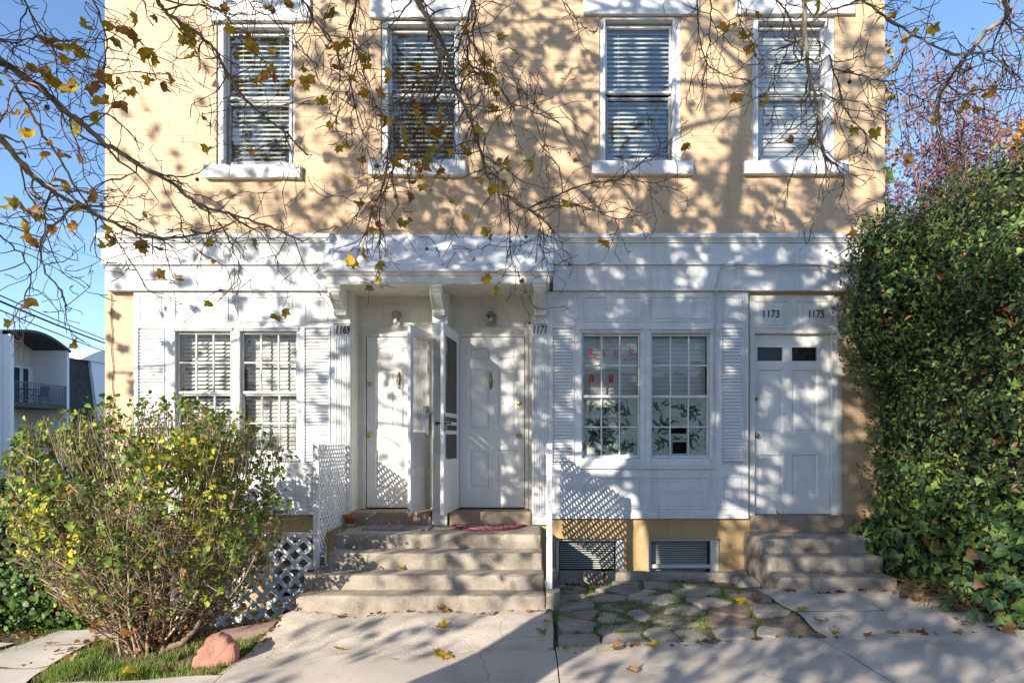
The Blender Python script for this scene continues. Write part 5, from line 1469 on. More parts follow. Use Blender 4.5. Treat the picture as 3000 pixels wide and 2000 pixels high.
nbx('pier', -dep + 0.003, 0.0, W_ + 0.002, W_ + 0.2, -1.0, 6.58, M['nb_white'])
nbx('wall', -dep + 0.003, -0.35, -6.0, -0.245, -1.0, 6.9, M['nb_white'])
# back of the recess: cream board-and-batten
nbx('wall', -dep + 0.004, -dep + 0.06, 0.0, W_, 5.55, 6.85, M['nb_cream']); nbx('wall', -dep + 0.004, -dep + 0.05, 0.0, W_, -0.8, 3.25, M['nb_cream'])
for k in range(9): nbx('batten', -dep + 0.061, -dep + 0.085, 0.2 + k * 0.42, 0.24 + k * 0.42, 5.57, 6.8, M['nb_cream'], 0.003)
for k in range(9): nbx('batten', -dep + 0.051, -dep + 0.075, 0.2 + k * 0.42, 0.24 + k * 0.42, 2.2, 3.2, M['nb_cream'], 0.003)
nbx('wall', -dep + 0.004, -dep + 0.05, 0.0, W_, 3.55, 5.54, M['nb_white'])
for (ua, ub, nm) in ((0.12, 0.95, 'window'), (1.25, 2.75, 'sliding_door'), (3.0, 3.35, 'window')):
    f = nbx(nm, -dep + 0.051, -dep + 0.09, ua - 0.05, ub + 0.05, 3.56, 5.45, M['nb_white'], 0.004)
    if nm == 'sliding_door':
        nbx('pane', -dep + 0.091, -dep + 0.10, ua, (ua + ub) / 2 - 0.03, 3.62, 5.4, M['nb_glass'], 0, f); nbx('pane', -dep + 0.091, -dep + 0.10, (ua + ub) / 2 + 0.03, ub, 3.62, 5.4, M['nb_glass'], 0, f)
    else: nbx('pane', -dep + 0.091, -dep + 0.10, ua, ub, 3.62, 5.4, M['nb_glass'], 0, f)
for (ua, ub) in ((0.2, 1.0), (1.4, 2.6)):
    f = nbx('window', -dep + 0.051, -dep + 0.09, ua - 0.05, ub + 0.05, 0.2, 2.05, M['nb_white'], 0.004); nbx('pane', -dep + 0.091, -dep + 0.10, ua, ub, 0.25, 2.0, M['nb_glass'], 0, f)
for z in (6.1, 2.7):
    f = nbx('wall_lamp', -dep + 0.086, -dep + 0.20, 0.85, 1.1, z - 0.2, z + 0.2, M['nb_dark'], 0.01)
nbx('balcony_floor', -dep + 0.05, 0.0, 0.003, W_, fz - 0.26, fz, M['nb_dark'])
rl = MB(); rl.box(nx - 0.05, nx - 0.005, u0, u0 + W_, fz + 0.98, fz + 1.02).box(nx - 0.05, nx - 0.005, u0, u0 + W_, fz + 0.08, fz + 0.11)
rail = rl.build('balcony_rail', M['nb_rail'], nb_)
bm_ = MB().box(-0.011, 0.011, -0.011, 0.011, 0.11, 0.98).mesh('baluster', M['nb_rail'])
for k in range(32): obj('baluster', bm_, rail, (nx - 0.03, u0 + 0.06 + k * (W_ - 0.1) / 31, fz))
# arched roof over the balcony: barrel slice
arc_o = []; na = 14
for k in range(na + 1):
    t = k / na; u = -0.25 + t * (W_ + 0.47); z = 6.66 + 0.62 * math.sin(math.pi * min(1, (t * 0.82 + 0.12))) * 1.0 - 0.30 * t
    arc_o.append((u, z))
V = []; Fs = []
for (w, dz) in ((-6.0, 0.0), (0.08, 0.0), (0.08, -0.13), (-6.0, -0.13)):
    for u, z in arc_o: V.append((nx + w, u0 + u, z + dz))
m = na + 1
for k in range(na):
    for r_ in range(4):
        q = (r_ + 1) % 4
        Fs.append([r_ * m + k, q * m + k, q * m + k + 1, r_ * m + k + 1])
obj('arched_roof', mk_mesh('arched_roof', V, Fs, M['nb_dark'], False), nb_)
# dark mansard slope and the next white bay
V = []
ma = [(0.0, W_ + 0.21, -0.5), (0.0, W_ + 3.0, -0.5), (-0.55, W_ + 2.55, 6.15), (-0.55, W_ + 0.21, 6.2)]
V = [(nx + w, u0 + u, z) for w, u, z in ma] + [(nx - 1.8, u0 + u, z) for w, u, z in ma]
MB().raw(V, [(0, 1, 2, 3), (4, 5, 6, 7), (0, 1, 5, 4), (1, 2, 6, 5), (2, 3, 7, 6), (3, 0, 4, 7)]).build('mansard', M['nb_shingle'], nb_)
mb = MB(); mb.hexa([(nx + 0.2, u0 + W_ + 3.01, -0.5), (nx + 0.2, u0 + W_ + 7.5, -0.5), (nx - 3.0, u0 + W_ + 7.5, -0.5), (nx - 3.0, u0 + W_ + 3.01, -0.5)],
                   [(nx - 0.4, u0 + W_ + 2.56, 6.2), (nx - 0.4, u0 + W_ + 7.5, 6.2), (nx - 3.0, u0 + W_ + 7.5, 6.2), (nx - 3.0, u0 + W_ + 2.56, 6.2)]); mb.build('bay_wall', M['nb_white'], nb_)
V = []; Fs = []
for w in (-6.0, -0.3):
    for k in range(11):
        t = k / 10; V.append((nx + w, u0 + W_ + 1.6 + t * 6.0, 6.16 + 0.9 * math.sin(math.pi * t)))
for k in range(10): Fs.append([k, k + 1, 11 + k + 1, 11 + k])
Fs.append(list(range(11, 22))); Fs.append(list(range(11))[::-1])
obj('barrel_roof', mk_mesh('barrel_roof', V, Fs, M['nb_white'], False), nb_)
settle(nb_, (nx, u0, 0))
# balcony furniture
M['blue_chair'] = mat_surface('blue_fabric', (0.10, 0.20, 0.33), (0.08, 0.16, 0.27), rough=0.8, bump=0)
M['table_wood'] = mat_surface('table_wood', (0.07, 0.05, 0.04), (0.1, 0.07, 0.05), rough=0.6, bump=0)
def chair(u, w, rot, lab):
    c = empty('balcony_chair', (nx + w, u0 + u, fz)); c.rotation_euler = (0, 0, rot); tag(c, lab, 'chair', 'blue chairs on the balcony')
    MB().box(-0.24, 0.24, -0.22, 0.24, 0.42, 0.46, 0.01).build('seat', M['blue_chair'], c)
    MB().hexa([(-0.23, 0.22, 0.46), (0.23, 0.22, 0.46), (0.23, 0.25, 0.46), (-0.23, 0.25, 0.46)], [(-0.23, 0.33, 0.98), (0.23, 0.33, 0.98), (0.23, 0.36, 0.98), (-0.23, 0.36, 0.98)]).build('backrest', M['blue_chair'], c)
    for sx in (-1, 1):
        for sy in (-1, 1): MB().tube([(sx * 0.22, sy * 0.2, 0.42), (sx * 0.22, sy * 0.24, 0.0)], 0.014, 6).build('leg', M['nb_rail'], c)
        MB().tube([(sx * 0.25, -0.2, 0.42), (sx * 0.25, -0.2, 0.64), (sx * 0.25, 0.25, 0.66)], 0.014, 6).build('armrest', M['nb_rail'], c)
chair(0.55, -0.8, R(180), 'blue balcony chair behind the railing, far end from the dark shingles'); chair(2.75, -0.7, R(0), 'blue balcony chair next to the white side wall')
tb = empty('balcony_table', (nx - 0.75, u0 + 1.75, fz)); tag(tb, 'small dark folding table between the blue balcony chairs', 'table')
MB().box(-0.4, 0.4, -0.5, 0.5, 0.70, 0.73, 0.008).build('table_top', M['table_wood'], tb)
for s in (-1, 1):
    MB().tube([(0.3 * s, -0.4, 0), (0.3 * s, 0.4, 0.7)], 0.016, 6).build('leg', M['table_wood'], tb); MB().tube([(0.3 * s, 0.4, 0), (0.3 * s, -0.4, 0.7)], 0.016, 6).build('leg', M['table_wood'], tb)

# --- overhead cables
for i, (p0, p1, rad, lab) in enumerate((((0, 865), (302, 992), 0.018, 'topmost of three black overhead cables beside the house'), ((0, 882), (302, 1003), 0.030, 'thickest black overhead cable, middle of the three'),
                                        ((0, 908), (302, 1027), 0.018, 'lowest of three black overhead cables beside the house'), ((20, 660), (302, 760), 0.008, 'faint thin overhead wire high above the three black cables'))):
    a = PT(*p0, 17.0); b = PT(*p1, 26.0); pts = []
    for k in range(25):
        t = -0.9 + 3.0 * k / 24
        p = a.lerp(b, t); p.z += 0.35 * (t - 0.0) * (t - 1.0) * 0.35
        pts.append(p)
    tag(MB().tube(pts, rad, 6).build('overhead_cable', M['cable_black']), lab, 'cable')

# ================================================================== across the street (seen only as reflections and bounce)
M['opp_wall'] = mat_surface('opposite_wall', (0.34, 0.27, 0.22), (0.28, 0.22, 0.18), rough=0.8, scale=1.5, bump=0.1)
M['opp_roof'] = mat_surface('opposite_roof', (0.10, 0.09, 0.085), (0.14, 0.12, 0.11), rough=0.9, scale=3, bump=0.2)
def opposite_house(x0, x1, y0, y1, h, lab):
    t = empty('street_house', ((x0 + x1) / 2, y1, -0.3)); L = t.location.copy()
    MB().box(x0 - L.x, x1 - L.x, y0 - L.y, y1 - L.y, 0, h).build('wall', M['opp_wall'], t)
    m = (y0 + y1) / 2
    MB().prism_x([(y0 - 0.4 - L.y, h + 0.002), (y1 + 0.4 - L.y, h + 0.002), (m - L.y, h + 2.2)], x0 - 0.3 - L.x, x1 + 0.3 - L.x).build('roof', M['opp_roof'], t)
    for k in range(3):
        w = (x1 - x0) / 3; cx = x0 + (k + 0.5) * w - L.x
        if k == 1: MB().box(cx - 0.5, cx + 0.5, y1 - L.y, y1 - L.y + 0.06, 0.3, 2.4).build('door', M['opp_roof'], t)
        else: MB().box(cx - 0.6, cx + 0.6, y1 - L.y, y1 - L.y + 0.05, 1.0, 2.4).build('window', M['nb_glass'], t)
    tag(t, lab, 'house')
opposite_house(-3.0, 9.0, -34, -25, 3.2, 'brown gabled house across the road, facing the porch')
opposite_house(12.0, 23.0, -33, -24, 3.4, 'brown gabled house across the road, further along')
opposite_house(-19.0, -7.0, -36, -27, 3.0, 'brown gabled house across the road, beside the sunny gap')
CROWN_SEED = 4; CROWN_LEAF = 1.7
# ================================================================== vegetation tools
def vnorm(d):
    l = math.sqrt(d[0] * d[0] + d[1] * d[1] + d[2] * d[2]) or 1.0
    return (d[0] / l, d[1] / l, d[2] / l)
def tubes_mesh(name, lines, mat, sides=5):
    """lines: list of (pts [(x,y,z)], radii [..], colour). Batched by node count"""
    groups = {}
    for ln in lines: groups.setdefault(len(ln[0]), []).append(ln)
    VV, TT, CC = [], [], []; base = 0
    for n, ls in groups.items():
        if n < 2: continue
        P = np.array([l[0] for l in ls], dtype=np.float64); Rr = np.array([l[1] for l in ls]); C = np.array([l[2] for l in ls])
        m = len(ls)
        T = np.empty_like(P); T[:, 1:-1] = P[:, 2:] - P[:, :-2]; T[:, 0] = P[:, 1] - P[:, 0]; T[:, -1] = P[:, -1] - P[:, -2]
        T /= np.linalg.norm(T, axis=2, keepdims=True) + 1e-9
        main = P[:, -1] - P[:, 0]
        k = np.argmin(np.abs(main), axis=1); ref = np.zeros((m, 3)); ref[np.arange(m), k] = 1
        U = np.cross(T, ref[:, None, :]); U /= np.linalg.norm(U, axis=2, keepdims=True) + 1e-9
        W = np.cross(T, U)
        a = np.arange(sides) * 2 * np.pi / sides
        V = P[:, :, None, :] + Rr[:, :, None, None] * (U[:, :, None, :] * np.cos(a)[None, None, :, None] + W[:, :, None, :] * np.sin(a)[None, None, :, None])
        VV.append(V.reshape(-1, 3))
        CC.append(np.repeat(np.c_[C, np.ones(m)], n * sides, axis=0))
        i, s = np.meshgrid(np.arange(n - 1), np.arange(sides), indexing='ij'); s2 = (s + 1) % sides
        q = np.stack([i * sides + s, i * sides + s2, (i + 1) * sides + s2, (i + 1) * sides + s], -1).reshape(-1, 4)
        TT.append((q[None] + (np.arange(m) * n * sides)[:, None, None] + base).reshape(-1, 4))
        base += m * n * sides
    return np_mesh(name, np.concatenate(VV), np.concatenate(TT), mat, np.concatenate(CC), True)
def rot_to(d, n_):
    """3x3 with y axis along d and z near n_"""
    y = np.array(vnorm(d)); z = np.array(n_) - y * np.dot(n_, y); l = np.linalg.norm(z)
    z = z / l if l > 1e-6 else np.array(Vector(y).orthogonal().normalized()); x = np.cross(y, z)
    return np.stack([x, y, z], 1)
def scatter_mesh(name, tmpl, T, pos, rot, scale, cols, mat, smooth=False):
    """tmpl (v,3), T (t,k), pos (n,3), rot (n,3,3), scale (n,), cols (n,3)"""
    pos = np.asarray(pos); rot = np.asarray(rot); scale = np.asarray(scale); n = len(pos)
    V = np.einsum('nij,vj->nvi', rot, tmpl) * scale[:, None, None] + pos[:, None, :]
    Fs = (T[None] + (np.arange(n) * len(tmpl))[:, None, None]).reshape(-1, T.shape[1])
    C = np.repeat(np.c_[cols, np.ones(n)], len(tmpl), axis=0)
    return np_mesh(name, V.reshape(-1, 3), Fs, mat, C, smooth)
def rand_rots(rng, n):
    q = rng.normal(size=(n, 4)); q /= np.linalg.norm(q, axis=1, keepdims=True); w, x, y, z = q.T
    return np.stack([np.stack([1 - 2 * (y * y + z * z), 2 * (x * y - z * w), 2 * (x * z + y * w)], -1), np.stack([2 * (x * y + z * w), 1 - 2 * (x * x + z * z), 2 * (y * z - x * w)], -1),
                     np.stack([2 * (x * z - y * w), 2 * (y * z + x * w), 1 - 2 * (x * x + y * y)], -1)], 1)
def facing_rots(rng, nrm, jit, down=0.6):
    """leaf frames: normal near nrm (n,3), tip drooping"""
    n = len(nrm)
    z = nrm + rng.normal(size=(n, 3)) * jit; z /= np.linalg.norm(z, axis=1, keepdims=True)
    y = rng.normal(size=(n, 3)) * 0.7 + np.array([0, 0, -down]); y -= z * (y * z).sum(1, keepdims=True); y /= np.linalg.norm(y, axis=1, keepdims=True) + 1e-9
    x = np.cross(y, z)
    return np.stack([x, y, z], 2)
def px_of(p):
    d = p[1] + 8.0
    if d < 0.25: return None
    return (1585 + p[0] / d * F, 1288 - (p[2] - EYE) / d * F)
def in_frame(p, m=70):
    q = px_of(p)
    return q is not None and -m < q[0] < 3000 + m and -m < q[1] < 2000 + m

# ================================================================== the plane tree
rt = random.Random(21)
GREYB, BROWN = (0.38, 0.325, 0.255), (0.205, 0.142, 0.100)
def bcol(r, rng):
    t = min(1, max(0, (r - 0.004) / 0.012)); v = rng.uniform(0.75, 1.25)
    return tuple((BROWN[k] * (1 - t) + GREYB[k] * t) * v for k in range(3))
lines = []; tips = []; VIS = [True]
def grow(p, d, L, r, lvl, rng, droop, allow=None, twig=(0.55, 0.35), seg=None, maxl=3, leafy=True):
    seg = seg or ((0.16, 0.052, 0.036, 0.022) if VIS[0] else (0.16, 0.10, 0.06, 0.035))[min(lvl, 3)]
    n = max(2, int(L / seg)); pts = [p]; rad = [r]; d = vnorm(d)
    for i in range(n):
        j = ((0.12, 0.25, 0.30, 0.25) if VIS[0] else (0.12, 0.22, 0.30, 0.35))[min(lvl, 3)]
        d = vnorm((d[0] + rng.gauss(0, j), d[1] + rng.gauss(0, j), d[2] + rng.gauss(0, j) - droop * 0.25))
        p = (p[0] + d[0] * seg, p[1] + d[1] * seg, p[2] + d[2] * seg)
        if allow and not allow(p): break
        pts.append(p); rad.append(max(0.0024 if VIS[0] else 0.0016, r * (1 - 0.6 * (i + 1) / n)) * ((0.8 + 0.55 * rng.random() ** 2) if VIS[0] else 1.0))
        if lvl < maxl and i > 0 and rng.random() < twig[0 if lvl < 2 else 1]:
            side = vnorm((rng.gauss(0, 1), rng.gauss(0, 1), rng.gauss(0, 1)))
            k = rng.uniform(0.7, 1.5)
            cd = vnorm((d[0] + side[0] * k, d[1] + side[1] * k, d[2] + side[2] * k))
            cl = L * rng.uniform(0.25, 0.6) if lvl < 2 else rng.uniform(0.025, 0.085)
            grow(p, cd, cl, max(0.0018, rad[-1] * 0.6), lvl + 1, rng, droop, allow, twig, None, maxl, leafy)
    if len(pts) > 1:
        lines.append((pts, rad, bcol(r, rng)))
        if leafy: tips.append((pts[-1], d, lvl))
def smooth_path(P, per=5):
    P = [Vector(p) for p in P]; out = []
    for i in range(len(P) - 1):
        p0 = P[max(i - 1, 0)]; p1 = P[i]; p2 = P[i + 1]; p3 = P[min(i + 2, len(P) - 1)]
        for k in range(per):
            t = k / per
            out.append(0.5 * ((2 * p1) + (p2 - p0) * t + (2 * p0 - 5 * p1 + 4 * p2 - p3) * t * t + (3 * p1 - p0 - 3 * p2 + p3) * t ** 3))
    out.append(P[-1]); return out
TR = Vector((-2.85, -6.85, -0.35))
# limbs seen in the picture: (pixels), distance from the viewer start/end, radius start/end, twig density, length, droop, joined to trunk
LIMBS = [
 ([(-60,150),(0,176),(67,223),(125,263),(200,330),(250,370),(312,424),(380,464),(424,495),(491,527),(558,580),(602,607),(670,625),(737,647),(803,670),(886,708)],3.5,5.0,.020,.007,.62,.55,.10,1),
 ([(-60,380),(0,406),(58,473),(134,545),(214,594),(312,643),(402,683),(478,696),(560,690),(640,672),(700,640)],3.5,5.2,.017,.006,.62,.55,.12,1),
 ([(45,245),(80,310),(120,380),(130,402),(178,468),(214,535),(268,612),(312,660),(370,745),(434,850)],3.6,4.5,.008,.004,.5,.4,.1,0),
 ([(230,590),(180,640),(118,708),(120,748),(134,797),(178,850),(196,908)],4.0,4.3,.008,.004,.6,.4,.1,0),
 ([(-50,640),(0,690),(60,740),(90,810),(70,880),(100,930)],3.9,4.2,.007,.003,.7,.45,.1,1),
 ([(440,-40),(460,0),(482,31),(536,71),(589,107),(634,152),(661,214),(696,263),(732,303),(781,348),(826,379),(861,415),(902,455)],3.9,4.8,.013,.006,.6,.5,.1,1),
 ([(1200,-50),(1223,0),(1250,45),(1268,103),(1286,156),(1295,214),(1321,254),(1357,304),(1384,357),(1397,411),(1420,487),(1446,545),(1500,585),(1558,620),(1603,656),(1625,683)],4.2,5.4,.019,.006,.8,.55,.25,1),
 ([(1295,216),(1232,228),(1196,268),(1161,312),(1147,380),(1138,446),(1120,558),(1089,625),(1070,690)],4.45,5.0,.009,.004,1.0,.5,.3,0),
 ([(1308,250),(1250,326),(1210,402),(1161,469),(1134,536),(1110,600)],4.6,5.0,.008,.004,.9,.45,.3,0),
 ([(1385,-40),(1388,0),(1393,45),(1384,89),(1370,147),(1379,192),(1415,214),(1469,263),(1496,304),(1536,312),(1580,335),(1638,357)],4.4,5.2,.010,.004,1.0,.5,.25,1),
 ([(1384,10),(1360,90),(1340,140),(1310,215)],4.4,4.45,.008,.005,1.0,.55,.3,0),
 ([(1060,-40),(1040,20),(1030,90),(1050,170),(1030,250),(1045,330)],4.3,4.7,.007,.003,1.0,.55,.3,1),
 ([(860,-40),(905,30),(940,80),(985,140),(1000,200),(1060,250)],4.3,4.8,.007,.003,.9,.5,.2,1),
 ([(1545,612),(1594,589),(1647,567),(1723,538),(1804,527),(1848,500),(1893,464),(1938,424),(1969,406)],5.2,5.0,.008,.003,.6,.4,.1,0),
 ([(1848,522),(1937,545),(1995,558)],5.1,5.0,.005,.002,.6,.3,.1,0),
 ([(1647,567),(1640,500),(1600,440),(1552,386)],5.15,5.0,.004,.002,.4,.2,.0,0),
 ([(1558,620),(1640,600),(1720,610),(1800,640),(1870,632)],5.3,5.3,.006,.003,.7,.35,.1,0),
 ([(2350,-40),(2353,0),(2357,67),(2362,134),(2370,223),(2388,290),(2402,357),(2402,415),(2420,464),(2451,482)],4.0,4.4,.015,.007,1.0,.55,.2,1),
 ([(2950,-30),(2946,0),(2951,45),(2915,76),(2884,98),(2848,147),(2812,192),(2781,232),(2759,268),(2750,312),(2754,370),(2768,424),(2786,491)],3.8,4.6,.015,.006,.7,.55,.1,1),
 ([(2520,-20),(2527,0),(2603,58),(2670,98),(2759,147),(2830,160),(2900,150)],4.2,4.0,.009,.004,.9,.5,.15,1),
 ([(2437,201),(2536,223),(2612,245),(2647,268),(2700,290),(2790,300)],4.2,4.3,.006,.003,.8,.4,.15,0),
 ([(2357,80),(2402,45),(2469,18),(2560,-10)],4.1,4.1,.009,.005,.8,.45,.2,0),
 ([(2430,160),(2455,260),(2480,330),(2530,385),(2540,460)],4.2,4.3,.006,.003,.9,.4,.2,0),
 ([(2230,-40),(2290,20),(2320,80),(2300,160),(2270,230),(2240,290)],4.3,4.5,.006,.003,.8,.4,.2,1),
 ([(2044,-30),(2045,80),(2070,180),(2110,215),(2200,240)],4.6,4.8,.006,.003,.8,.35,.2,1),
 ([(2085,-30),(2080,60),(2076,120),(2066,210)],4.6,4.7,.005,.003,.9,.35,.25,1),
 ([(2160,-30),(2165,60),(2190,110),(2210,130)],4.6,4.7,.004,.002,.6,.3,.2,1),
 ([(260,-30),(285,30),(312,120),(305,200),(310,260)],3.9,4.1,.007,.003,.7,.5,.1,1),
 ([(60,-30),(100,60),(150,130),(165,200),(160,270)],3.6,3.8,.006,.003,.8,.5,.1,1),
 ([(-40,110),(40,125),(110,110),(180,120)],3.5,3.7,.006,.003,.8,.45,.1,1),
 ([(700,-40),(740,20),(800,60),(850,120),(900,160)],4.4,4.8,.006,.003,.8,.5,.15,1),
 ([(560,-40),(600,10),(660,40),(720,40)],4.2,4.5,.006,.003,.8,.5,.15,1),
 ([(1490,560),(1493,700),(1500,760),(1515,800),(1540,850),(1570,905)],5.3,5.8,.005,.002,.6,.3,.3,0),
 ([(1580,640),(1585,720),(1600,760),(1620,715)],5.3,5.5,.004,.002,.6,.25,.3,0),
 ([(1110,600),(1112,690),(1112,760),(1108,810),(1090,830)],5.0,5.5,.005,.002,.9,.28,.2,0),
 ([(1330,640),(1320,690),(1330,730),(1350,765)],5.4,5.6,.003,.0015,.5,.2,.3,0),
 ([(640,650),(680,720),(700,790),(690,840),(640,850)],5.1,5.3,.005,.002,.6,.3,.2,0),
 ([(1620,-40),(1670,30),(1700,70),(1740,100)],4.6,4.9,.005,.002,.7,.3,.2,1),
 ([(2990,-40),(2960,60),(2930,120),(2940,180),(2990,230)],4.0,4.3,.006,.003,.8,.45,.15,1),
 ([(3050,230),(2960,260),(2880,265),(2800,280)],4.2,4.3,.005,.003,.7,.4,.1,0),
]
joins = []
for li, (P, d0, d1, r0, r1, dens, tl, droop, joined) in enumerate(LIMBS):
    path = smooth_path([PT(px, py, d0 + (d1 - d0) * i / (len(P) - 1)) for i, (px, py) in enumerate(P)])
    n = len(path)
    rad = [(r0 + (r1 - r0) * i / (n - 1)) * (1 + 0.10 * rt.gauss(0, 1) * (1 if i % 3 == 0 else 0.3)) for i in range(n)]
    for i in range(1, n - 1): path[i] = path[i] + Vector((rt.gauss(0, 1), rt.gauss(0, 1), rt.gauss(0, 1))) * 0.004
    lines.append(([tuple(p) for p in path], rad, bcol(r0, rt)))
    if joined: joins.append((path[0], (path[1] - path[0]).normalized(), r0))
    for i in range(1, n):
        step = (path[i] - path[i - 1]).length
        k = 2.15 * dens * step / 0.062
        while rt.random() < k:
            k -= 1
            t = (path[i] - path[i - 1]).normalized()
            side = Vector((rt.gauss(0, 1), rt.gauss(0, 1), rt.gauss(0, 1) - droop)).normalized()
            dd = (t * 0.6 + side).normalized()
            grow(tuple(path[i]), tuple(dd), tl * rt.uniform(0.35, 1.15), max(0.0034, min(0.007, rad[i] * 0.5)), 1, rt, droop, (lambda p: p[1] < -0.95), (0.26, 0.34), None, 3)
    tips.append((tuple(path[-1]), tuple((path[-1] - path[-2]).normalized()), 1))
VIS[0] = False
vis_tips = [t for t in tips if in_frame(t[0], 30)]
hid_tips = [t for t in tips if not in_frame(t[0], 30)]
# trunk and leaders
def stout(pts, r0, r1, amp=0.0):
    path = smooth_path(pts, 6); n = len(path)
    return path, [r0 + (r1 - r0) * i / (n - 1) for i in range(n)]
trunk_lines = []
path, rad = stout([TR, TR + Vector((0.02, 0, 1.0)), TR + Vector((0.05, 0.03, 2.2)), TR + Vector((0.05, 0.0, 3.3))], 0.43, 0.36)
rad[0] *= 1.25; rad[1] *= 1.12
trunk_lines.append(([tuple(p) for p in path], rad, (0.33, 0.29, 0.235)))
fork = path[-1]
leaders = []
for (dx, dy, h, r) in ((-1.3, 0.5, 5.2, .2), (0.5, -1.6, 5.6, .2), (-1.6, -1.6, 5.0, .17), (0.3, 1.0, 6.0, .22), (0.9, 0.2, 6.4, .18)):
    pth, rd = stout([fork + Vector((0, 0, -0.3)), fork + Vector((dx * 0.3, dy * 0.3, h * 0.3)), fork + Vector((dx * 0.75, dy * 0.75, h * 0.68)), fork + Vector((dx * 1.2, dy * 1.2, h))], r, r * 0.35)
    trunk_lines.append(([tuple(p) for p in pth], rd, (0.33, 0.29, 0.235))); leaders.append((pth, rd))
# joins between the seen limbs and the leaders
for (p, t, r) in joins:
    best = None
    for pth, rd in leaders + [(path, rad)]:
        for i, q in enumerate(pth):
            if q.z < 2.6: continue
            s = (q - p).length + abs(q.z - (p.z + 1.0)) * 0.8
            if best is None or s < best[0]: best = (s, q)
    q = best[1]; L = (q - p).length
    c1 = p - t * L * 0.38; c2 = q + (p - q) * 0.3 + Vector((0, 0, 0.18 * L))
    pts = []
    for k in range(16):
        s = k / 15; pts.append(((1 - s) ** 3) * q + 3 * s * (1 - s) ** 2 * c2 + 3 * s * s * (1 - s) * c1 + s ** 3 * p)
    rr0 = min(0.10, r * 2.2 + L * 0.006)
    # keep the join out of the open view: push stray points up or aside
    for k in range(1, 15):
        for _ in range(14):
            if not in_frame(pts[k], 40): break
            pts[k] = pts[k] + (Vector((-0.12, 0, 0.05)) if pts[k].x < -1.2 else Vector((0, 0, 0.13)))
    lines.append(([tuple(v) for v in pts], [rr0 + (r - rr0) * k / 15 for k in range(16)], bcol(0.02, rt)))
    for k in range(4, 15):
        if rt.random() < 0.55:
            side = Vector((rt.gauss(0, 1), rt.gauss(0, 1), rt.gauss(0, 1))).normalized()
            tips_n = len(tips)
            grow(tuple(pts[k]), tuple(side), rt.uniform(0.5, 1.3), 0.008, 1, rt, 0.05, (lambda v: not in_frame(v, 60)), (0.5, 0.3), None, 2)
            hid_tips += tips[tips_n:]
# the rest of the crown, above and beside the view
def crown_light_gap(v):
    # unseen crown shaped by where its shadow lands: thinned over parts kept sunlit
    s = -v[1]; X = v[0] + 0.65 * s; Z = v[2] - 0.45 * s
    t = -0.25
    if X < -1.0 and Z > 3.3: t -= 0.12
    if X < -1.0 and Z < 3.0: t += 0.22
    if 0.3 < Z < 3.5: t += 0.12
    if X < 0.4 and 1.4 < Z < 4.1: t += 0.12
    if X >= 0.4 and 0.3 < Z < 3.9: t += 0.13
    if Z < 0.3: t += 0.13
    if Z < 0.5 and X < 0.2: t += 0.10
    if -0.3 < X < 1.55 and 0.1 < Z < 1.65: t += 1.5
    if X > 1.8 and Z < 0.3: t -= 0.14
    return mnoise.noise(Vector((v[0] * 1.15 + 3.3, v[1] * 0.8, v[2] * 1.15))) > t
ok = lambda v: not in_frame(v, 60) and v[2] > 2.4 and v[1] < -1.2
rc = random.Random(CROWN_SEED)
n0 = len(tips)
for k in range(40):
    pth, rd = leaders[k % 5]; i = rc.randrange(5, len(pth) - 1); q = pth[i]
    a = rc.uniform(0, 2 * math.pi); up = rc.uniform(-0.15, 0.55)
    grow(tuple(q), (math.cos(a), math.sin(a), up), rc.uniform(2.8, 5.2), 0.04, 0, rc, 0.05, ok, (0.55, 0.3), 0.22, 2)
# unseen high limbs added for dappled shade on the upper left wall
for k in range(14):
    pth, rd = leaders[k % 5]; i = rc.randrange(7, len(pth) - 1); q = pth[i]; a = R(rc.uniform(110, 205))
    grow(tuple(q), (math.cos(a), math.sin(a), rc.uniform(-0.02, 0.4)), rc.uniform(3.0, 5.6), 0.035, 0, rc, 0.05, ok, (0.6, 0.3), 0.22, 2)
# unseen low limbs over the road, added for dappled shade on the paving
for k in range(13):
    pth, rd = leaders[k % 5]; i = rc.randrange(3, 9); q = pth[i]; a = R(rc.uniform(-165, -20))
    grow(tuple(q), (math.cos(a), math.sin(a), rc.uniform(-0.12, 0.22)), rc.uniform(3.5, 6.0), 0.035, 0, rc, 0.04, ok, (0.6, 0.3), 0.22, 2)
hid_tips += tips[n0:]
lines = [l for l in lines if l[1][0] > 0.025 or in_frame(l[0][0], 90) or crown_light_gap(l[0][-1])]
hid_tips = [t for t in hid_tips if crown_light_gap(t[0])]

tree = empty('plane_tree'); tag(tree, 'plane tree with bare twigs and withered leaves hanging before the facade', 'tree')
obj('trunk', tubes_mesh('trunk', trunk_lines, M['bark'], 16), tree)
thick = [l for l in lines if l[1][0] > 0.0085]; thin = [l for l in lines if l[1][0] <= 0.0085]
obj('limbs', tubes_mesh('limbs', thick, M['bark'], 8), tree)
tag(obj('twigs', tubes_mesh('twigs', thin, M['bark'], 4), tree), kind='stuff')
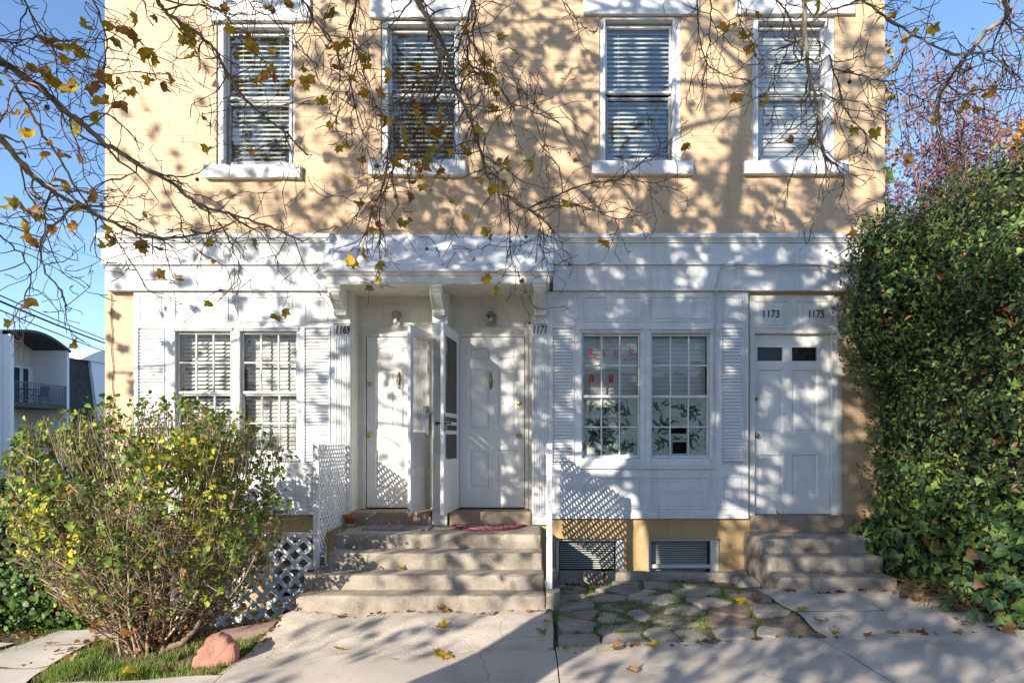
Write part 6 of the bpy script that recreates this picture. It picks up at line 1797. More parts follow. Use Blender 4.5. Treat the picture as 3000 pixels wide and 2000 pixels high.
# leaves: those in view one by one
def leaf_prob(q):
    x, y = q
    if x < 330: return 0.28 if y < 850 else 0.1
    if x < 950: return 0.46 if y < 260 else 0.13
    if x < 1500: return 0.30 if y < 620 else 0.35
    if x < 1850: return 0.16
    if x < 2250: return 0.08
    return 0.075
rl_ = random.Random(77); shown = []
for (p, d, lvl) in vis_tips:
    q = px_of(p)
    clump = mnoise.noise(Vector((p[0] * 2.2, p[1] * 2.2, p[2] * 2.2))) * 1.6 + 0.9
    if rl_.random() < leaf_prob(q) * 0.56 * max(0, clump): shown.append((p, d)); shown += [((p[0] + rl_.gauss(0, .03), p[1] + rl_.gauss(0, .03), p[2] - 0.02 + rl_.gauss(0, .03)), d) for _ in range(rl_.choice((0, 0, 1, 2)))]
rl_.shuffle(shown)
def leaf_place(p, d, s, rng):
    y = (d[0] * 0.35 + rng.gauss(0, 0.45), d[1] * 0.35 + rng.gauss(0, 0.45), d[2] * 0.35 - 0.75 + rng.gauss(0, 0.35))
    Rm = rot_to(y, (rng.gauss(0, 1), rng.gauss(0, 1) - 0.5, rng.gauss(0, 0.6)))
    return Rm, np.array(p) + Rm[:, 1] * 0.75 * s
for (p, d) in shown[:300]:
    s = 0.030 + 0.038 * rl_.random()
    q = px_of(p)
    t = rl_.choice((0, 1, 2, 3, 3, 4, 4, 5, 6, 7, 7, 6)); c = rl_.choice((0, 0, 0, 1, 1, 2, 5, 5, 3)) if q[0] > 330 else rl_.choice((0, 1, 3, 3, 4, 5, 5, 1, 0))
    if t in (3, 4, 7): c = rl_.choice((3, 4, 5, 5, 0, 1))
    Rm, pos = leaf_place(p, d, s, rl_)
    o = obj('leaf', leaf_mesh(t, c), tree)
    o.matrix_local = Matrix.Translation(pos.tolist()) @ Matrix(Rm.tolist()).to_4x4() @ Matrix.Scale(s, 4)
# the others of the crown as one mass
rm = np.random.default_rng(5); rl2 = random.Random(8)
mass = [(p, d) for (p, d) in shown[300:]]
for (p, d, lvl) in hid_tips:
    k = CROWN_LEAF
    while rl2.random() < k:
        k -= 1
        mass.append(((p[0] + rl2.gauss(0, 0.05), p[1] + rl2.gauss(0, 0.05), p[2] + rl2.gauss(0, 0.05)), d))
mass = [m for m in mass if not in_frame(m[0], 50 + 280 / max(0.3, m[0][1] + 8))]
V0, T0 = leaf_verts(0.7, 0.25, 0.2, 3, ring=False, stem=True)
pos, rots, scl, cl = [], [], [], []
for (p, d) in mass:
    s = rl2.uniform(0.055, 0.10); Rm, q = leaf_place(p, d, s, rl2)
    pos.append(q); rots.append(Rm); scl.append(s); cl.append(rl2.choice(LEAF_COLS))
tag(obj('foliage', scatter_mesh('foliage', V0, T0, pos, rots, scl, np.array(cl), M['leaf_attr'], True), tree), kind='stuff')
# seed balls on stalks
sb = MB().lathe([(0.001, -0.013), (0.009, -0.010), (0.0135, 0.0), (0.009, 0.010), (0.0015, 0.013), (0.0012, 0.07)], (0, 0, -0.07), 8).mesh('seed_ball', mat_surface('seed_ball', (0.16, 0.09, 0.05), (0.22, 0.14, 0.07), rough=0.9, bump=0), True)
for (p, d, lvl) in rl_.sample(vis_tips, 14): obj('seed_ball', sb, tree, p)
settle(tree, TR)
print('TREE lines', len(lines), 'tips', len(vis_tips), len(hid_tips), 'shown', len(shown), 'mass', len(mass))
# ================================================================== shrubs, hedges, far trees, grass
def fan(outline, z=None):
    V = [(0, 0, 0)] + [(x, y, (z[i] if z else 0.0)) for i, (x, y) in enumerate(outline)]
    n = len(outline)
    return np.array(V, float), np.array([(0, 1 + i, 1 + (i + 1) % n) for i in range(n)])
# leaf shapes (unit length along +y from the stalk)
ROUND = fan([(0, -.5), (.32, -.38), (.50, -.05), (.40, .28), (.0, .56), (-.40, .28), (-.50, -.05), (-.32, -.38)], [.0, .06, .14, .06, -.10, .06, .14, .06])
OBLONG = fan([(0, -.55), (.17, -.2), (.20, .15), (0, .55), (-.20, .15), (-.17, -.2)], [-.05, .07, .07, -.08, .07, .07])
IVY = fan([(0, -.34), (.30, -.42), (.55, -.12), (.30, .10), (.20, .22), (0, .62), (-.20, .22), (-.30, .10), (-.55, -.12), (-.30, -.42)], [0, .04, .02, .07, .05, -.10, .05, .07, .02, .04])
LOBED = fan([(0, -.45), (.30, -.36), (.50, -.02), (.30, .08), (.34, .34), (0, .60), (-.34, .34), (-.30, .08), (-.50, -.02), (-.30, -.36)], [0, .07, .12, .05, .05, -.12, .05, .05, .12, .07])

# --- the big twiggy shrub at the left
rb = random.Random(31); nbg = np.random.default_rng(31)
BC = Vector((-3.44, -1.92, 0)); BZ = g(-3.5, -1.92) - 0.02
ENV = [(0.0, .22), (.15, .36), (.35, .58), (.6, .80), (.9, .94), (1.2, .99), (1.5, 1.03), (1.75, .99), (1.95, .86), (2.1, .64), (2.22, .35), (2.3, 0.0)]
def env(h):
    for i in range(len(ENV) - 1):
        if ENV[i][0] <= h <= ENV[i + 1][0]:
            t = (h - ENV[i][0]) / (ENV[i + 1][0] - ENV[i][0]); return ENV[i][1] * (1 - t) + ENV[i + 1][1] * t
    return 0.0
RX, RY = 1.15, 0.86
def in_bush(p, k=1.0):
    h = p[2] - BZ; e = env(h)
    if e <= 0: return False
    lump = 1 + 0.10 * mnoise.noise(Vector((p[0] * 2.2, p[1] * 2.2, p[2] * 2.2)))
    return ((p[0] - BC.x) / (RX * e * lump)) ** 2 + ((p[1] - BC.y) / (RY * e * lump)) ** 2 < k * k
TW = [(0.34, 0.25, 0.165), (0.26, 0.18, 0.115), (0.44, 0.34, 0.235), (0.18, 0.12, 0.08)]
blines = []; bnodes = []
def bgrow(p, d, L, r, lvl):
    seg = 0.085 if lvl == 0 else 0.05; n = max(2, int(L / seg)); pts = [p]; rad = [r]; d = vnorm(d)
    for i in range(n):
        j = (0.10, 0.16, 0.2)[lvl]
        d = vnorm((d[0] + rb.gauss(0, j), d[1] + rb.gauss(0, j), d[2] + rb.gauss(0, j) + (0.06 if lvl else 0.015)))
        q = (p[0] + d[0] * seg, p[1] + d[1] * seg, p[2] + d[2] * seg)
        if not in_bush(q, 1.04): break
        p = q; pts.append(p); rad.append(max(0.0017, r * (1 - 0.7 * (i + 1) / n)))
        if lvl > 0 or i > 6: bnodes.append((p, d, lvl))
        if lvl == 0 and i > 4 and rb.random() < 0.50:
            bgrow(p, (d[0] + rb.gauss(0, .6), d[1] + rb.gauss(0, .6), d[2] + rb.gauss(0, .5)), rb.uniform(0.3, 0.8), max(0.003, rad[-1] * 0.6), 1)
        if lvl == 1 and rb.random() < 0.34:
            bgrow(p, (d[0] + rb.gauss(0, .7), d[1] + rb.gauss(0, .7), d[2] + rb.gauss(0, .5)), rb.uniform(0.10, 0.28), max(0.0022, rad[-1] * 0.65), 2)
    if len(pts) > 1: blines.append((pts, rad, rb.choice(TW)))
for k in range(190):
    a = rb.uniform(0, 2 * math.pi); rr0 = 0.27 * math.sqrt(rb.random()); tilt = R(62) * math.sqrt(rb.random())
    bgrow((BC.x + rr0 * math.cos(a), BC.y + rr0 * math.sin(a), BZ), (math.cos(a) * math.sin(tilt) * 1.15, math.sin(a) * math.sin(tilt) * 0.85, math.cos(tilt)), rb.uniform(1.6, 2.8), rb.uniform(0.005, 0.014), 0)
# sheared upright twig ends on the top
for k in range(900):
    a = rb.uniform(0, 2 * math.pi); s = math.sqrt(rb.random()); h = rb.uniform(1.45, 2.0); e = env(h) * s
    p = (BC.x + RX * e * math.cos(a), BC.y + RY * e * math.sin(a), BZ + h)
    L = rb.uniform(0.12, 0.4); dx, dy = rb.gauss(0, .18) + 0.25 * s * math.cos(a), rb.gauss(0, .18) + 0.25 * s * math.sin(a)
    q = (p[0] + dx * L, p[1] + dy * L, p[2] + L)
    if in_bush(q, 1.1): blines.append(([p, ((p[0] + q[0]) / 2 + rb.gauss(0, .008), (p[1] + q[1]) / 2, (p[2] + q[2]) / 2), q], [0.004, 0.003, 0.0024], rb.choice(TW))); bnodes.append((q, (dx, dy, 1), 2))
for k in range(1500):
    a = rb.uniform(0, 2 * math.pi); h = rb.uniform(0.05, 1.3); e = env(h) * rb.uniform(0.45, 1.0)
    p = (BC.x + RX * e * math.cos(a), BC.y + RY * e * math.sin(a), BZ + h); L = rb.uniform(0.08, 0.32)
    d = vnorm((rb.gauss(0, 1) + 0.5 * math.cos(a), rb.gauss(0, 1) + 0.5 * math.sin(a), rb.gauss(0, .7) + 0.5)); q = tuple(p[i] + d[i] * L for i in range(3))
    m = tuple((p[i] + q[i]) / 2 + rb.gauss(0, .018) for i in range(3))
    if in_bush(q, 1.08) and q[2] > BZ: blines.append(([p, m, q], [0.0035, 0.003, 0.0022], rb.choice(TW))); bnodes.append((q, d, 2))
bush = empty('deciduous_shrub'); tag(bush, 'large rounded twiggy shrub with yellow-green leaves in front of the house', 'shrub')
obj('stems', tubes_mesh('stems', [l for l in blines if l[1][0] >= 0.006], M['twig'], 6), bush)
tag(obj('twigs', tubes_mesh('twigs', [l for l in blines if l[1][0] < 0.006], M['twig'], 4), bush), kind='stuff')
BCOL = [(0.20, 0.29, 0.045), (0.26, 0.35, 0.05), (0.14, 0.23, 0.045), (0.42, 0.44, 0.05), (0.58, 0.51, 0.045), (0.10, 0.18, 0.04)]
pos, cl, scl = [], [], []
def bush_leaf(p):
    h = p[2] - BZ
    nz = mnoise.noise(Vector((p[0] * 2.6 + 5, p[1] * 2.6, p[2] * 2.6)))
    prob = 0.30 if h < 0.4 else (0.48 if h < 0.8 else (0.6 if h < 1.1 else 0.9))
    if rb.random() > prob * (0.69 + 1.4 * nz): return
    for _ in range(rb.choice((1, 2, 2, 3, 3, 4))):
        y2 = mnoise.noise(Vector((p[0] * 1.7, p[1] * 1.7 + 9, p[2] * 1.7)))
        c = rb.choice(BCOL[3:5]) if (y2 > 0.18 and rb.random() < 0.65) or rb.random() < 0.10 else rb.choice((BCOL[0], BCOL[1], BCOL[2], BCOL[2], BCOL[5], BCOL[5]))
        if rb.random() < 0.09: c = rb.choice(((0.30, 0.15, 0.05), (0.24, 0.17, 0.05)))
        v = rb.uniform(0.75, 1.2)
        pos.append((p[0] + rb.gauss(0, .025), p[1] + rb.gauss(0, .025), p[2] + rb.gauss(0, .025))); cl.append((c[0] * v, c[1] * v, c[2] * v)); scl.append(0.018 + 0.044 * rb.random() ** 1.4)
for (p, d, lvl) in bnodes:
    rad_f = math.sqrt(((p[0] - BC.x) / RX) ** 2 + ((p[1] - BC.y) / RY) ** 2) / max(0.05, env(p[2] - BZ))
    if lvl == 0 and rb.random() < 0.85: continue
    if rb.random() < 0.12 + 0.88 * min(1, max(0, (max(rad_f, (p[2] - BZ) / 2.1) - 0.45) / 0.4)): bush_leaf(p)
nr = np.array([(rb.gauss(0, .5) + (p[0] - BC.x) * 0.5, rb.gauss(0, .5) - 0.5, rb.gauss(0, .5) + 0.5) for p in pos])
tag(obj('foliage', scatter_mesh('foliage', LOBED[0], LOBED[1], pos, facing_rots(nbg, nr, 0.5), scl, np.array(cl), M['leaf_attr']), bush), kind='stuff')
print('BUSH leaves', len(pos), 'lines', len(blines))
# low tangled base: one crooked stem and withered leaves
cr_ = [([(BC.x + 0.10, BC.y - 0.1, BZ), (BC.x + 0.22, BC.y - 0.2, BZ + 0.07), (BC.x + 0.33, BC.y - 0.17, BZ + 0.10), (BC.x + 0.46, BC.y - 0.2, BZ + 0.22), (BC.x + 0.56, BC.y - 0.15, BZ + 0.42)], [0.034, 0.03, 0.032, 0.022, 0.012], (0.19, 0.135, 0.095))]
obj('crooked_stem', tubes_mesh('crooked_stem', cr_, M['twig'], 9), bush)
dp = [(BC.x + rb.gauss(0, .45), BC.y + rb.gauss(0, .35), BZ + abs(rb.gauss(0, .3)) + 0.02) for _ in range(420)]; dp = [p for p in dp if in_bush(p, 1.2)]
tag(obj('withered_leaves', scatter_mesh('withered_leaves', LOBED[0], LOBED[1], dp, rand_rots(nbg, len(dp)), nbg.uniform(0.04, 0.085, len(dp)), np.array([(0.34, 0.17, 0.06), (0.24, 0.12, 0.05), (0.42, 0.26, 0.12)])[nbg.integers(0, 3, len(dp))], M['leaf_attr']), bush), kind='stuff')
settle(bush, (BC.x, BC.y, BZ))

# --- leafy masses
def blob_points(rng, c, h, n, pw=4.0, depth=(0.86, 1.03), nz=(0.10, 2.0, 0.05, 6.0)):
    P = rng.uniform(-1, 1, size=(n, 3)); ax = rng.choice(3, size=n, p=np.array([h[1] * h[2], h[0] * h[2], h[0] * h[1]]) / (h[1] * h[2] + h[0] * h[2] + h[0] * h[1])); sg = rng.choice([-1, 1], size=n)
    P[np.arange(n), ax] = sg
    q = P / (np.abs(P) ** pw).sum(1)[:, None] ** (1 / pw)
    nrm = np.sign(q) * np.abs(q) ** (pw - 1) / np.array(h); nrm /= np.linalg.norm(nrm, axis=1, keepdims=True)
    f = np.array([1 + nz[0] * mnoise.noise(Vector(v * nz[1] + c)) + nz[2] * mnoise.noise(Vector(v * nz[3] + c)) for v in q * np.array(h)])
    k = rng.uniform(depth[0], depth[1], size=n)
    return np.array(c) + q * np.array(h) * (f * k)[:, None], nrm
def blob_core(name, c, h, mat, parent, pw=4.0, shrink=0.86, nz=(0.10, 2.0, 0.05, 6.0), res=20):
    V = []; Fs = []; ids = {}
    for ax in range(3):
        for s in (-1, 1):
            for i in range(res):
                for j in range(res):
                    q4 = []
                    for (a, b) in ((i, j), (i + 1, j), (i + 1, j + 1), (i, j + 1)):
                        p = [0, 0, 0]; o = [k for k in range(3) if k != ax]; p[ax] = s; p[o[0]] = -1 + 2 * a / res; p[o[1]] = -1 + 2 * b / res
                        key = tuple(round(v, 4) for v in p)
                        if key not in ids:
                            l = sum(abs(v) ** pw for v in p) ** (1 / pw); q = np.array(p) / l
                            w = Vector(q * np.array(h) * nz[1] + c); f = 1 + nz[0] * mnoise.noise(Vector(q * np.array(h) * nz[1] + c)) + nz[2] * mnoise.noise(Vector(q * np.array(h) * nz[3] + c))
                            ids[key] = len(V); V.append(tuple(np.array(c) + q * np.array(h) * f * shrink))
                        q4.append(ids[key])
                    Fs.append(q4 if (s > 0) != (ax == 1) else q4[::-1])
    return obj(name, mk_mesh(name, V, Fs, mat, True), parent)

rh = np.random.default_rng(12)
hedge = empty('ivy_hedge'); tag(hedge, 'tall dark green hedge overgrown with ivy beside the side steps', 'hedge')
HB = [((5.27, -0.80, 1.95), (1.62, 1.72, 2.02), 62000), ((4.18, -0.52, 3.12), (0.86, 0.46, 1.0), 12000), ((4.32, -0.50, 1.6), (0.56, 0.50, 1.5), 9000),
      ((4.62, -1.72, 0.25), (1.0, 0.95, 0.95), 9000), ((3.80, -0.62, 0.32), (0.30, 0.62, 0.40), 1500), ((4.9, -2.2, 0.05), (1.25, 0.55, 0.5), 3500), ((5.3, -0.65, 3.75), (1.2, 1.0, 0.78), 9000)]
PP, NN, GG = [], [], []
for i, (c, h, n) in enumerate(HB):
    p, nn = blob_points(rh, c, h, n, 3.2 if i else 4.0, (0.80, 1.05) if i < 3 else (0.75, 1.1), (0.13, 1.6, 0.07, 5.0))
    PP.append(p); NN.append(nn); GG.append(np.full(n, i))
    blob_core('shade_core', c, h, M['hedge_core'], hedge, 3.2 if i else 4.0, 0.80, (0.13, 1.6, 0.07, 5.0))  # dark core standing for the shaded inside of the hedge
PP = np.concatenate(PP); NN = np.concatenate(NN); GG = np.concatenate(GG)
keep = (PP[:, 0] < 6.2) & (PP[:, 2] > -0.02) & ~((PP[:, 1] > -0.22) & (PP[:, 0] < 4.06)) & ((NN[:, 0] < 0.35) | (NN[:, 2] > 0.3)) & (NN[:, 1] < 0.5)
inside = np.zeros(len(PP), bool)
for i, (c, h, n) in enumerate(HB):
    q = np.abs((PP - np.array(c)) / (np.array(h) * 0.74)); inside |= ((q ** 3.2).sum(1) < 1) & (GG != i)
keep &= ~inside
PP, NN, GG = PP[keep], NN[keep], GG[keep]
ivy_w = np.clip((1.75 - PP[:, 2]) / 1.2, 0, 1) * np.clip((5.2 - PP[:, 0]) / 1.2, 0.15, 1)
ivy_n = np.array([mnoise.noise(Vector(p * 1.4)) for p in PP])
is_ivy = (ivy_w + 0.55 * ivy_n + 0.22 * rh.normal(size=len(PP)) > 0.38) | ((GG >= 3) & (GG <= 5))
def hedge_cols(P, base, rng, dead=0.03):
    n = len(P); C = base[rng.integers(0, len(base), n)] * rng.uniform(0.65, 1.3, (n, 1))
    pt = np.array([mnoise.noise(Vector(p * 2.0 + np.array([3, 1, 2]))) for p in P])
    C = C * (1 + 0.35 * pt[:, None])
    d = rng.random(n) < dead; C[d] = np.array([0.20, 0.10, 0.04]) * rng.uniform(0.7, 1.4, (d.sum(), 1))
    return np.clip(C, 0.005, 1)
SB = np.array([(0.05, 0.09, 0.025), (0.07, 0.12, 0.03), (0.105, 0.16, 0.035), (0.038, 0.07, 0.024), (0.17, 0.20, 0.035), (0.055, 0.10, 0.04)])
IB = np.array([(0.07, 0.14, 0.035), (0.11, 0.20, 0.045), (0.045, 0.10, 0.032), (0.17, 0.24, 0.05), (0.055, 0.12, 0.05), (0.22, 0.28, 0.06)])
a = ~is_ivy; n = a.sum()
tag(obj('foliage', scatter_mesh('foliage', OBLONG[0], OBLONG[1], PP[a], facing_rots(rh, NN[a], 0.75, 0.1), rh.uniform(0.03, 0.062, n) * (1 + 0.5 * (rh.random(n) < 0.15)), hedge_cols(PP[a], SB, rh, 0.02), M['hedge_leaf']), hedge), kind='stuff')
b = is_ivy & (rh.random(len(PP)) < 0.8); n = b.sum()
tag(obj('ivy', scatter_mesh('ivy', IVY[0], IVY[1], PP[b], facing_rots(rh, NN[b], 0.42, 0.8), (0.03 + 0.075 * rh.random(n) ** 1.6) * (0.72 + 0.4 * np.clip(1.6 - PP[b][:, 2], 0, 1)), hedge_cols(PP[b], IB, rh, 0.06), M['hedge_leaf']), hedge), kind='stuff')
# shoots that stick out of the outline
sh_l = []; sp = []; sn = []
rs = random.Random(3)
for k in range(760):
    i = rs.randrange(len(PP)); p = PP[i]; nn = NN[i]
    if a[i] == False: continue
    d = vnorm((nn[0] + rs.gauss(0, .4), nn[1] + rs.gauss(0, .4), abs(nn[2]) * 0.6 + rs.uniform(0.1, 0.8))); L = rs.uniform(0.08, 0.24) * (1.8 if rs.random() < 0.15 else 1)
    q = [tuple(p + np.array(d) * L * t / 3 + np.array([0, 0, -0.02 * t * t / 9])) for t in range(4)]
    if any(v[1] > -0.2 and v[0] < 4.06 for v in q): continue
    sh_l.append((q, [0.003, 0.0025, 0.002, 0.0015], (0.10, 0.07, 0.04)))
    for t in range(7):
        f = (t + 1) / 7 * L; sp.append(p + np.array(d) * f + rs.gauss(0, .012)); sn.append((rs.gauss(0, 1), rs.gauss(0, 1) - .3, rs.gauss(0, 1) + 0.4))
tag(obj('shoots', tubes_mesh('shoots', sh_l, M['twig'], 4), hedge), kind='stuff')
tag(obj('shoot_leaves', scatter_mesh('shoot_leaves', OBLONG[0], OBLONG[1], sp, facing_rots(rh, np.array(sn), 0.3, 0.0), rh.uniform(0.035, 0.06, len(sp)), hedge_cols(np.array(sp), SB * 1.2, rh, 0.02), M['hedge_leaf']), hedge), kind='stuff')
# orange berries and dead thatch
bp, = [[]]
for (px, py, d) in ((2950, 918, 6.0), (2972, 915, 6.0), (2915, 905, 6.05), (2780, 805, 6.3), (2905, 770, 6.1), (2850, 830, 6.2), (2960, 940, 6.0), (2990, 935, 5.9), (2955, 1080, 6.0), (2590, 945, 7.1)):
    c = PT(px, py, d)
    j = np.argmin(((PP - np.array(c)) ** 2).sum(1)); c = PP[j] + NN[j] * 0.03
    for k in range(7): bp.append(tuple(c + np.array([rs.gauss(0, .03), rs.gauss(0, .015), rs.gauss(0, .015)])))
BALL = MB().lathe([(0.2, -.9), (.8, -.55), (1, 0), (.8, .55), (.2, .9)], (0, 0, 0), 7)
bt = np.array([(0.0, 0, -1)] + [(math.cos(k * 1.047) * r_, math.sin(k * 1.047) * r_, z) for r_, z in ((.85, -.5), (.85, .5)) for k in range(6)] + [(0, 0, 1)])
bT = [(0, 1 + (k + 1) % 6, 1 + k) for k in range(6)] + [(13, 7 + k, 7 + (k + 1) % 6) for k in range(6)]
for k in range(6): bT += [(1 + k, 1 + (k + 1) % 6, 7 + (k + 1) % 6), (1 + k, 7 + (k + 1) % 6, 7 + k)]
tag(obj('berries', scatter_mesh('berries', bt, np.array(bT), bp, np.repeat(np.eye(3)[None], len(bp), 0), np.full(len(bp), 0.0085), np.tile([0.75, 0.12, 0.01], (len(bp), 1)), M['leaf_attr'], True), hedge), kind='stuff')
th = []
for k in range(620):
    x = rs.uniform(3.52, 4.25); y = rs.uniform(-2.25, -1.25) if x > 3.65 else rs.uniform(-1.75, -1.2)
    z = g(x, y) + rs.uniform(0.0, 0.14 + 0.35 * max(0, x - 3.6)); aa = rs.uniform(0, 6.28); L = rs.uniform(0.08, 0.3)
    p = (x, y, z); q = (x + L * math.cos(aa), y + L * math.sin(aa), z + rs.gauss(0, .05)); m_ = tuple((p[i] + q[i]) / 2 + (rs.gauss(0, .02) if i < 2 else rs.uniform(0, .04)) for i in range(3))
    th.append(([p, m_, q], [0.0022, 0.002, 0.0016], rs.choice(((0.30, 0.19, 0.09), (0.22, 0.13, 0.07), (0.38, 0.26, 0.13)))))
tag(obj('dead_stems', tubes_mesh('dead_stems', th, M['twig'], 4), hedge), kind='stuff')
settle(hedge, (4.8, -1.0, 0.1))
print('HEDGE', len(PP))

# --- low clipped hedge behind the shrub
lh = empty('low_hedge'); tag(lh, 'low glossy green hedge at the side path behind the shrub', 'hedge')
LB = [((-6.1, -0.62, 0.30), (1.5, 0.62, 0.86)), ((-5.0, -0.55, 0.05), (0.75, 0.5, 0.55))]
P2, N2 = [], []
for c, h in LB:
    p, nn = blob_points(rh, c, h, 9000, 3.0, (0.84, 1.05), (0.12, 1.8, 0.06, 6.0)); P2.append(p); N2.append(nn)
    blob_core('shade_core', c, h, M['hedge_core'], lh, 3.0, 0.82, (0.12, 1.8, 0.06, 6.0), 14)  # same dark filling in place of inner shade
P2 = np.concatenate(P2); N2 = np.concatenate(N2); k_ = (P2[:, 2] > -0.42) & (N2[:, 1] < 0.6); P2, N2 = P2[k_], N2[k_]
tag(obj('foliage', scatter_mesh('foliage', ROUND[0], ROUND[1], P2, facing_rots(rh, N2, 0.55, 0.3), rh.uniform(0.035, 0.065, len(P2)), hedge_cols(P2, np.array([(0.06, 0.13, 0.03), (0.09, 0.17, 0.035), (0.045, 0.10, 0.028), (0.11, 0.19, 0.04)]), rh, 0.03), M['hedge_leaf']), lh), kind='stuff')
settle(lh, (-5.8, -0.6, -0.4))

# --- trees behind the house on the right
def far_tree(name, label, base, fork_z, crown, n_limb, leafcols, leaf_n, leaf_s, twcol, seed, leafshape=OBLONG, spread=1.0):
    r_ = random.Random(seed); q = np.random.default_rng(seed)
    t = empty(name); tag(t, label, 'tree')
    L0 = []; L1 = []; nodes = []
    cx, cy, cz, rx, ry, rz = crown
    L0.append(([(base[0], base[1], base[2]), (base[0] + .05, base[1], fork_z * 0.5), (base[0], base[1] + .05, fork_z)], [0.16, 0.13, 0.10], (0.16, 0.12, 0.10)))
    for k in range(n_limb):
        a = r_.uniform(0, 6.28); s = math.sqrt(r_.random()); zz = r_.uniform(-0.7, 1.0)
        e = math.sqrt(max(0, 1 - zz * zz))
        tgt = Vector((cx + rx * e * s * math.cos(a), cy + ry * e * s * math.sin(a), cz + rz * zz)); p0 = Vector((base[0], base[1], fork_z))
        mid = p0.lerp(tgt, 0.5) + Vector((r_.gauss(0, .15), r_.gauss(0, .15), 0.1)); pts = smooth_path([p0, mid, tgt], 5)
        L0.append(([tuple(v) for v in pts], [0.05 + (0.008 - 0.05) * i / (len(pts) - 1) for i in range(len(pts))], (0.17, 0.12, 0.10)))
        for i in range(3, len(pts)):
            for _ in range(4):
                d = Vector((r_.gauss(0, 1), r_.gauss(0, 1), r_.gauss(0, .7) + 0.9)).normalized(); p = pts[i]; ln = [tuple(p)]; L = r_.uniform(0.5, 1.4); n = 6
                for m in range(n):
                    d = (d + Vector((r_.gauss(0, .18), r_.gauss(0, .18), r_.gauss(0, .15) + 0.05))).normalized(); p = p + d * (L / n); ln.append(tuple(p)); nodes.append((tuple(p), tuple(d)))
                    if m > 1 and r_.random() < 0.6:
                        d2 = (d + Vector((r_.gauss(0, .7), r_.gauss(0, .7), r_.gauss(0, .5)))).normalized(); p2 = p; l2 = [tuple(p2)]
                        for w in range(4): d2 = (d2 + Vector((r_.gauss(0, .15), r_.gauss(0, .15), .05))).normalized(); p2 = p2 + d2 * 0.09; l2.append(tuple(p2)); nodes.append((tuple(p2), tuple(d2)))
                        L1.append((l2, [0.005, 0.0045, 0.004, 0.0035, 0.003], twcol))
                L1.append((ln, [0.011 - 0.0065 * m / n for m in range(n + 1)], twcol))
    obj('trunk', tubes_mesh('trunk', L0[:1], M['twig'], 10), t); obj('limbs', tubes_mesh('limbs', L0[1:], M['twig'], 7), t)
    tag(obj('twigs', tubes_mesh('twigs', L1, M['twig'], 4), t), kind='stuff')
    pk = [r_.choice(nodes) for _ in range(leaf_n)]
    if spread < 1: pk = [v for v in pk if v[0][2] < cz + rz * spread or r_.random() < 0.25]
    P = np.array([v[0] for v in pk]) + q.normal(size=(len(pk), 3)) * 0.03
    C = np.array(leafcols)[q.integers(0, len(leafcols), len(pk))] * q.uniform(0.6, 1.4, (len(pk), 1))
    tag(obj('crown', scatter_mesh('crown', leafshape[0], leafshape[1], P, rand_rots(q, len(pk)), q.uniform(leaf_s[0], leaf_s[1], len(pk)), C, M['leaf_attr']), t), kind='stuff')
    settle(t, base)
far_tree('purple_leaf_tree', 'purple-leaved tree with pinkish twigs behind the tall hedge', (9.6, 7.4, 0.2), 4.2, (9.5, 7.2, 7.2, 2.9, 1.8, 2.6), 26, [(0.13, 0.035, 0.06), (0.18, 0.06, 0.08), (0.10, 0.03, 0.055), (0.27, 0.12, 0.13)], 9500, (0.07, 0.125), (0.27, 0.165, 0.14), 5, OBLONG, 0.35)
far_tree('orange_leaf_tree', 'orange and green leaved tree just showing past the house edge', (8.3, 10.5, 0.3), 7.5, (8.35, 10.4, 10.3, 1.05, 1.0, 1.5), 9, [(0.42, 0.17, 0.02), (0.35, 0.24, 0.03), (0.16, 0.17, 0.03), (0.45, 0.22, 0.03)], 3600, (0.07, 0.12), (0.22, 0.15, 0.1), 6, ROUND)
far_tree('yellow_leaf_tree', 'orange-yellow tree at the edge of the picture above the hedge', (13.6, 10.2, 0.3), 7.0, (13.6, 10.0, 9.0, 0.95, 1.0, 1.0), 8, [(0.50, 0.24, 0.02), (0.55, 0.33, 0.03), (0.40, 0.17, 0.02)], 2600, (0.08, 0.13), (0.2, 0.14, 0.1), 7, ROUND)
# ivy sprig on the house corner
iv = empty('ivy_sprig'); tag(iv, 'small green ivy sprig climbing the upper house corner', 'ivy')
obj('stem', tubes_mesh('stem', [([(4.05, -0.03, 3.9), (4.045, -0.02, 4.2), (4.05, -0.03, 4.5), (4.04, -0.02, 4.8)], [0.006, 0.005, 0.004, 0.003], (0.12, 0.09, 0.05))], M['twig'], 5), iv)
for k in range(11):
    z = 4.0 + k * 0.075; o = obj('leaf', mk_mesh('leaf', IVY[0] * rs.uniform(0.07, 0.12), [tuple(map(int, f)) for f in IVY[1]], mat_leaf('ivy_sprig_leaf', 0.3, 0.4, False, (0.10, 0.2, 0.03)) if k == 0 else bpy.data.materials['ivy_sprig_leaf']), iv, (4.05 + rs.uniform(-0.05, 0.05), -0.04, z))
    o.rotation_euler = (R(80) + rs.gauss(0, .3), rs.gauss(0, .3), rs.gauss(0, .6))

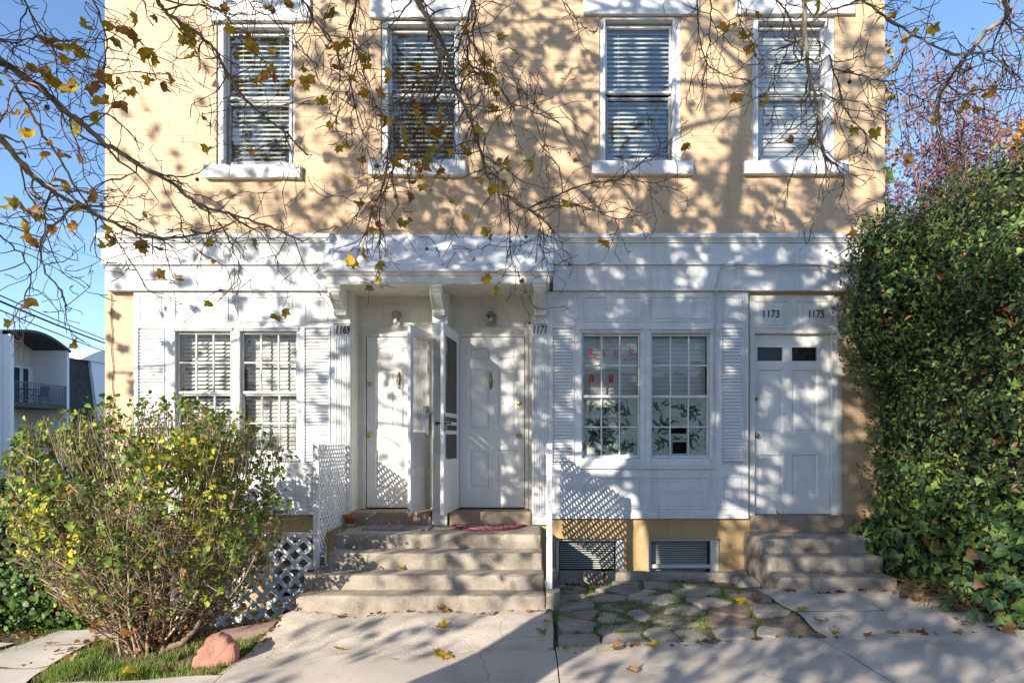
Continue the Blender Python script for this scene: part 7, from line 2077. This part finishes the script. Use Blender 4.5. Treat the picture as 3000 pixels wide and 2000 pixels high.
# ------------------------------------------------------------------ grass
gr = np.random.default_rng(8)
def inpoly(x, y, P):
    c = False; n = len(P)
    for i in range(n):
        a_, b_ = P[i], P[(i + 1) % n]
        if (a_[1] > y) != (b_[1] > y) and x < (b_[0] - a_[0]) * (y - a_[1]) / (b_[1] - a_[1]) + a_[0]: c = not c
    return c
BLADE = np.array([(-.5, 0, 0), (.5, 0, 0), (-.38, .10, .5), (.38, .10, .5), (0, .34, 1.0)], float); BT = np.array([(0, 1, 3), (0, 3, 2), (2, 3, 4)])
def grass(name, label, pts, hgt, wid, cols):
    """pts (n,3) roots"""
    n = len(pts); az = gr.uniform(0, 2 * np.pi, n); h = hgt; lean = gr.uniform(0.2, 1.6, n)
    V = np.empty((n, 5, 3)); ca, sa = np.cos(az), np.sin(az)
    for i, (bx, by, bz) in enumerate(BLADE):
        x = bx * wid; y = by * lean * h; z = bz * h
        V[:, i, 0] = pts[:, 0] + x * ca - y * sa; V[:, i, 1] = pts[:, 1] + x * sa + y * ca; V[:, i, 2] = pts[:, 2] + z
    T = (BT[None] + (np.arange(n) * 5)[:, None, None]).reshape(-1, 3)
    o = obj(name, np_mesh(name, V.reshape(-1, 3), T, M['grass'], np.repeat(np.c_[cols, np.ones(n)], 5, 0)))
    tag(o, label, None, kind='stuff'); return o
GC = np.array([(0.14, 0.22, 0.035), (0.19, 0.28, 0.045), (0.10, 0.17, 0.03), (0.27, 0.32, 0.07), (0.36, 0.31, 0.14)])
WEDGE = [(-2.41, -2.93), (-2.40, -1.68), (-2.42, -1.15), (-3.1, -1.12), (-3.9, -1.5), (-4.06, -2.2), (-3.96, -2.6), (-3.80, -3.06), (-3.0, -2.98)]
def wedge_pts(n):
    out = []
    while len(out) < n:
        x, y = gr.uniform(-4.1, -2.38), gr.uniform(-3.06, -1.1)
        if not inpoly(x, y, WEDGE): continue
        dn = mnoise.noise(Vector((x * 3.2, y * 3.2, 1))) * 2.2 + 0.6
        if math.hypot(x - BC.x, (y - BC.y) * 1.1) < 0.42: dn *= 0.15
        if y > -1.75: dn *= 0.45
        if gr.random() < dn: out.append((x, y, g(x, y) - 0.03))
    return np.array(out)
p = wedge_pts(15000); n = len(p)
tall = np.array([max(0, mnoise.noise(Vector((a_ * 2.1, b_ * 2.1, 5)))) for a_, b_, c_ in p])
dry = np.array([mnoise.noise(Vector((a_ * 2.6, b_ * 2.6, 11))) for a_, b_, c_ in p])
C = GC[gr.integers(0, 4, n)] * gr.uniform(0.7, 1.35, (n, 1)); dm_ = (dry > -0.02) & (gr.random(n) < 0.6); C[dm_] = GC[4] * gr.uniform(0.6, 1.3, (dm_.sum(), 1))
grass('grass', 'patchy green grass with dry blades beside the apron', p, gr.uniform(0.025, 0.06, n) * (1 + 2.2 * tall), gr.uniform(0.004, 0.008, n), C)
# tufts in the flagstone joints
tp = []
rj = random.Random(14)
for (x, y) in joint_pts:
    pr = 0.95 * (0.45 + 0.65 * (1 if -2.5 < y < -0.6 else 0.5))
    if rj.random() > pr: continue
    m = rj.choice((50, 90, 150, 220)); s = rj.uniform(0.025, 0.065)
    ang = rj.uniform(0, 3.14)
    for _ in range(m):
        u, v = rj.gauss(0, s * 1.5), rj.gauss(0, s * 0.7); X, Y = x + u * math.cos(ang) - v * math.sin(ang), y + u * math.sin(ang) + v * math.cos(ang)
        tp.append((X, Y, g(X, Y) - 0.02))
for (px, py, m, s) in ((2290, 1860, 160, .05), (2250, 1800, 150, .04), (2350, 1862, 120, .05), (2150, 1830, 180, .06), (2050, 1885, 170, .05), (1900, 1880, 170, .05), (1830, 1850, 160, .045), (1770, 1905, 150, .04), (1700, 1890, 160, .05),
                       (1735, 1745, 120, .03), (1730, 1770, 110, .04), (1690, 1770, 60, .02), (1630, 1800, 110, .03), (1620, 1900, 80, .03), (2160, 1700, 80, .02), (2270, 1725, 90, .03), (2215, 1735, 80, .03), (1790, 1710, 70, .02), (1690, 1700, 90, .03), (2010, 1770, 90, .03), (1930, 1740, 70, .03), (2210, 1845, 120, .05)):
    c = on_ground(px, py)
    for _ in range(m):
        X, Y = c[0] + rj.gauss(0, s * 1.3), c[1] + rj.gauss(0, s)
        if X > 2.5: continue
        tp.append((X, Y, g(X, Y) - 0.015))
# path joints and edges at the left
for (x0, y0, x1, y1, m, w) in ((-4.86, -1.05, -4.80, -2.9, 1500, .07), (-4.88, -1.6, -4.1, -1.8, 160, .02), (-4.06, -1.3, -4.0, -2.5, 500, .05), (-5.0, -1.0, -6.4, -1.2, 2200, .10), (-6.0, -1.5, -6.0, -2.0, 250, .03), (-4.95, -2.1, -6.3, -2.25, 1900, .13), (-4.2, -1.0, -5.0, -1.0, 600, .06),
                               (-2.42, -1.2, -2.42, -2.85, 900, .035), (0.16, -2.56, 2.3, -2.50, 260, .015)):
    for _ in range(m):
        t = rj.random(); X = x0 + (x1 - x0) * t + rj.gauss(0, w); Y = y0 + (y1 - y0) * t + rj.gauss(0, w)
        if mnoise.noise(Vector((X * 3, Y * 3, 3))) < -0.1 and rj.random() < 0.7: continue
        tp.append((X, Y, g(X, Y) - 0.02))
tp = np.array(tp); n = len(tp)
grass('grass_tufts', 'short grass tufts growing in the paving joints', tp, gr.uniform(0.025, 0.065, n), gr.uniform(0.003, 0.006, n), GC[gr.integers(0, 4, n)] * gr.uniform(0.7, 1.3, (n, 1)))
# leaf litter under shrub and hedge, crumbs along edges and joints
lt = []
for (x0, y0, x1, y1, m) in ((0.2, -0.43, 2.15, -0.43, 60), (2.3, -1.3, 3.5, -1.3, 50), (-2.2, -1.74, 0.1, -1.74, 60), (0.12, -2.6, 2.2, -2.5, 50), (2.3, -2.5, 4.4, -2.5, 60), (-2.38, -1.8, -2.4, -2.9, 40), (3.4, -1.4, 3.9, -2.4, 60)):
    for _ in range(m):
        t = rj.random(); lt.append((x0 + (x1 - x0) * t + rj.gauss(0, .03), y0 + (y1 - y0) * t - abs(rj.gauss(0, .04))))
for _ in range(240): lt.append((rj.gauss(-3.5, .5), rj.gauss(-1.75, .35)))
for _ in range(160): lt.append((rj.uniform(-6.3, -4.9), rj.gauss(-1.25, .08)))
for _ in range(120): lt.append((rj.uniform(3.5, 4.6), rj.uniform(-2.6, -1.5)))
for _ in range(60): lt.append((rj.uniform(-2.75, -2.44), rj.uniform(-2.0, -1.1)))
lt = np.array([(x, y, g(x, y) + rj.uniform(0.012, 0.03)) for x, y in lt]); n = len(lt)
nrm = np.tile([0, 0, 1.0], (n, 1))
lo = obj('leaf_litter', scatter_mesh('leaf_litter', ROUND[0], ROUND[1], lt, facing_rots(gr, nrm, 0.5, 0.0), 0.012 + 0.06 * gr.random(n) ** 1.5, np.array([(0.26, 0.13, 0.05), (0.18, 0.09, 0.04), (0.32, 0.2, 0.09)])[gr.integers(0, 3, n)], M['leaf_attr']))
tag(lo, 'dry brown leaf litter under the shrub and hedges', None, kind='stuff')
